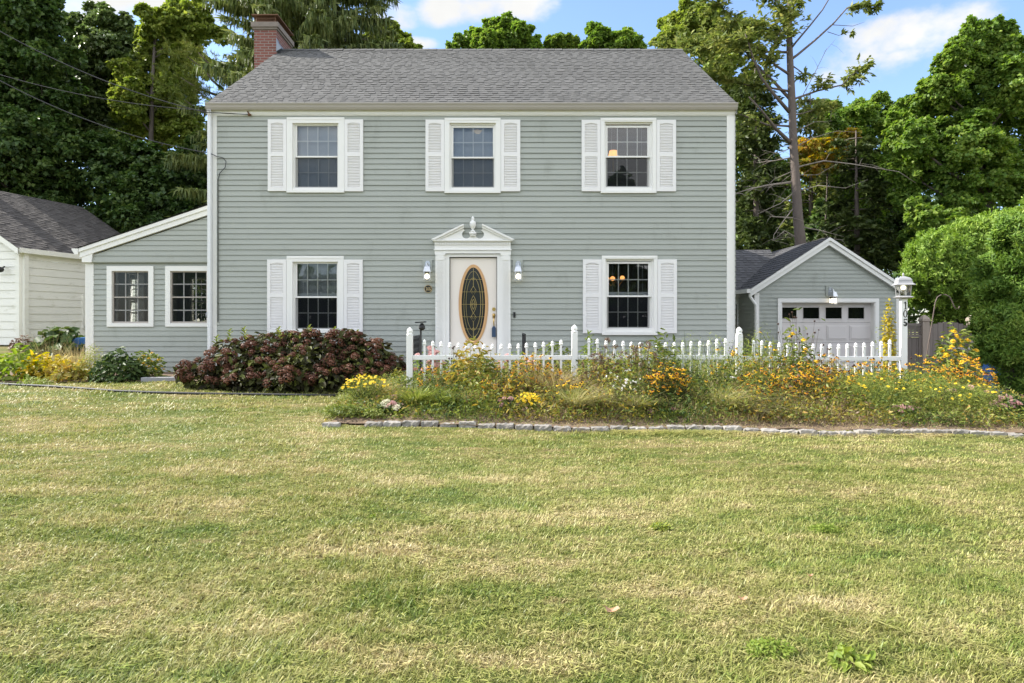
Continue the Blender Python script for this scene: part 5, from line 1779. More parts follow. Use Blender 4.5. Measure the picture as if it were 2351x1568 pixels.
def hemlock():
    d = 24
    rr = random.Random(33); rg = np.random.default_rng(33)
    q = lambda vx, vy, dy=0.: P(vx, vy, d) + Vector((0, dy, 0))
    tr = [(1842, 700), (1838, 560), (1832, 500), (1828, 430), (1822, 340), (1818, 230), (1813, 120), (1812, 40), (1814, -60), (1818, -200)]
    wid = [29, 25, 22, 20, 18, 16.5, 14, 11.5, 8, 3]
    base = q(1842, 720)
    t = thing('hemlock_tree', (base.x, d, g(base.x, d)), 'tall half bare hemlock with a straight grey trunk behind the garage', 'tree', 'trees behind the garage')
    mb = MB()
    pts = [q(*p) for p in tr]; pts[0].z = g(base.x, d) - .2
    mb.tube(pts, [w * d / F / 2 for w in wid], 10)
    live, dead = MB(), MB()
    B = [  # polyline in view pixels, start radius, depth run, foliage density, foliage start index, reach
        ([(1815, 328), (1767, 303), (1727, 277), (1686, 255)], .075, -1.5, 0, 9, .3),
        ([(1812, 257), (1767, 220), (1734, 193), (1710, 160), (1684, 110)], .07, -1.2, 2.5, 3, .6),
        ([(1816, 230), (1781, 180), (1754, 143), (1727, 97), (1700, 60)], .06, 1.0, 6, 2, .8),
        ([(1811, 170), (1774, 160), (1717, 123), (1660, 113), (1610, 130)], .055, -1.4, 9, 1, .9),
        ([(1818, 230), (1831, 223), (1884, 203), (1944, 187), (1981, 153), (2014, 133)], .045, .6, 10, 3, .55),
        ([(1884, 203), (1895, 185), (1905, 178)], .02, .3, 8, 0, .4),
        ([(1814, 138), (1834, 123), (1877, 87), (1921, 47), (1954, 10), (1990, -5), (2035, 2)], .05, .5, 7, 4, .4),
        ([(1813, 115), (1824, 100), (1851, 67), (1874, 37), (1894, 0), (1905, -30)], .04, -.8, 0, 9, .2),
        ([(1911, 57), (1961, 57), (1991, 45)], .014, .2, 0, 9, .1), ([(1900, 73), (1927, 80), (1963, 68)], .014, .1, 1.5, 1, .2),
        ([(1813, 90), (1770, 60), (1720, 40), (1660, 40)], .05, .8, 11, 0, .9), ([(1812, 50), (1780, 10), (1740, -10), (1690, -20)], .045, -.6, 11, 0, .9),
        ([(1813, 120), (1760, 110), (1700, 90), (1640, 70), (1590, 60)], .05, 1.4, 11, 1, 1.0), ([(1812, 60), (1830, 20), (1842, -20)], .04, .4, 9, 0, .7),
        ([(1816, 210), (1770, 200), (1710, 190), (1650, 175), (1600, 165)], .045, .3, 9, 1, .9), ([(1700, 60), (1650, 20), (1610, 0)], .03, -.4, 11, 0, .9),
        ([(1660, 113), (1600, 90), (1545, 80)], .03, .6, 11, 0, .9), ([(1818, 150), (1845, 160), (1862, 168)], .03, .4, 8, 1, .5),
        ([(1820, 265), (1850, 255), (1890, 240), (1930, 225)], .03, .8, 6, 1, .5), ([(1816, 290), (1770, 280), (1720, 250), (1680, 240), (1640, 215)], .04, 1.4, 8, 1, .9),
        ([(1760, 180), (1750, 150), (1765, 110), (1790, 60)], .03, -.9, 9, 1, .7), ([(1600, 165), (1560, 140), (1530, 120)], .03, .2, 10, 0, .8)]
    out = []
    for poly, r, run, dens, st, reach in B:
        n = len(poly)
        p = [q(a, b, run * i / (n - 1)) for i, (a, b) in enumerate(poly)]
        live.tube(p, [r * (1 - .75 * i / (n - 1)) for i in range(n)], 6)
        if dens: spray(None, p[min(st, n - 2):], rr, out, dens, reach)
    D = [([(1817, 418), (1767, 423), (1727, 430), (1687, 442)], .05), ([(1815, 362), (1781, 367), (1741, 370)], .03), ([(1826, 388), (1837, 383), (1884, 373), (1944, 382), (1994, 393), (2041, 403), (2074, 430)], .035),
         ([(1821, 340), (1834, 333), (1867, 317), (1917, 303), (1967, 307)], .022), ([(1821, 467), (1780, 453)], .03), ([(1822, 500), (1767, 503), (1740, 507)], .03), ([(1834, 520), (1880, 530), (1930, 545)], .025),
         ([(1830, 440), (1870, 430), (1920, 440), (1960, 425)], .02), ([(1830, 300), (1870, 280), (1910, 278)], .018), ([(1815, 395), (1780, 410), (1750, 440)], .02), ([(1820, 480), (1790, 510), (1760, 545), (1750, 560)], .022),
         ([(1837, 550), (1800, 530), (1770, 555)], .03), ([(1826, 250), (1860, 180), (1880, 130), (1895, 110)], .016), ([(1835, 402), (1880, 400), (1930, 372)], .016), ([(1815, 340), (1780, 355), (1740, 350)], .018), ([(1838, 565), (1870, 552), (1900, 560)], .03),
         ([(1818, 445), (1785, 470), (1740, 490), (1720, 500)], .018)]
    for poly, r in D:
        n = len(poly); run = rr.uniform(-1.5, .6)
        p = [q(a, b, run * i / (n - 1)) for i, (a, b) in enumerate(poly)]
        dead.tube(p, [r * (1 - .8 * i / (n - 1)) for i in range(n)], 5)
        for _ in range(7):
            i = rr.randrange(n - 1); s = p[i].lerp(p[i + 1], rr.random())
            e = s + Vector((rr.uniform(-.7, .7), rr.uniform(-.4, .4), rr.uniform(-.4, .45)))
            dead.tube([s, s.lerp(e, .5) + Vector((0, 0, .05)), e], [r * .3, r * .2, r * .06], 4)
    mb.build('trunk', M['barkpine'], t, True)
    live.build('branch', M['barkpine'], t, True)
    tag(dead.build('branch', M['deadwood'], t, True), 'bare bleached lower branches')
    p = np.array([o[0] for o in out]); dv = np.array([o[1] for o in out]); ln = np.array([o[2] for o in out])
    V, Fq = leaves(p, unit(rg.normal(size=p.shape) * .5 + [0, 0, .8]), dv, ln, .42)
    print('hemlock', len(Fq))
    npmesh('crown', V, Fq, rg.uniform(0, 1, len(Fq)), M['hemlock'], t)
hemlock()

def hemlock2(vx, d, vtop, label, spread, seed, m, dens=1.):
    rr = random.Random(seed); rg = np.random.default_rng(seed)
    x = (vx - CX) * d / F; gz = g(x, d)
    t = thing('hemlock_tree', (x, d, gz), label, 'tree', 'trees behind the garage')
    top = P(vx, vtop, d).z
    mb = MB(); mb.tube([(x, d, gz - .2), (x + .05, d, gz + (top - gz) * .5), (x, d, top)], [.17, .12, .02], 8)
    out = []
    z = gz + 2
    while z < top - .3:
        for k in range(4):
            a = rr.uniform(0, 6.28); L = spread * (1 - .75 * (z - gz) / (top - gz)) * rr.uniform(.6, 1.1)
            p = [Vector((x + math.cos(a) * L * f, d + math.sin(a) * L * f, z + L * (.12 * f - .3 * f * f))) for f in (0, .35, .7, 1)]
            mb.tube(p, [.03, .02, .012, .004], 4, cap=False)
            if rr.random() < dens: spray(None, p[1:], rr, out, 7, .8, .25)
        z += .42
    mb.build('trunk', M['barkpine'], t, True)
    p = np.array([o[0] for o in out]); dv = np.array([o[1] for o in out]); ln = np.array([o[2] for o in out])
    V, Fq = leaves(p, unit(rg.normal(size=p.shape) * .5 + [0, 0, .8]), dv, ln * 1.2, .42)
    npmesh('crown', V, Fq, rg.uniform(0, 1, len(Fq)), M[m], t)
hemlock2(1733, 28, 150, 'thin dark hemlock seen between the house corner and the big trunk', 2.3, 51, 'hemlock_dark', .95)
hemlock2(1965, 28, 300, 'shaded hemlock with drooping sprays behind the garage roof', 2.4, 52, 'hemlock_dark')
hemlock2(1860, 31, 210, 'slim olive hemlock directly behind the big bare trunk', 1.8, 53, 'hemlock')

# pine bough left of spruce
def pine():
    d = 26; rr = random.Random(61); rg = np.random.default_rng(61)
    x = (500 - CX) * d / F; gz = g(x, d)
    t = thing('pine_tree', (x, d, gz), 'soft needled pine whose boughs show beside the left roof edge', 'tree', 'trees behind the house')
    mb = MB(); mb.tube([(x, d + .5, gz - .2), (x, d + .5, 9.5)], [.2, .05], 8)
    base, dr = [], []
    for vx, vy in ((430, 130), (415, 178), (445, 200), (470, 160), (425, 230), (455, 120), (480, 215)):
        c = P(vx, vy, d); s = Vector((x, d + .5, c.z - .6))
        mb.tube([s, s.lerp(c, .6) + Vector((0, 0, -.1)), c], [.06, .04, .012], 5)
        for _ in range(42):
            o = c + Vector((rr.gauss(0, .5), rr.gauss(0, .4), rr.gauss(0, .16)))
            ax = Vector((rr.gauss(-.6, .4), rr.gauss(-.2, .4), rr.gauss(.25, .3))).normalized()
            for _ in range(26):
                base.append(o + ax * rr.uniform(0, .2)); dr.append((ax + Vector((rr.gauss(0, .5), rr.gauss(0, .5), rr.gauss(0, .5)))).normalized())
    n = len(base)
    V, Fq = strips(np.array(base), np.array(dr), np.tile([[0, 0, -.1]], (n, 1)), rg.uniform(.12, .24, n), np.full(n, .018), 1)
    npmesh('crown', V, Fq, rg.uniform(0, 1, n), M['hemlock'], t)
    mb.build('trunk', M['barkpine'], t, True)
pine()

# hedges ---------------------------------------------------------
def hedge(name, label, d, blobs, n, m, seed, size, asp, updir, depth=.6):
    rg = np.random.default_rng(seed); rr = random.Random(seed)
    B = [(np.array(P(a, b, d + rr.uniform(-.2, .4))), c * d / F) for a, b, c in blobs]
    x = float(np.mean([b[0][0] for b in B])); gz = g(x, d)
    t = thing(name, (x, d, gz), label, 'hedge shrub')
    w = np.array([b[1] ** 2 for b in B]); w /= w.sum()
    Vs = []
    var = []
    for (c, r), wi in zip(B, w):
        k = int(85 * (r / .8) ** 2)
        dv = rdir(k, rg)
        cc = c + dv * r * rg.uniform(.78, 1.02, (k, 1)) * np.array([1, depth, 1])
        mm = int(n * wi); idx = rg.integers(0, k, mm)
        cr = .15 * rg.uniform(.5, 1.5, k)
        off = rdir(mm, rg) * rg.uniform(0, 1, (mm, 1)) ** .6
        p = cc[idx] + off * cr[idx][:, None]
        od = dv[idx]
        tan = unit(od * .55 + np.array(updir) + rg.normal(size=(mm, 3)) * .45)
        nn = unit(od + rg.normal(size=(mm, 3)) * .6)
        Vs.append(leaves(p, nn, tan, size * rg.uniform(.6, 1.4, mm), asp))
        var.append(np.clip(rg.uniform(0, 1, mm) * .7 + rg.uniform(0, .3, k)[idx], 0, 1))
    V, Fq = join(Vs)
    npmesh('foliage', V, Fq, np.concatenate(var), M[m], t)
    mb = MB()
    for (c, r) in B:
        mb.tube([(x, d + .2, gz - .1), (x * .5 + c[0] * .5, d + .2, gz * .5 + c[2] * .5), tuple(c)], [.06, .045, .02], 5)
    mb.build('trunk', M['bark'], t)
hedge('arborvitae_hedge', 'bright green rounded arborvitae hedge behind the wooden fence', 19.2, [(2175, 618, 96), (2240, 602, 100), (2330, 580, 104), (2122, 655, 48), (2200, 690, 76), (2400, 560, 98), (2290, 650, 105), (2140, 590, 52), (2108, 630, 30), (2490, 590, 105), (2570, 610, 100)], 185000, 'cedar', 71, .10, .34, (0, 0, .55))
hedge('yew_hedge', 'darker feathery evergreen shrub in front at the right edge over the bins', 13.6, [(2345, 792, 52), (2305, 812, 26), (2330, 640, 84), (2360, 740, 110), (2300, 770, 62), (2400, 560, 110), (2345, 840, 62), (2290, 690, 46), (2290, 800, 44), (2270, 745, 34), (2395, 830, 60), (2340, 565, 56)], 120000, 'yew', 72, .085, .30, (-.25, -.1, .1))

# woods
rg = np.random.default_rng(90)
def woods():
    n = 46
    B = []
    for i in range(n):
        x = -42 + 92 * i / (n - 1) + rg.uniform(-1, 1)
        d = rg.uniform(41, 49)
        for z in (.6, 2.2, 5.0, 7.4):
            B.append((np.array([x + rg.uniform(-1, 1), d, 1.2 + z * rg.uniform(.85, 1.1)]), rg.uniform(1.4, 2.3)))
    V, Fq = crown(B, 84000, rg, .36, .6)
    o = npmesh('far_woodland', V, Fq, rg.uniform(0, 1, len(Fq)), M['leaf_dark'])
    tag(o, 'dense dark woodland far behind the houses', 'woodland', kind='stuff')
woods()

def opposite():
    rg = np.random.default_rng(91)
    B = []
    for i in range(30):
        x = -30 + 80 * i / 29
        top = 5 + 8 * sm(-2, 8, x) + rg.uniform(-1, 1.5)
        for z in np.arange(1.5, top, 2.4):
            B.append((np.array([x + rg.uniform(-1, 1), -34 + rg.uniform(-2, 2), z]), rg.uniform(1.6, 2.6)))
    V, Fq = crown(B, 34000, rg, .85, .5)
    o = npmesh('opposite_woodland', V, Fq, rg.uniform(0, 1, len(Fq)), M['leaf_dark'])
    tag(o, 'trees across the street, seen only as dark reflections in the panes', 'woodland', kind='stuff')
opposite()
# ============================================================ FLOWERS AND GARDEN PLANTS
def lm(n, *st, **k):
    M[n] = leafmat(n, list(st), **k)
lm('garden_leaf', (.06, .095, .02), (.13, .175, .035), (.22, .26, .06), (.32, .33, .09), trans=.35)
lm('lime_leaf', (.10, .16, .02), (.17, .25, .035), (.26, .33, .06), (.34, .38, .09), trans=.4)
lm('gold_leaf', (.22, .23, .02), (.42, .36, .03), (.56, .44, .045), (.60, .40, .06), trans=.4)
lm('reddish_leaf', (.13, .15, .03), (.27, .26, .05), (.38, .30, .07), (.38, .19, .06), trans=.35)
lm('dark_leaf', (.022, .045, .014), (.045, .08, .022), (.08, .125, .032), (.15, .18, .055), trans=.25, spec=.2, rough=.5)
lm('burgundy_leaf', (.018, .016, .011), (.034, .032, .015), (.075, .085, .022), (.17, .20, .045), trans=.25, spec=.12, rough=.5)
lm('fountain_blade', (.22, .24, .08), (.36, .36, .14), (.50, .46, .24), (.62, .55, .34), trans=.35)
lm('fern_leaf', (.10, .16, .03), (.18, .24, .045), (.29, .33, .06), (.40, .40, .09), trans=.35)
lm('dry_blade', (.24, .19, .08), (.36, .29, .14), (.47, .39, .21), (.56, .48, .29), trans=.3)
lm('green_blade', (.11, .16, .03), (.20, .25, .05), (.31, .34, .09), (.44, .41, .17), trans=.35)
lm('dry_seed', (.085, .05, .035), (.15, .095, .065), (.22, .15, .10), trans=.15)
lm('hydrangea_floret', (.060, .023, .015), (.105, .042, .027), (.165, .074, .046), (.27, .145, .088), trans=.2, patch=.45, pscale=2.2)
lm('orange_petal', (.60, .23, .015), (.72, .33, .02), (.80, .42, .03), trans=.3)
lm('yellow_petal', (.72, .48, .02), (.80, .58, .03), (.85, .66, .07), trans=.3)
lm('gold_petal', (.75, .46, .02), (.82, .52, .03), trans=.3)
lm('pink_petal', (.52, .26, .25), (.62, .36, .34), (.72, .50, .45), trans=.2)
lm('palegreen_petal', (.45, .48, .30), (.60, .60, .42), (.68, .58, .48), trans=.2)
lm('white_petal', (.74, .73, .68), (.82, .81, .78), trans=.25)
lm('violet_petal', (.20, .15, .34), (.32, .25, .45), trans=.25)
M['cone'] = mat('dark_flower_cone', (.045, .02, .012), .8)

def flower_mesh(kind, seed):
    r = random.Random(seed)
    mb = MB()
    if kind in ('susan', 'orange', 'sun'):
        n = 11; L = .030
        for k in range(n):
            a = 6.2832 * k / n + r.uniform(-.12, .12)
            ca, sa = math.cos(a), math.sin(a)
            dz = -.006 if kind == 'sun' else r.uniform(-.020, -.004)
            w = .0058
            p0 = (ca * .006, sa * .006, .002); p3 = (ca * L, sa * L, dz)
            m_ = (ca * L * .6, sa * L * .6, dz * .3 + .002)
            mb.face([p0, (m_[0] - sa * w, m_[1] + ca * w, m_[2]), p3, (m_[0] + sa * w, m_[1] - ca * w, m_[2])], r.random())
        mb.mi = 1
        mb.lathe([(.010, -.002), (.0115, .004), (.008, .011), (.001, .014)], 0, 0, 8)
        mats = [M['orange_petal' if kind == 'orange' else 'gold_petal'], M['cone' if kind != 'sun' else 'gold_petal']]
    elif kind == 'tick':
        n = 8
        for k in range(n):
            a = 6.2832 * k / n; ca, sa = math.cos(a), math.sin(a)
            mb.face([(ca * .003, sa * .003, 0), (ca * .014 - sa * .0065, sa * .014 + ca * .0065, .003), (ca * .021, sa * .021, 0), (ca * .014 + sa * .0065, sa * .014 - ca * .0065, .003)], r.random())
        mb.lathe([(.005, 0), (.004, .005), (.001, .006)], 0, 0, 6)
        mats = [M['yellow_petal']]
    elif kind in ('white', 'violet'):
        for q in range(5):
            ox, oy, oz = r.uniform(-.03, .03), r.uniform(-.03, .03), r.uniform(-.02, .02)
            for k in range(6):
                a = 6.2832 * k / 6; ca, sa = math.cos(a), math.sin(a)
                mb.face([(ox, oy, oz), (ox + ca * .009 - sa * .006, oy + sa * .009 + ca * .006, oz + .003), (ox + ca * .016, oy + sa * .016, oz), (ox + ca * .009 + sa * .006, oy + sa * .009 - ca * .006, oz + .003)], r.random())
        mats = [M['white_petal' if kind == 'white' else 'violet_petal']]
    elif kind in ('sedum', 'palesedum'):
        for q in range(90):
            a = r.uniform(0, 6.283); rr = .06 * math.sqrt(r.random())
            z = .022 * (1 - (rr / .06) ** 2) + r.uniform(-.004, .004)
            x, y = rr * math.cos(a), rr * math.sin(a); s = r.uniform(.006, .010)
            b = r.uniform(0, 1.5)
            c = r.random()
            mb.face([(x + s * math.cos(b + 1.5708 * k), y + s * math.sin(b + 1.5708 * k), z + r.uniform(-.003, .004)) for k in range(4)], c)
        for k in range(12):
            a = 6.283 * k / 12
            mb.face([(0, 0, -.05), (.055 * math.cos(a), .055 * math.sin(a), .002), (.055 * math.cos(a + .4), .055 * math.sin(a + .4), .002)], 0)
        mats = [M['pink_petal' if kind == 'sedum' else 'palegreen_petal']]
    elif kind == 'head':
        for q in range(95):
            d = Vector((r.gauss(0, 1), r.gauss(0, 1), r.gauss(.25, 1))).normalized()
            if d.z < -.45: continue
            c = Vector((d.x * .078, d.y * .078, d.z * .058)) * r.uniform(.8, 1.08)
            u = d.orthogonal().normalized(); w = d.cross(u)
            an = r.uniform(0, 3.14); v = r.random()
            for k in range(4):
                b = an + 1.5708 * k
                e1 = u * math.cos(b) + w * math.sin(b); e2 = u * math.cos(b + .75) + w * math.sin(b + .75); e0 = u * math.cos(b - .75) + w * math.sin(b - .75)
                s = r.uniform(.012, .017)
                mb.face([c, c + e0 * s * .75 + d * .003, c + e1 * s + d * r.uniform(-.004, .004), c + e2 * s * .75 + d * .003], min(1, max(0, v + r.uniform(-.15, .15))))
        mats = [M['hydrangea_floret']]
    elif kind == 'seed':
        mb.ball((0, 0, 0), .012, 7, 5)
        mats = [M['cone']]
    elif kind == 'drysd':
        for q in range(30):
            d = Vector((r.gauss(0, 1), r.gauss(0, 1), r.gauss(.2, .8))).normalized() * .03 * r.uniform(.5, 1.1)
            s = .008; u = d.orthogonal().normalized() * s; w = d.cross(u).normalized() * s
            mb.face([d - u, d - w, d + u, d + w], r.random())
        mats = [M['dry_seed']]
    me = bpy.data.meshes.new('flower_head' if kind == 'head' else 'flower')
    me.from_pydata(mb.v, [], mb.f)
    me.polygons.foreach_set('material_index', mb.m)
    at = me.attributes.new('var', 'FLOAT', 'FACE'); at.data.foreach_set('value', mb.c)
    for m in mats: me.materials.append(m)
    return me
FL = {k: [flower_mesh(k, 7 * i + 3) for i in range(3)] for k in ('susan', 'orange', 'sun', 'tick', 'white', 'violet', 'sedum', 'palesedum', 'head', 'seed', 'drysd')}
SUNV = Vector((-.79, .17, .59))

def put_flowers(t, kind, pts, rr, scale=1., name='flower', up=.9, face=.55):
    for p in pts:
        o = bpy.data.objects.new(name, rr.choice(FL[kind]))
        C.objects.link(o)
        o.parent = t
        o.location = Vector(p) - t.location
        d = Vector((rr.gauss(0, .35), -face * rr.uniform(.2, 1.3) + rr.gauss(0, .25), up)).normalized()
        o.rotation_euler = (Vector((0, 0, 1)).rotation_difference(d) @ Matrix.Rotation(rr.uniform(0, 6.28), 3, 'Z').to_quaternion()).to_euler()
        s = scale * rr.uniform(.8, 1.2)
        o.scale = (s, s, s)

def plant(name, label, vx, d, vtop, wpx, leaf=None, n=300, size=.07, asp=.35, blade=None, nb=0, bw=.006, lean=.5, lx=0., fl=(), stems=0, stemh=1.0, cat='plant', group=None, seed=None, low=.0, big=False, seedheads=0, stemmat='stem', gz=None, dep=.8, upl=.3, zprof=.5):
    seed = seed if seed is not None else int(vx * 13 + d * 7)
    rg = np.random.default_rng(seed); rr = random.Random(seed)
    x = (vx - CX) * d / F
    if gz is None: gz = bz_(x, d) if (x > -2.7 and x < 7.2 and d > 8.6) else g(x, d)
    h = P(vx, vtop, d).z - gz
    if group in (GB, GG, GS, GT) and d < 10.2: h *= 1.4
    w = wpx * d / F / 2
    t = thing(name, (x, d, gz), label, cat, group)
    if leaf:
        # leaves fill a rounded mound, denser to the outside
        dv = rdir(n, rg); dv[:, 2] = np.abs(dv[:, 2])
        r_ = rg.uniform(.25, 1., (n, 1)) ** .5
        p = dv * r_ * np.array([w, w * dep, h * (1 - low)]) + np.array([x, d, gz + h * low])
        lump = .12 * np.sin(p[:, 0] * 9 + seed) * np.cos(p[:, 1] * 8)
        p[:, 2] = gz + (p[:, 2] - gz) * (1 + lump)
        tan = unit(dv * [1, 1, .4] + rg.normal(size=(n, 3)) * .6 + [0, 0, upl])
        nn = unit(np.array([0, -.15, .8]) + dv * .5 + rg.normal(size=(n, 3)) * .5)
        s = size * rg.uniform(.55, 1.3, n)
        V, Fq = (leaves6 if big else leaves)(p, nn, tan, s, asp)
        npmesh('foliage', V, Fq, np.repeat(rg.uniform(0, 1, n), 2 if big else 1), M[leaf], t)
    if blade:
        a = rg.uniform(0, 6.283, nb); q = rg.uniform(0, 1, nb) ** .5
        b0 = np.stack([x + np.cos(a) * q * w * .35, d + np.sin(a) * q * w * .3, np.full(nb, gz)], 1)
        d0 = unit(np.stack([np.cos(a) * q * .5 + rg.normal(size=nb) * .12 + lx * .3, np.sin(a) * q * .5 + rg.normal(size=nb) * .12 - .08, np.full(nb, 1.)], 1))
        L = h * rg.uniform(.65, 1.25, nb)
        bend = np.stack([np.cos(a) * lean * q + lx + rg.normal(size=nb) * .12, np.sin(a) * lean * q * .7 - .12 + rg.normal(size=nb) * .1, -lean * .55 * rg.uniform(.4, 1.2, nb)], 1)
        V, Fq = strips(b0, d0, bend, L, np.full(nb, bw) * rg.uniform(.7, 1.3, nb), 4)
        npmesh('grass_blade', V, Fq, np.repeat(rg.uniform(0, 1, nb), 4), M[blade], t)
        tag(t.children[-1], kind='stuff')
    tips = []
    def top(k):
        o = []
        for _ in range(k):
            a = rr.uniform(0, 6.283); q = math.sqrt(rr.random()) * .95
            z = gz + h * (low + (1 - low) * math.sqrt(max(0, 1 - q * q * .8)) * rr.uniform(zprof, 1.04))
            yy = math.sin(a) * q
            if yy > .3 and rr.random() < .5: yy = -yy
            o.append(Vector((x + math.cos(a) * q * w, d + yy * w * dep, z)))
        return o
    for (kind, k, sc) in fl:
        pts = top(k); tips += pts
        put_flowers(t, kind, pts, rr, sc, 'flower_head' if kind in ('sedum', 'palesedum') else 'flower')
    sd = top(seedheads)
    for p in sd: p.z += h * .05
    if sd: put_flowers(t, 'seed', sd, rr, 1.1, 'seed_head')
    tips += sd
    if stems or tips:
        mb = MB()
        for p in tips + top(stems):
            b = Vector((x + (p.x - x) * .35, d + (p.y - d) * .35, gz))
            mb.tube([b, b.lerp(p, .55) + Vector((rr.gauss(0, .015), rr.gauss(0, .015), 0)), p], [.004, .003, .002], 3, rr.random(), cap=False)
        mb.build('stem', M[stemmat], t)
    return t

GB, GG, GS, GT, GA_, GSed = 'flower bed plants', 'ornamental grasses in the flower bed', 'black-eyed flower clumps in the flower bed', 'fine leaved yellow flower mounds', 'leafy weeds in the flower bed', 'pink stonecrop plants'
# --- front bed, from left to right
plant('weed_patch', 'low leafy weeds spilling over the left end of the granite edging', 790, 8.95, 926, 105, 'garden_leaf', 700, .045, .5, 'green_blade', 120, .004, .5, group=GA_, big=True)
plant('weed_patch', 'low weeds between the lone granite block and the edging row', 855, 8.85, 938, 60, 'garden_leaf', 320, .04, .5, 'green_blade', 90, .004, .6, group=GA_)
plant('tickseed_plant', 'mound of bright yellow flowers at the left front corner of the bed', 838, 9.6, 876, 125, 'fern_leaf', 2200, .045, .12, fl=[('tick', 90, 1.0)], stems=15, group=GT, zprof=.72)
plant('dry_grass_tuft', 'tuft of brown dry grass beside the dark shrub and the first fence post', 872, 9.95, 868, 70, blade='dry_blade', nb=130, bw=.006, lean=.6, lx=.55, group=GG)
plant('stonecrop_plant', 'stonecrop with pale green and pink heads right of the yellow mound', 895, 9.05, 921, 70, 'dark_leaf', 420, .05, .5, fl=[('palesedum', 6, .95), ('sedum', 4, .8)], group=GSed, big=True)
plant('stonecrop_plant', 'stonecrop with three small pink heads below the first fence post', 935, 9.5, 893, 80, 'garden_leaf', 350, .05, .5, fl=[('sedum', 5, .75)], group=GSed)
plant('grass_clump', 'green grass clump below the first fence post', 955, 9.3, 888, 110, blade='green_blade', nb=420, bw=.008, lean=.7, lx=.05, group=GG)
plant('grass_clump', 'lime green grass clump with broad blades right of the stonecrop', 1010, 9.25, 900, 100, 'lime_leaf', 120, .08, .14, 'green_blade', 380, .009, .8, group=GG)
plant('grass_clump', 'straw coloured grass tangle under the reddish leaved shrub', 1075, 9.3, 895, 120, blade='dry_blade', nb=420, bw=.008, lean=.8, lx=.1, group=GG)
plant('black_eyed_flower', 'thin orange flowers between the first pickets of the fence', 1010, 9.9, 852, 110, 'garden_leaf', 420, .055, .3, 'dry_blade', 160, .004, .5, fl=[('orange', 27, 1.), ('susan', 7, 1.)], seedheads=10, group=GS)
plant('peony_shrub', 'yellow green shrub with reddish leaf tips in front of the pickets', 1080, 9.75, 818, 125, 'reddish_leaf', 520, .11, .3, fl=[], stems=16, group=GB, big=True)
plant('leafy_weed', 'tall fresh green weed in front of the fence below the door', 1115, 9.8, 800, 70, 'lime_leaf', 420, .075, .3, stems=10, group=GA_, upl=.9, big=True)
plant('seedhead_plant', 'bare stems with black seed heads in front of the door step', 1040, 10.0, 832, 60, 'garden_leaf', 120, .05, .3, seedheads=12, group=GB)
plant('black_eyed_flower', 'orange and yellow flower clump in front of the door surround', 1150, 9.5, 868, 120, 'garden_leaf', 520, .06, .3, 'dry_blade', 200, .005, .6, fl=[('susan', 45, 1.1), ('orange', 13, 1.)], seedheads=10, group=GS)
plant('stonecrop_plant', 'stonecrop with two pink heads left of the bright yellow patch', 1165, 9.0, 912, 60, 'dark_leaf', 380, .045, .5, fl=[('sedum', 5, .7)], group=GSed, big=True)
plant('tickseed_plant', 'bright yellow flower patch near the edging below the doorbell', 1212, 9.0, 914, 78, 'fern_leaf', 1300, .04, .12, fl=[('tick', 70, 1.15)], stems=10, group=GT, zprof=.7)
plant('black_eyed_flower', 'orange flowers among brown stalks between the door and the second fence post', 1228, 9.7, 838, 130, 'reddish_leaf', 480, .06, .3, 'dry_blade', 200, .004, .5, fl=[('orange', 48, 1.), ('susan', 16, 1.)], seedheads=16, group=GS, stemmat='stembrown')
plant('grass_clump', 'tan airy grass left of the second fence post', 1275, 9.6, 858, 120, blade='dry_blade', nb=520, bw=.008, lean=.6, lx=.1, group=GG)
plant('black_eyed_flower', 'yellow flowers in the grass in front of the second fence post', 1305, 9.1, 888, 120, 'garden_leaf', 260, .05, .3, 'green_blade', 160, .005, .5, fl=[('susan', 31, 1.15)], seedheads=5, group=GS)
plant('fountain_grass', 'arching fountain grass below the second fence post, bending right over the edging', 1325, 9.0, 888, 140, blade='fountain_blade', nb=720, bw=.009, lean=.9, lx=.38, group=GG)
plant('fountain_grass', 'dry plumed fountain grass right of the second fence post', 1372, 9.05, 915, 100, blade='fountain_blade', nb=420, bw=.009, lean=1.0, lx=.6, group=GG)
plant('brown_seed_plant', 'brown dry seed head plant right of the second fence post', 1385, 9.75, 816, 120, 'garden_leaf', 420, .055, .35, fl=[('drysd', 46, 1.2)], stems=20, group=GB, stemmat='stembrown')
plant('white_aster', 'low plant with many small white flowers in the middle of the bed', 1430, 9.15, 872, 110, 'garden_leaf', 620, .045, .4, fl=[('white', 30, .7)], stems=14, group=GB)
plant('brown_seed_plant', 'brown seed heads mixed with yellow flowers below the lower right window', 1470, 9.75, 822, 150, 'garden_leaf', 560, .055, .35, fl=[('drysd', 46, 1.2), ('susan', 20, 1.)], stems=20, group=GB, stemmat='stembrown')
plant('fountain_grass', 'short tan fountain grass in the middle of the bed right of the white flowers', 1468, 8.95, 905, 110, blade='fountain_blade', nb=480, bw=.009, lean=.9, lx=.2, group=GG)
plant('black_eyed_flower', 'dense orange flowers over very dark foliage in the middle of the bed', 1532, 9.15, 858, 118, 'burgundy_leaf', 760, .055, .35, fl=[('susan', 80, 1.05), ('orange', 45, 1.)], stems=10, group=GS, big=True)
plant('stonecrop_plant', 'dark stonecrop with magenta pink heads under the dense orange flowers', 1528, 8.85, 938, 90, 'dark_leaf', 420, .045, .5, fl=[('sedum', 5, .7)], group=GSed)
plant('aster_plant', 'light green feathery aster stems rising over the rail below the right window', 1580, 9.7, 800, 110, 'fern_leaf', 1300, .05, .16, stems=26, group=GB, upl=1.2)
plant('tall_leafy_plant', 'pale broad leaved stems against the pickets right of the brown seed heads', 1525, 9.95, 795, 80, 'garden_leaf', 260, .10, .35, stems=12, group=GB, upl=.8, big=True)
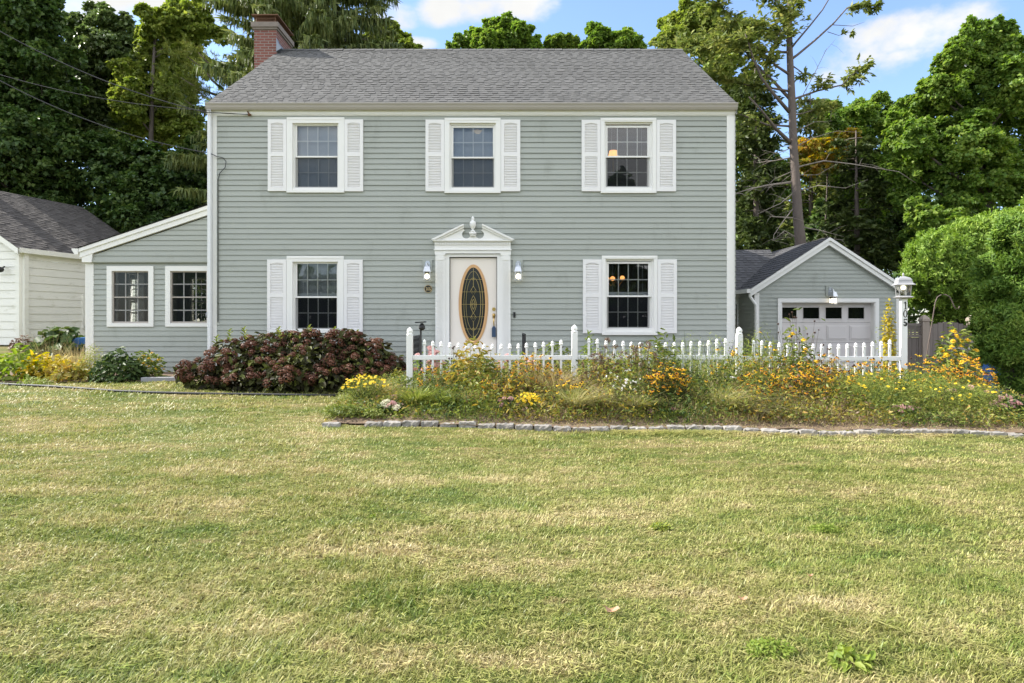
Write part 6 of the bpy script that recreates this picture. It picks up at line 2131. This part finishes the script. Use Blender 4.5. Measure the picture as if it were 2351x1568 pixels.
plant('leafy_weed', 'fresh lime green weed showing between pickets right of the second fence post', 1352, 10.9, 772, 44, 'lime_leaf', 260, .085, .26, stems=8, group=GA_, upl=.7, big=True)
plant('aster_plant', 'pale green aster clump at the foot of the third fence post', 1650, 9.5, 812, 150, 'fern_leaf', 1900, .05, .17, stems=30, fl=[('susan', 16, 1.), ('white', 6, .7)], group=GB, upl=1.1)
plant('fountain_grass', 'big arching fountain grass below the third fence post, spilling over the edging', 1662, 8.95, 882, 150, blade='fountain_blade', nb=560, bw=.009, lean=.9, lx=.35, group=GG)
plant('fountain_grass', 'blond dry grass plume falling over the edging blocks', 1698, 8.8, 915, 110, blade='fountain_blade', nb=620, bw=.009, lean=1.1, lx=.55, group=GG)
plant('goldenrod_plant', 'light green goldenrod right of the third fence post', 1735, 9.8, 798, 160, 'fern_leaf', 2100, .05, .18, stems=34, fl=[('susan', 16, 1.)], group=GB, upl=1.1)
plant('black_eyed_flower', 'rust and yellow flowers below the third fence post', 1755, 9.2, 872, 150, 'garden_leaf', 720, .055, .3, fl=[('orange', 58, .95), ('susan', 41, 1.1)], seedheads=12, group=GS)
plant('false_sunflower', 'tall yellow flowers reaching over the rail right of the third fence post', 1830, 9.8, 800, 120, 'garden_leaf', 420, .09, .32, fl=[('sun', 14, 1.35)], stems=12, group=GB, upl=.4, big=True)
plant('seedhead_plant', 'tall brown stalks with round seed heads in front of the garage door', 1840, 10.0, 752, 150, 'garden_leaf', 60, .10, .3, seedheads=16, group=GB, stemmat='stembrown', big=True, zprof=.6)
plant('black_eyed_flower', 'broad drift of orange flowers below the last fence section', 1850, 9.25, 862, 150, 'garden_leaf', 760, .055, .3, fl=[('orange', 70, .95), ('susan', 58, 1.05)], seedheads=16, group=GS)
plant('black_eyed_flower', 'rusty flowers with dark leaves in the middle of the last fence section', 1905, 9.6, 842, 130, 'reddish_leaf', 620, .055, .3, fl=[('orange', 70, .95), ('susan', 23, 1.)], seedheads=18, group=GS, stemmat='stembrown')
plant('weed_patch', 'brown and green stubble along the edging below the last fence section', 1830, 8.75, 925, 200, 'garden_leaf', 900, .04, .3, 'dry_blade', 420, .005, .7, group=GA_)
plant('tickseed_plant', 'wide feathery green mound with scattered yellow flowers left of the lamp post', 1960, 9.0, 876, 185, 'fern_leaf', 4200, .05, .10, fl=[('tick', 18, .95)], stems=20, group=GT, zprof=.6)
plant('black_eyed_flower', 'orange flowers at the foot of the lamp post', 2010, 9.9, 845, 130, 'garden_leaf', 520, .055, .3, fl=[('orange', 58, .95), ('susan', 27, 1.)], seedheads=16, group=GS)
plant('tickseed_plant', 'large feathery yellow green mound below the lamp post', 2070, 9.05, 868, 215, 'fern_leaf', 5200, .05, .10, fl=[('tick', 26, .95)], stems=20, group=GT, zprof=.6)
plant('stonecrop_plant', 'stonecrop with a row of pink heads below the lamp post', 2072, 8.7, 928, 84, 'lime_leaf', 380, .05, .5, fl=[('sedum', 9, .8)], group=GSed, big=True)
plant('tickseed_plant', 'feathery green mound with few flowers between lamp post and right edge', 2170, 8.95, 878, 205, 'fern_leaf', 4800, .05, .10, fl=[('tick', 18, .95)], stems=20, group=GT, zprof=.6)
plant('tickseed_plant', 'feathery green mound at the right end of the bed', 2255, 8.75, 905, 140, 'fern_leaf', 3200, .05, .10, fl=[('tick', 12, .95)], stems=16, group=GT, zprof=.6)
plant('stonecrop_plant', 'stonecrop with broad pink heads at the right end of the bed behind the green mound', 2225, 9.3, 882, 110, 'garden_leaf', 420, .055, .5, fl=[('sedum', 14, .8)], group=GSed, big=True)
plant('stonecrop_plant', 'stonecrop with drooping pink heads touching the right edge of the picture', 2315, 8.7, 902, 110, 'dark_leaf', 620, .05, .5, fl=[('sedum', 16, .8)], group=GSed, big=True)
plant('black_eyed_flower', 'glowing orange flowers right of the lamp post below the shepherd hook', 2130, 9.9, 842, 130, 'garden_leaf', 420, .055, .3, fl=[('orange', 52, 1.), ('susan', 35, 1.)], seedheads=6, group=GS)
plant('false_sunflower', 'tall yellow flowered false sunflower right of the shepherd hook', 2190, 10.6, 752, 110, 'garden_leaf', 620, .11, .36, fl=[('sun', 46, 1.55)], stems=20, group=GB, big=True, zprof=.35, upl=.2, seed=5)
plant('black_eyed_flower', 'orange flowers at the base of the tall false sunflower', 2215, 9.9, 845, 140, 'garden_leaf', 420, .055, .3, fl=[('orange', 62, 1.1), ('susan', 35, 1.1)], group=GS)
plant('barberry_spike', 'tall spike of golden leaves left of the lamp post', 2041, 10.9, 672, 30, 'gold_leaf', 1100, .055, .7, stems=6, group=GB, upl=.1, dep=.9)
plant('green_creeper', 'thin green creeper between the golden spike and the lamp post', 2035, 11.3, 740, 70, 'garden_leaf', 260, .045, .55, stems=8, group=GB, upl=.8)
plant('barberry_spike', 'short golden spike right of the lamp post', 2105, 10.2, 862, 20, 'gold_leaf', 140, .04, .7, group=GB)
# --- behind the fence, along the house wall
plant('stonecrop_plant', 'tall pink stonecrop behind the first pickets by the left railing', 985, 11.3, 800, 110, 'lime_leaf', 380, .06, .5, fl=[('sedum', 22, 1.0)], group=GSed, big=True)
plant('stonecrop_plant', 'pink stonecrop behind the pickets right of the front door', 1190, 11.2, 806, 110, 'lime_leaf', 380, .06, .5, fl=[('sedum', 18, 1.0)], group=GSed, big=True)
plant('leafy_weed', 'dark leafy stems behind the pickets left of the second fence post', 1270, 11.3, 778, 110, 'garden_leaf', 420, .09, .35, stems=18, seedheads=8, group=GA_, upl=.6, big=True)
plant('leafy_weed', 'leafy undergrowth behind the pickets below the lower right window', 1470, 11.5, 800, 230, 'garden_leaf', 820, .08, .35, stems=22, group=GA_, upl=.6, big=True)
plant('violet_aster', 'violet aster behind the pickets left of the third fence post', 1665, 11.4, 785, 80, 'garden_leaf', 320, .06, .3, fl=[('violet', 22, .8)], stems=12, group=GB)
plant('yucca_plant', 'spiky dark green yucca behind the pickets in front of the garage', 1790, 12.0, 770, 90, blade='green_blade', nb=46, bw=.035, lean=.25, group=GB)
plant('leafy_weed', 'leafy stems behind the pickets left of the garage door', 1735, 11.6, 778, 110, 'garden_leaf', 420, .08, .35, fl=[('susan', 16, 1.1)], stems=16, group=GA_, upl=.6, big=True)
plant('leafy_weed', 'tangled undergrowth behind the pickets in front of the garage door', 1920, 11.4, 838, 200, 'garden_leaf', 720, .07, .35, stems=22, group=GA_, upl=.6, big=True)
# --- left strip by the sunroom
GL = 'plants in the strip by the sunroom'
plant('hosta_plant', 'green hosta with lit yellow edges at the left edge', 30, 12.9, 800, 150, 'lime_leaf', 420, .16, .45, stems=8, group=GL, big=True, cat='plant')
plant('hosta_plant', 'yellowing hosta with pale flower stalks left of the orange foliage', 105, 13.0, 812, 110, 'gold_leaf', 420, .13, .45, stems=10, group=GL, big=True)
plant('daylily_plant', 'orange and brown daylily foliage in the middle of the left strip', 158, 12.8, 818, 110, 'gold_leaf', 260, .14, .14, 'dry_blade', 180, .010, .9, group=GL)
plant('hosta_plant', 'glossy hosta with orange rimmed leaves left of the dark shrub', 172, 12.5, 836, 90, 'reddish_leaf', 240, .13, .42, group=GL, big=True)
plant('dry_feather_grass', 'feathery pinkish dry grass beside the sunroom corner', 172, 13.4, 782, 70, blade='dry_blade', nb=420, bw=.006, lean=.35, group=GL)
plant('tall_stalk_grass', 'thin dry stalks standing in front of the white neighbouring house', 110, 13.8, 752, 170, blade='dry_blade', nb=70, bw=.005, lean=.12, group=GL)
plant('tall_leafy_plant', 'upright light green stems at the sunroom corner board', 212, 13.0, 796, 80, 'fern_leaf', 1200, .05, .26, stems=30, group=GL, upl=1.2)
plant('hydrangea_shrub', 'dark glossy leaved young shrub in front of the sunroom wall', 272, 12.55, 806, 118, 'dark_leaf', 900, .10, .62, stems=14, group=GL, big=True, cat='shrub')
plant('coneflower_plant', 'pale leafy plant with yellow flowers right of the dark young shrub', 335, 12.9, 806, 90, 'garden_leaf', 420, .10, .5, fl=[('sun', 14, 1.3)], stems=14, group=GL, big=True)
plant('weed_patch', 'small green weed tuft at the front of the left strip', 85, 12.2, 864, 90, 'lime_leaf', 260, .07, .22, 'green_blade', 90, .006, .6, group=GL)
plant('squash_plant', 'dark broad leaved plant against the neighbouring white wall', 142, 17.4, 752, 120, 'dark_leaf', 220, .26, .9, stems=8, group='plants by the neighbouring house', big=True, cat='plant')
plant('withered_shrub', 'withered brown shrub at the corner of the white neighbouring house', 50, 18.2, 770, 50, 'dry_seed', 320, .10, .5, stems=8, group='plants by the neighbouring house', cat='shrub', stemmat='stembrown')

# --- hydrangea shrub
def hydrangea():
    rg = np.random.default_rng(5); rr = random.Random(5)
    d = 12.0
    lob = [(470, 858, 46, -.3), (540, 835, 70, 0), (620, 812, 66, .2), (700, 810, 66, .2), (780, 812, 66, .1), (850, 822, 58, .1), (560, 875, 50, -.45), (660, 870, 56, -.5), (760, 870, 56, -.5), (850, 872, 48, -.45), (890, 850, 40, 0), (610, 850, 60, -.2), (720, 840, 66, -.3), (820, 850, 60, -.3)]
    B = [(np.array(P(a, b + 6, d + o)), r * d / F) for a, b, r, o in lob]
    for c0, r0 in list(B):              # uneven outline: small lobes round the big ones
        for _ in range(3):
            v = np.array([rr.gauss(0, 1), rr.gauss(-.3, .6), rr.gauss(.15, .55)]); v /= np.linalg.norm(v)
            B.append((c0 + v * r0 * rr.uniform(.75, 1.0), r0 * rr.uniform(.22, .38)))
    B = [(c0, r0 * (.9 if i < len(lob) else 1)) for i, (c0, r0) in enumerate(B)]
    cx = (665 - CX) * d / F
    t = thing('hydrangea_bush', (cx, d, g(cx, d)), 'large dark hydrangea bush with faded brown mauve flower heads in front of the house', 'shrub')
    n = 7800
    w = np.array([b[1] ** 2 for b in B]); w /= w.sum()
    idx = rg.choice(len(B), n, p=w)
    c = np.array([b[0] for b in B])[idx]; r = np.array([b[1] for b in B])[idx][:, None]
    dv = rdir(n, rg)
    p = c + dv * r * rg.uniform(.35, 1.0, (n, 1)) ** .45
    p[:, 2] = np.maximum(p[:, 2], .5)
    nn = unit(dv * .7 + [0, -.1, .7] + rg.normal(size=(n, 3)) * .45)
    tan = unit(dv + [0, 0, -.2] + rg.normal(size=(n, 3)) * .5)
    V, Fq = leaves6(p, nn, tan, .115 * rg.uniform(.6, 1.3, n), .62)
    npmesh('foliage', V, Fq, np.repeat(rg.uniform(0, 1, n), 2), M['burgundy_leaf'], t)
    mb = MB()
    for (cc, rad) in B:
        b = Vector((cx * .4 + cc[0] * .6, d, g(cx, d)))
        mb.tube([b, Vector(cc)], [.012, .006], 5)
    mb.build('stem', M['stembrown'], t)
    # flower heads on the outer shell, spaced apart
    heads = []
    tries = 0
    while len(heads) < 210 and tries < 30000:
        tries += 1
        i = rr.randrange(len(B)); cc, rad = B[i]
        dv = Vector((rr.gauss(0, 1), rr.gauss(-.45, .8), rr.gauss(.35, .8))).normalized()
        q = Vector(cc) + dv * rad * rr.uniform(.92, 1.04)
        if q.z < .62: continue
        if any((q - Vector(b[0])).length < b[1] * .86 for b in B): continue
        if any((q - h[0]).length < .105 for h in heads): continue
        heads.append((q, dv))
    heads.sort(key=lambda h: h[0].y)
    print('heads', len(heads))
    for q, dv in heads[:100]:
        o = bpy.data.objects.new('flower_head', rr.choice(FL['head'])); C.objects.link(o); o.parent = t
        o.location = q - t.location
        o.rotation_euler = Vector((0, 0, 1)).rotation_difference((dv + Vector((0, 0, .5))).normalized()).to_euler()
        s = rr.uniform(.7, 1.2); o.scale = (s, s, s)
    V, Fq, va, base = [], [], [], 0
    for q, dv in heads[100:]:
        me = rr.choice(FL['head'])
        co = np.zeros(len(me.vertices) * 3, np.float32); me.vertices.foreach_get('co', co); co = co.reshape(-1, 3) * rr.uniform(.7, 1.2)
        V.append(co + np.array(q)); k = len(me.polygons)
        Fq.append(np.arange(k * 4).reshape(-1, 4) + base)
        base += len(co)
        va.append(np.full(k, rr.random()) * .5 + rg.uniform(0, .5, k))
    if V:
        o = npmesh('flower_head', np.concatenate(V), np.concatenate(Fq), np.concatenate(va), M['hydrangea_floret'], t)
        tag(o, kind='stuff')
    # upright leafy shoots poking out
    mb = MB(); L = []
    for vx, vt in ((528, 757), (560, 752), (498, 772), (710, 748), (768, 752), (640, 752), (820, 760)):
        p = P(vx, vt, d); b = p - Vector((rr.uniform(-.05, .05), 0, .3))
        mb.tube([b, p], [.006, .003], 4)
        m = 12
        for k in range(m):
            f = k / m; a = k * 2.4
            L.append((b.lerp(p, .3 + .7 * f), Vector((math.cos(a), math.sin(a), .9)), rr.uniform(.07, .11)))
    _ = 0
    V, Fq = leaves6(np.array([l[0] for l in L]), unit(np.array([[-l[1].x, -l[1].y, 1.2] for l in L])), np.array([l[1] for l in L]), np.array([l[2] for l in L]), .42)
    for k in range(7):
        npmesh('shoot', V[k * 72:(k + 1) * 72], Fq[:24], rg.uniform(.3, 1, 24), M['garden_leaf'], t)
hydrangea()

# --- ground cover of the bed: short mixed weeds and dry blades nobody could count
ENVX = (np.array([740, 900, 960, 1000, 1060, 1100, 1150, 1230, 1280, 1330, 1400, 1480, 1560, 1620, 1660, 1760, 1850, 1900, 1960, 2060, 2150, 2250, 2350]) - CX) * 9.7 / F
ENVZ = (736 - np.array([935, 885, 888, 862, 838, 825, 845, 855, 862, 838, 820, 818, 824, 834, 822, 832, 826, 836, 862, 868, 858, 880, 905])) / F * 9.7 + 1.65 - .52
def env(x, y):
    """height of the plant mass: low at the edging, rising to its full height at the fence"""
    f = np.clip((y - bedfront(x)) / 1.15, 0, 1)
    return np.interp(x * 9.7 / np.maximum(y, 9), ENVX, ENVZ) * (.12 + .88 * f ** .8) * np.where(y > 10.45, .8, 1)
def cover():
    rg = np.random.default_rng(8)
    n = 36000
    x = rg.uniform(-2.4, 7.0, n)
    y = np.array([float(bedfront(v)) for v in x]) + .03 + rg.uniform(0, 1, n) ** 1.3 * (3.3 - np.clip(x - 4.6, 0, 9) * .75)
    z = np.array([bz_(a, b) for a, b in zip(x, y)])
    h = (.08 + env(x, y) * rg.uniform(.15, 1.05, n)) * np.clip((y - np.array([float(bedfront(v)) for v in x])) / .35, .3, 1)
    d0 = unit(np.stack([rg.normal(size=n) * .4, rg.normal(size=n) * .4, np.ones(n)], 1))
    bend = np.stack([rg.normal(size=n) * .35 + .1, rg.normal(size=n) * .3, -rg.uniform(.1, .6, n)], 1)
    V, Fq = strips(np.stack([x, y, z - .01], 1), d0, bend, h, rg.uniform(.004, .011, n), 3)
    sel = (np.sin(x * 2.3) + np.sin(x * .9 + y * 2) + rg.normal(size=n) * .8) > -.25
    mi = np.repeat(sel.astype(int), 3)
    o = npmesh('bed_ground_cover', V, Fq, np.repeat(rg.uniform(0, 1, n), 3), [M['green_blade'], M['dry_blade']], mi=mi)
    tag(o, 'mixed short weeds and dry blades filling the flower bed between the plants', 'ground cover', kind='stuff')
    m = 50000
    x = rg.uniform(-2.4, 7.0, m)
    y = np.array([float(bedfront(v)) for v in x]) + .12 + rg.uniform(0, 1, m) * (3.0 - np.clip(x - 4.6, 0, 9) * .75)
    z = np.array([bz_(a, b) for a, b in zip(x, y)]) + rg.uniform(.0, 1, m) * (.03 + env(x, y) * (.92 + .34 * np.sin(x * 5.3) * np.sin(x * 1.7 + y * 2)))
    V, Fq = leaves(np.stack([x, y, z], 1), unit(rg.normal(size=(m, 3)) * .5 + [0, 0, .8]), rg.normal(size=(m, 3)), rg.uniform(.03, .08, m), .34)
    w_ = np.sin(x * 1.9 + .5) + .7 * np.sin(x * 4.7 + y * 3) + rg.normal(size=m) * .8
    o = npmesh('bed_leaf_cover', V, Fq, rg.uniform(0, 1, m), [M['garden_leaf'], M['reddish_leaf'], M['dark_leaf'], M['dry_seed']], mi=np.where(w_ > 1.7, 3, np.where(w_ > .35, 1, np.where(w_ < -1.1, 2, 0))))
    tag(o, 'small loose leaves and weeds under the flower bed plants', 'ground cover', kind='stuff')
cover()

# ============================================================ LAWN
def in_bed(x, y):
    return (x > -2.45) & (y > bedfront(x) - .06) & (y < 13)
def lawn():
    rg = np.random.default_rng(2)
    parts, var = [], []
    def batch(n, y0, y1, hmin, hmax, w, flat=False, vlo=0., vhi=1., nseg=2):
        n = int(n * 1.2)
        u = rg.uniform(0, 1, n)
        y = np.sqrt(y0 * y0 + u * (y1 * y1 - y0 * y0))
        x = rg.uniform(-1.06, 1.06, n) * (y + .8)
        # tussocks: blades gather round random centres
        k = n // 26
        ci = rg.integers(0, k, n)
        cx, cy = x[:k][ci], y[:k][ci]
        pull = rg.uniform(0, 1, n) < .55
        x = np.where(pull, cx + rg.normal(size=n) * .035, x); y = np.where(pull, cy + rg.normal(size=n) * .03, y)
        ok = ~in_bed(x, y) & ~((x < -5.6) & (x > -10.6) & (y > 12.3)) & ~((x > -5.9) & (y > 12.9)) & (y > y0 * .97)
        ok &= ~((x > 5.6) & (y > 9.4))
        x, y = x[ok], y[ok]; m = len(x)
        z = gn(x, y)
        cl = .5 + .5 * np.sin(x * 3.1 + 2 * np.sin(y * 1.7)) * np.sin(y * 2.7 + x)
        h = rg.uniform(hmin, hmax, m) * (.7 + .6 * cl)
        a = rg.uniform(0, 6.283, m)
        wind = .9 * np.sin(x * .9 + y * 1.3) + .6 * np.sin(x * 3 + 1.7 * y)
        a = np.where(rg.uniform(0, 1, m) < .22, wind + rg.normal(size=m) * .5, a)
        tl = rg.uniform(1.6, 5, m) if flat else rg.uniform(.05, 1.0, m)
        d0 = unit(np.stack([np.cos(a) * tl, np.sin(a) * tl, np.ones(m) * (.25 if flat else 1)], 1))
        bend = np.stack([np.cos(a) * .3, np.sin(a) * .3, -rg.uniform(.05, .35, m)], 1)
        if flat: z = z + rg.uniform(.008, .03, m); bend[:, 2] = -.08
        V, Fq = strips(np.stack([x, y, z - .004], 1), d0, bend, h, rg.uniform(.7, 1.4, m) * w, nseg)
        parts.append((V, Fq)); var.append(np.repeat(rg.uniform(vlo, vhi, m), nseg))
    batch(165000, 2.35, 4.2, .018, .046, .0049)
    batch(5000, 2.35, 5.0, .03, .065, .009, False, 0., .3)
    batch(5000, 2.35, 6.0, .02, .05, .009, True, .3, .8)
    batch(22000, 2.35, 4.2, .015, .04, .0050, True, .5, 1.)
    batch(180000, 4.2, 6.6, .02, .044, .0062)
    batch(16000, 4.2, 6.6, .02, .045, .0065, True, .5, 1.)
    batch(140000, 6.6, 9.6, .02, .042, .0080)
    batch(9000, 6.6, 9.6, .02, .05, .009, True, .5, 1.)
    batch(90000, 9.6, 13.2, .03, .055, .0125)
    m = 7000
    x = rg.uniform(1.2, 6.6, m); y = bedfront(x) - .05 - np.abs(rg.normal(size=m)) * .14
    a = rg.uniform(0, 6.283, m)
    V, Fq = strips(np.stack([x, y, gn(x, y) + rg.uniform(.01, .03, m)], 1), unit(np.stack([np.cos(a), np.sin(a), np.full(m, .1)], 1)), np.zeros((m, 3)), rg.uniform(.04, .10, m), np.full(m, .006), 2)
    parts.append((V, Fq)); var.append(np.full(len(Fq), .98))
    V, Fq = join(parts)
    print('lawn blades', len(Fq) // 2)
    o = npmesh('lawn_grass', V, Fq, np.concatenate(var), M['blade'])
    tag(o, 'mown lawn grass, patchy green and straw coloured', 'grass', kind='stuff')
lawn()
for vx, vy, w, lab, s, m, n in ((1955, 1525, 105, 'broad leaved green weed rosette at the bottom right of the lawn', .055, 'lime_leaf', 80), (1895, 1222, 80, 'pale yellow green clover patch right of centre on the lawn', .018, 'lime_leaf', 900), (1770, 1500, 120, 'yellow green clover patch at the bottom of the lawn left of the weed rosette', .018, 'lime_leaf', 900), (1515, 1215, 50, 'small tussock of soft green grass in the middle of the lawn', .03, 'fern_leaf', 300), (856, 1190, 24, 'tiny bright green weed left of the middle of the lawn', .03, 'lime_leaf', 40)):
    p = ghit(vx, vy)
    plant('lawn_weed', lab, vx, p.y, vy - w * .22, w, m, n, s, .5, group='weeds in the lawn', gz=p.z, big=n < 200, upl=.1, cat='weed', dep=.7)
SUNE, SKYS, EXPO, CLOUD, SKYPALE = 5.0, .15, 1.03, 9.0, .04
# ============================================================ SKY, SUN, CAMERA
W = bpy.data.worlds.new('World')
S.world = W
W.use_nodes = True
t = W.node_tree
t.nodes.clear()
EL, AZ_ = R(38), R(77)          # sun stands to the left and a little behind the facade
sd = Vector((-math.sin(AZ_) * math.cos(EL), math.cos(AZ_) * math.cos(EL), math.sin(EL)))
sky = t.nodes.new('ShaderNodeTexSky')
sky.sky_type = 'NISHITA'
sky.sun_disc = False
sky.sun_elevation = EL
sky.sun_rotation = math.atan2(sd.x, sd.y)
sky.altitude = 50
sky.air_density = 1.0
sky.dust_density = .6
sky.ozone_density = 1.6
tc = t.nodes.new('ShaderNodeTexCoord')
V_ = tc.outputs['Generated']
def dirv(vx, vy):
    return Vector(((vx - CX) / F, 1, (HY - vy) / F)).normalized()
def wn(scale, detail, off=(0, 0, 0), sc=(1, 1, 1.6)):
    mp = t.nodes.new('ShaderNodeMapping')
    mp.inputs['Scale'].default_value = sc
    mp.inputs['Location'].default_value = off
    t.links.new(V_, mp.inputs[0])
    n = t.nodes.new('ShaderNodeTexNoise')
    n.inputs['Scale'].default_value = scale; n.inputs['Detail'].default_value = detail; n.inputs['Roughness'].default_value = .55
    t.links.new(mp.outputs[0], n.inputs['Vector'])
    return n.outputs['Fac']
edge = wn(9, 7)
def blob(vx, vy, rx, ry):
    """soft bump round one direction of the sky dome, stretched sideways"""
    c = dirv(vx, vy)
    rt = Vector((c.y, -c.x, 0)).normalized(); up = rt.cross(c)
    def dot(v):
        n = t.nodes.new('ShaderNodeVectorMath'); n.operation = 'DOT_PRODUCT'
        t.links.new(V_, n.inputs[0]); n.inputs[1].default_value = v
        return n.outputs['Value']
    a = mth(t, 'DIVIDE', dot(rt), rx / F); b = mth(t, 'DIVIDE', dot(up), ry / F)
    r2 = mth(t, 'ADD', mth(t, 'MULTIPLY', a, a), mth(t, 'MULTIPLY', b, b))
    front = mth(t, 'GREATER_THAN', dot(c), .2)
    return mth(t, 'MULTIPLY', mth(t, 'SUBTRACT', 1.0, mth(t, 'MULTIPLY', r2, .5), clamp=True), front)
f = None
for q in ((1010, 8, 80, 40), (1120, 2, 100, 45), (1220, 4, 80, 38), (1175, -30, 140, 40), (2100, 72, 110, 46), (2010, 95, 95, 42), (1960, 140, 90, 52), (2075, 150, 75, 46), (1920, 170, 40, 30), (2190, 150, 60, 30), (250, 0, 150, 45), (380, 20, 90, 45), (120, -10, 120, 50), (900, 20, 60, 40), (960, 100, 50, 14), (2110, 235, 30, 14)):
    b = blob(*q)
    f = b if f is None else mth(t, 'MAXIMUM', f, b)
loc = mth(t, 'ADD', mth(t, 'MULTIPLY', f, .72), mth(t, 'MULTIPLY', mth(t, 'SUBTRACT', edge, .5), 2.0))
mr = node(t, 'ShaderNodeMapRange', interpolation_type='SMOOTHSTEP')
mr.inputs[1].default_value = .31; mr.inputs[2].default_value = .80
t.links.new(loc, mr.inputs[0])
# unseen broken cloud added behind and above the camera to whiten the facade light
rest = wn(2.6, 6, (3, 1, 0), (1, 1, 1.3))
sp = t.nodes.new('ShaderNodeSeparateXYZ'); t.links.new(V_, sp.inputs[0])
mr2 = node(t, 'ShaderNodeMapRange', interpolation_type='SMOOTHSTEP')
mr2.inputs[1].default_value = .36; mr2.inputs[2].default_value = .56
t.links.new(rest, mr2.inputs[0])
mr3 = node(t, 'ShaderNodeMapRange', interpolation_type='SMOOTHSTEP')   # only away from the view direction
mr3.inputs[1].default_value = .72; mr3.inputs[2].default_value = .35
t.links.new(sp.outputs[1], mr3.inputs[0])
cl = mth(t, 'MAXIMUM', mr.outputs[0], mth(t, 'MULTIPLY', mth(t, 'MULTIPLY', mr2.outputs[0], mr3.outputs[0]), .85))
shade = mth(t, 'ADD', .80, mth(t, 'MULTIPLY', wn(7, 4, (0, .1, .35)), .35))
ccol = node(t, 'ShaderNodeVectorMath', operation='SCALE')
ccol.inputs[0].default_value = (CLOUD, CLOUD, CLOUD * .985)
# gain raised on the unseen clouds behind to lift the shaded facade
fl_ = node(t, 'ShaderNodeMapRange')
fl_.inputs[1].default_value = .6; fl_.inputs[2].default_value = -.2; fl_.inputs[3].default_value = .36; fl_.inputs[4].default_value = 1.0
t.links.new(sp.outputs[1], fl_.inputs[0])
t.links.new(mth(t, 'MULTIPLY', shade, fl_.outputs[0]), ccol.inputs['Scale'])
# faint haze paling the blue
hs_ = node(t, 'ShaderNodeHueSaturation', Saturation=1.02)
t.links.new(mix(t, 1.0, sky.outputs[0], (.86, .89, 1.0), 'MULTIPLY'), hs_.inputs['Color'])
skyc = mix(t, SKYPALE, hs_.outputs[0], (CLOUD * .55, CLOUD * .72, CLOUD * 1.0))
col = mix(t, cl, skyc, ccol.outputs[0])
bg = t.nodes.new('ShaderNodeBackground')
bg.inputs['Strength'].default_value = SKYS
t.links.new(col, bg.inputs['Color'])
wo = t.nodes.new('ShaderNodeOutputWorld')
t.links.new(bg.outputs[0], wo.inputs[0])

sl = bpy.data.lights.new('sun', 'SUN')
sl.energy = SUNE
sl.angle = R(.53)
sl.color = (1, .945, .86)
so = bpy.data.objects.new('sun', sl)
C.objects.link(so)
so.rotation_euler = sd.to_track_quat('Z', 'Y').to_euler()
so.location = sd * 60

cam = bpy.data.cameras.new('camera')
cam.lens = 24.0
cam.sensor_width = 36.0
cam.shift_y = -(784 - HY) / 2351
cam.clip_end = 2000
co = bpy.data.objects.new('camera', cam)
C.objects.link(co)
co.location = (0, 0, CAMZ)
co.rotation_euler = (R(90), 0, 0)
S.camera = co
S.view_settings.view_transform = 'Standard'
S.view_settings.look = 'None'
S.view_settings.exposure = EXPO
S.view_settings.gamma = 1
S.render.engine = 'CYCLES'
S.cycles.max_bounces = 8
S.cycles.transparent_max_bounces = 16
S.cycles.use_denoising = True
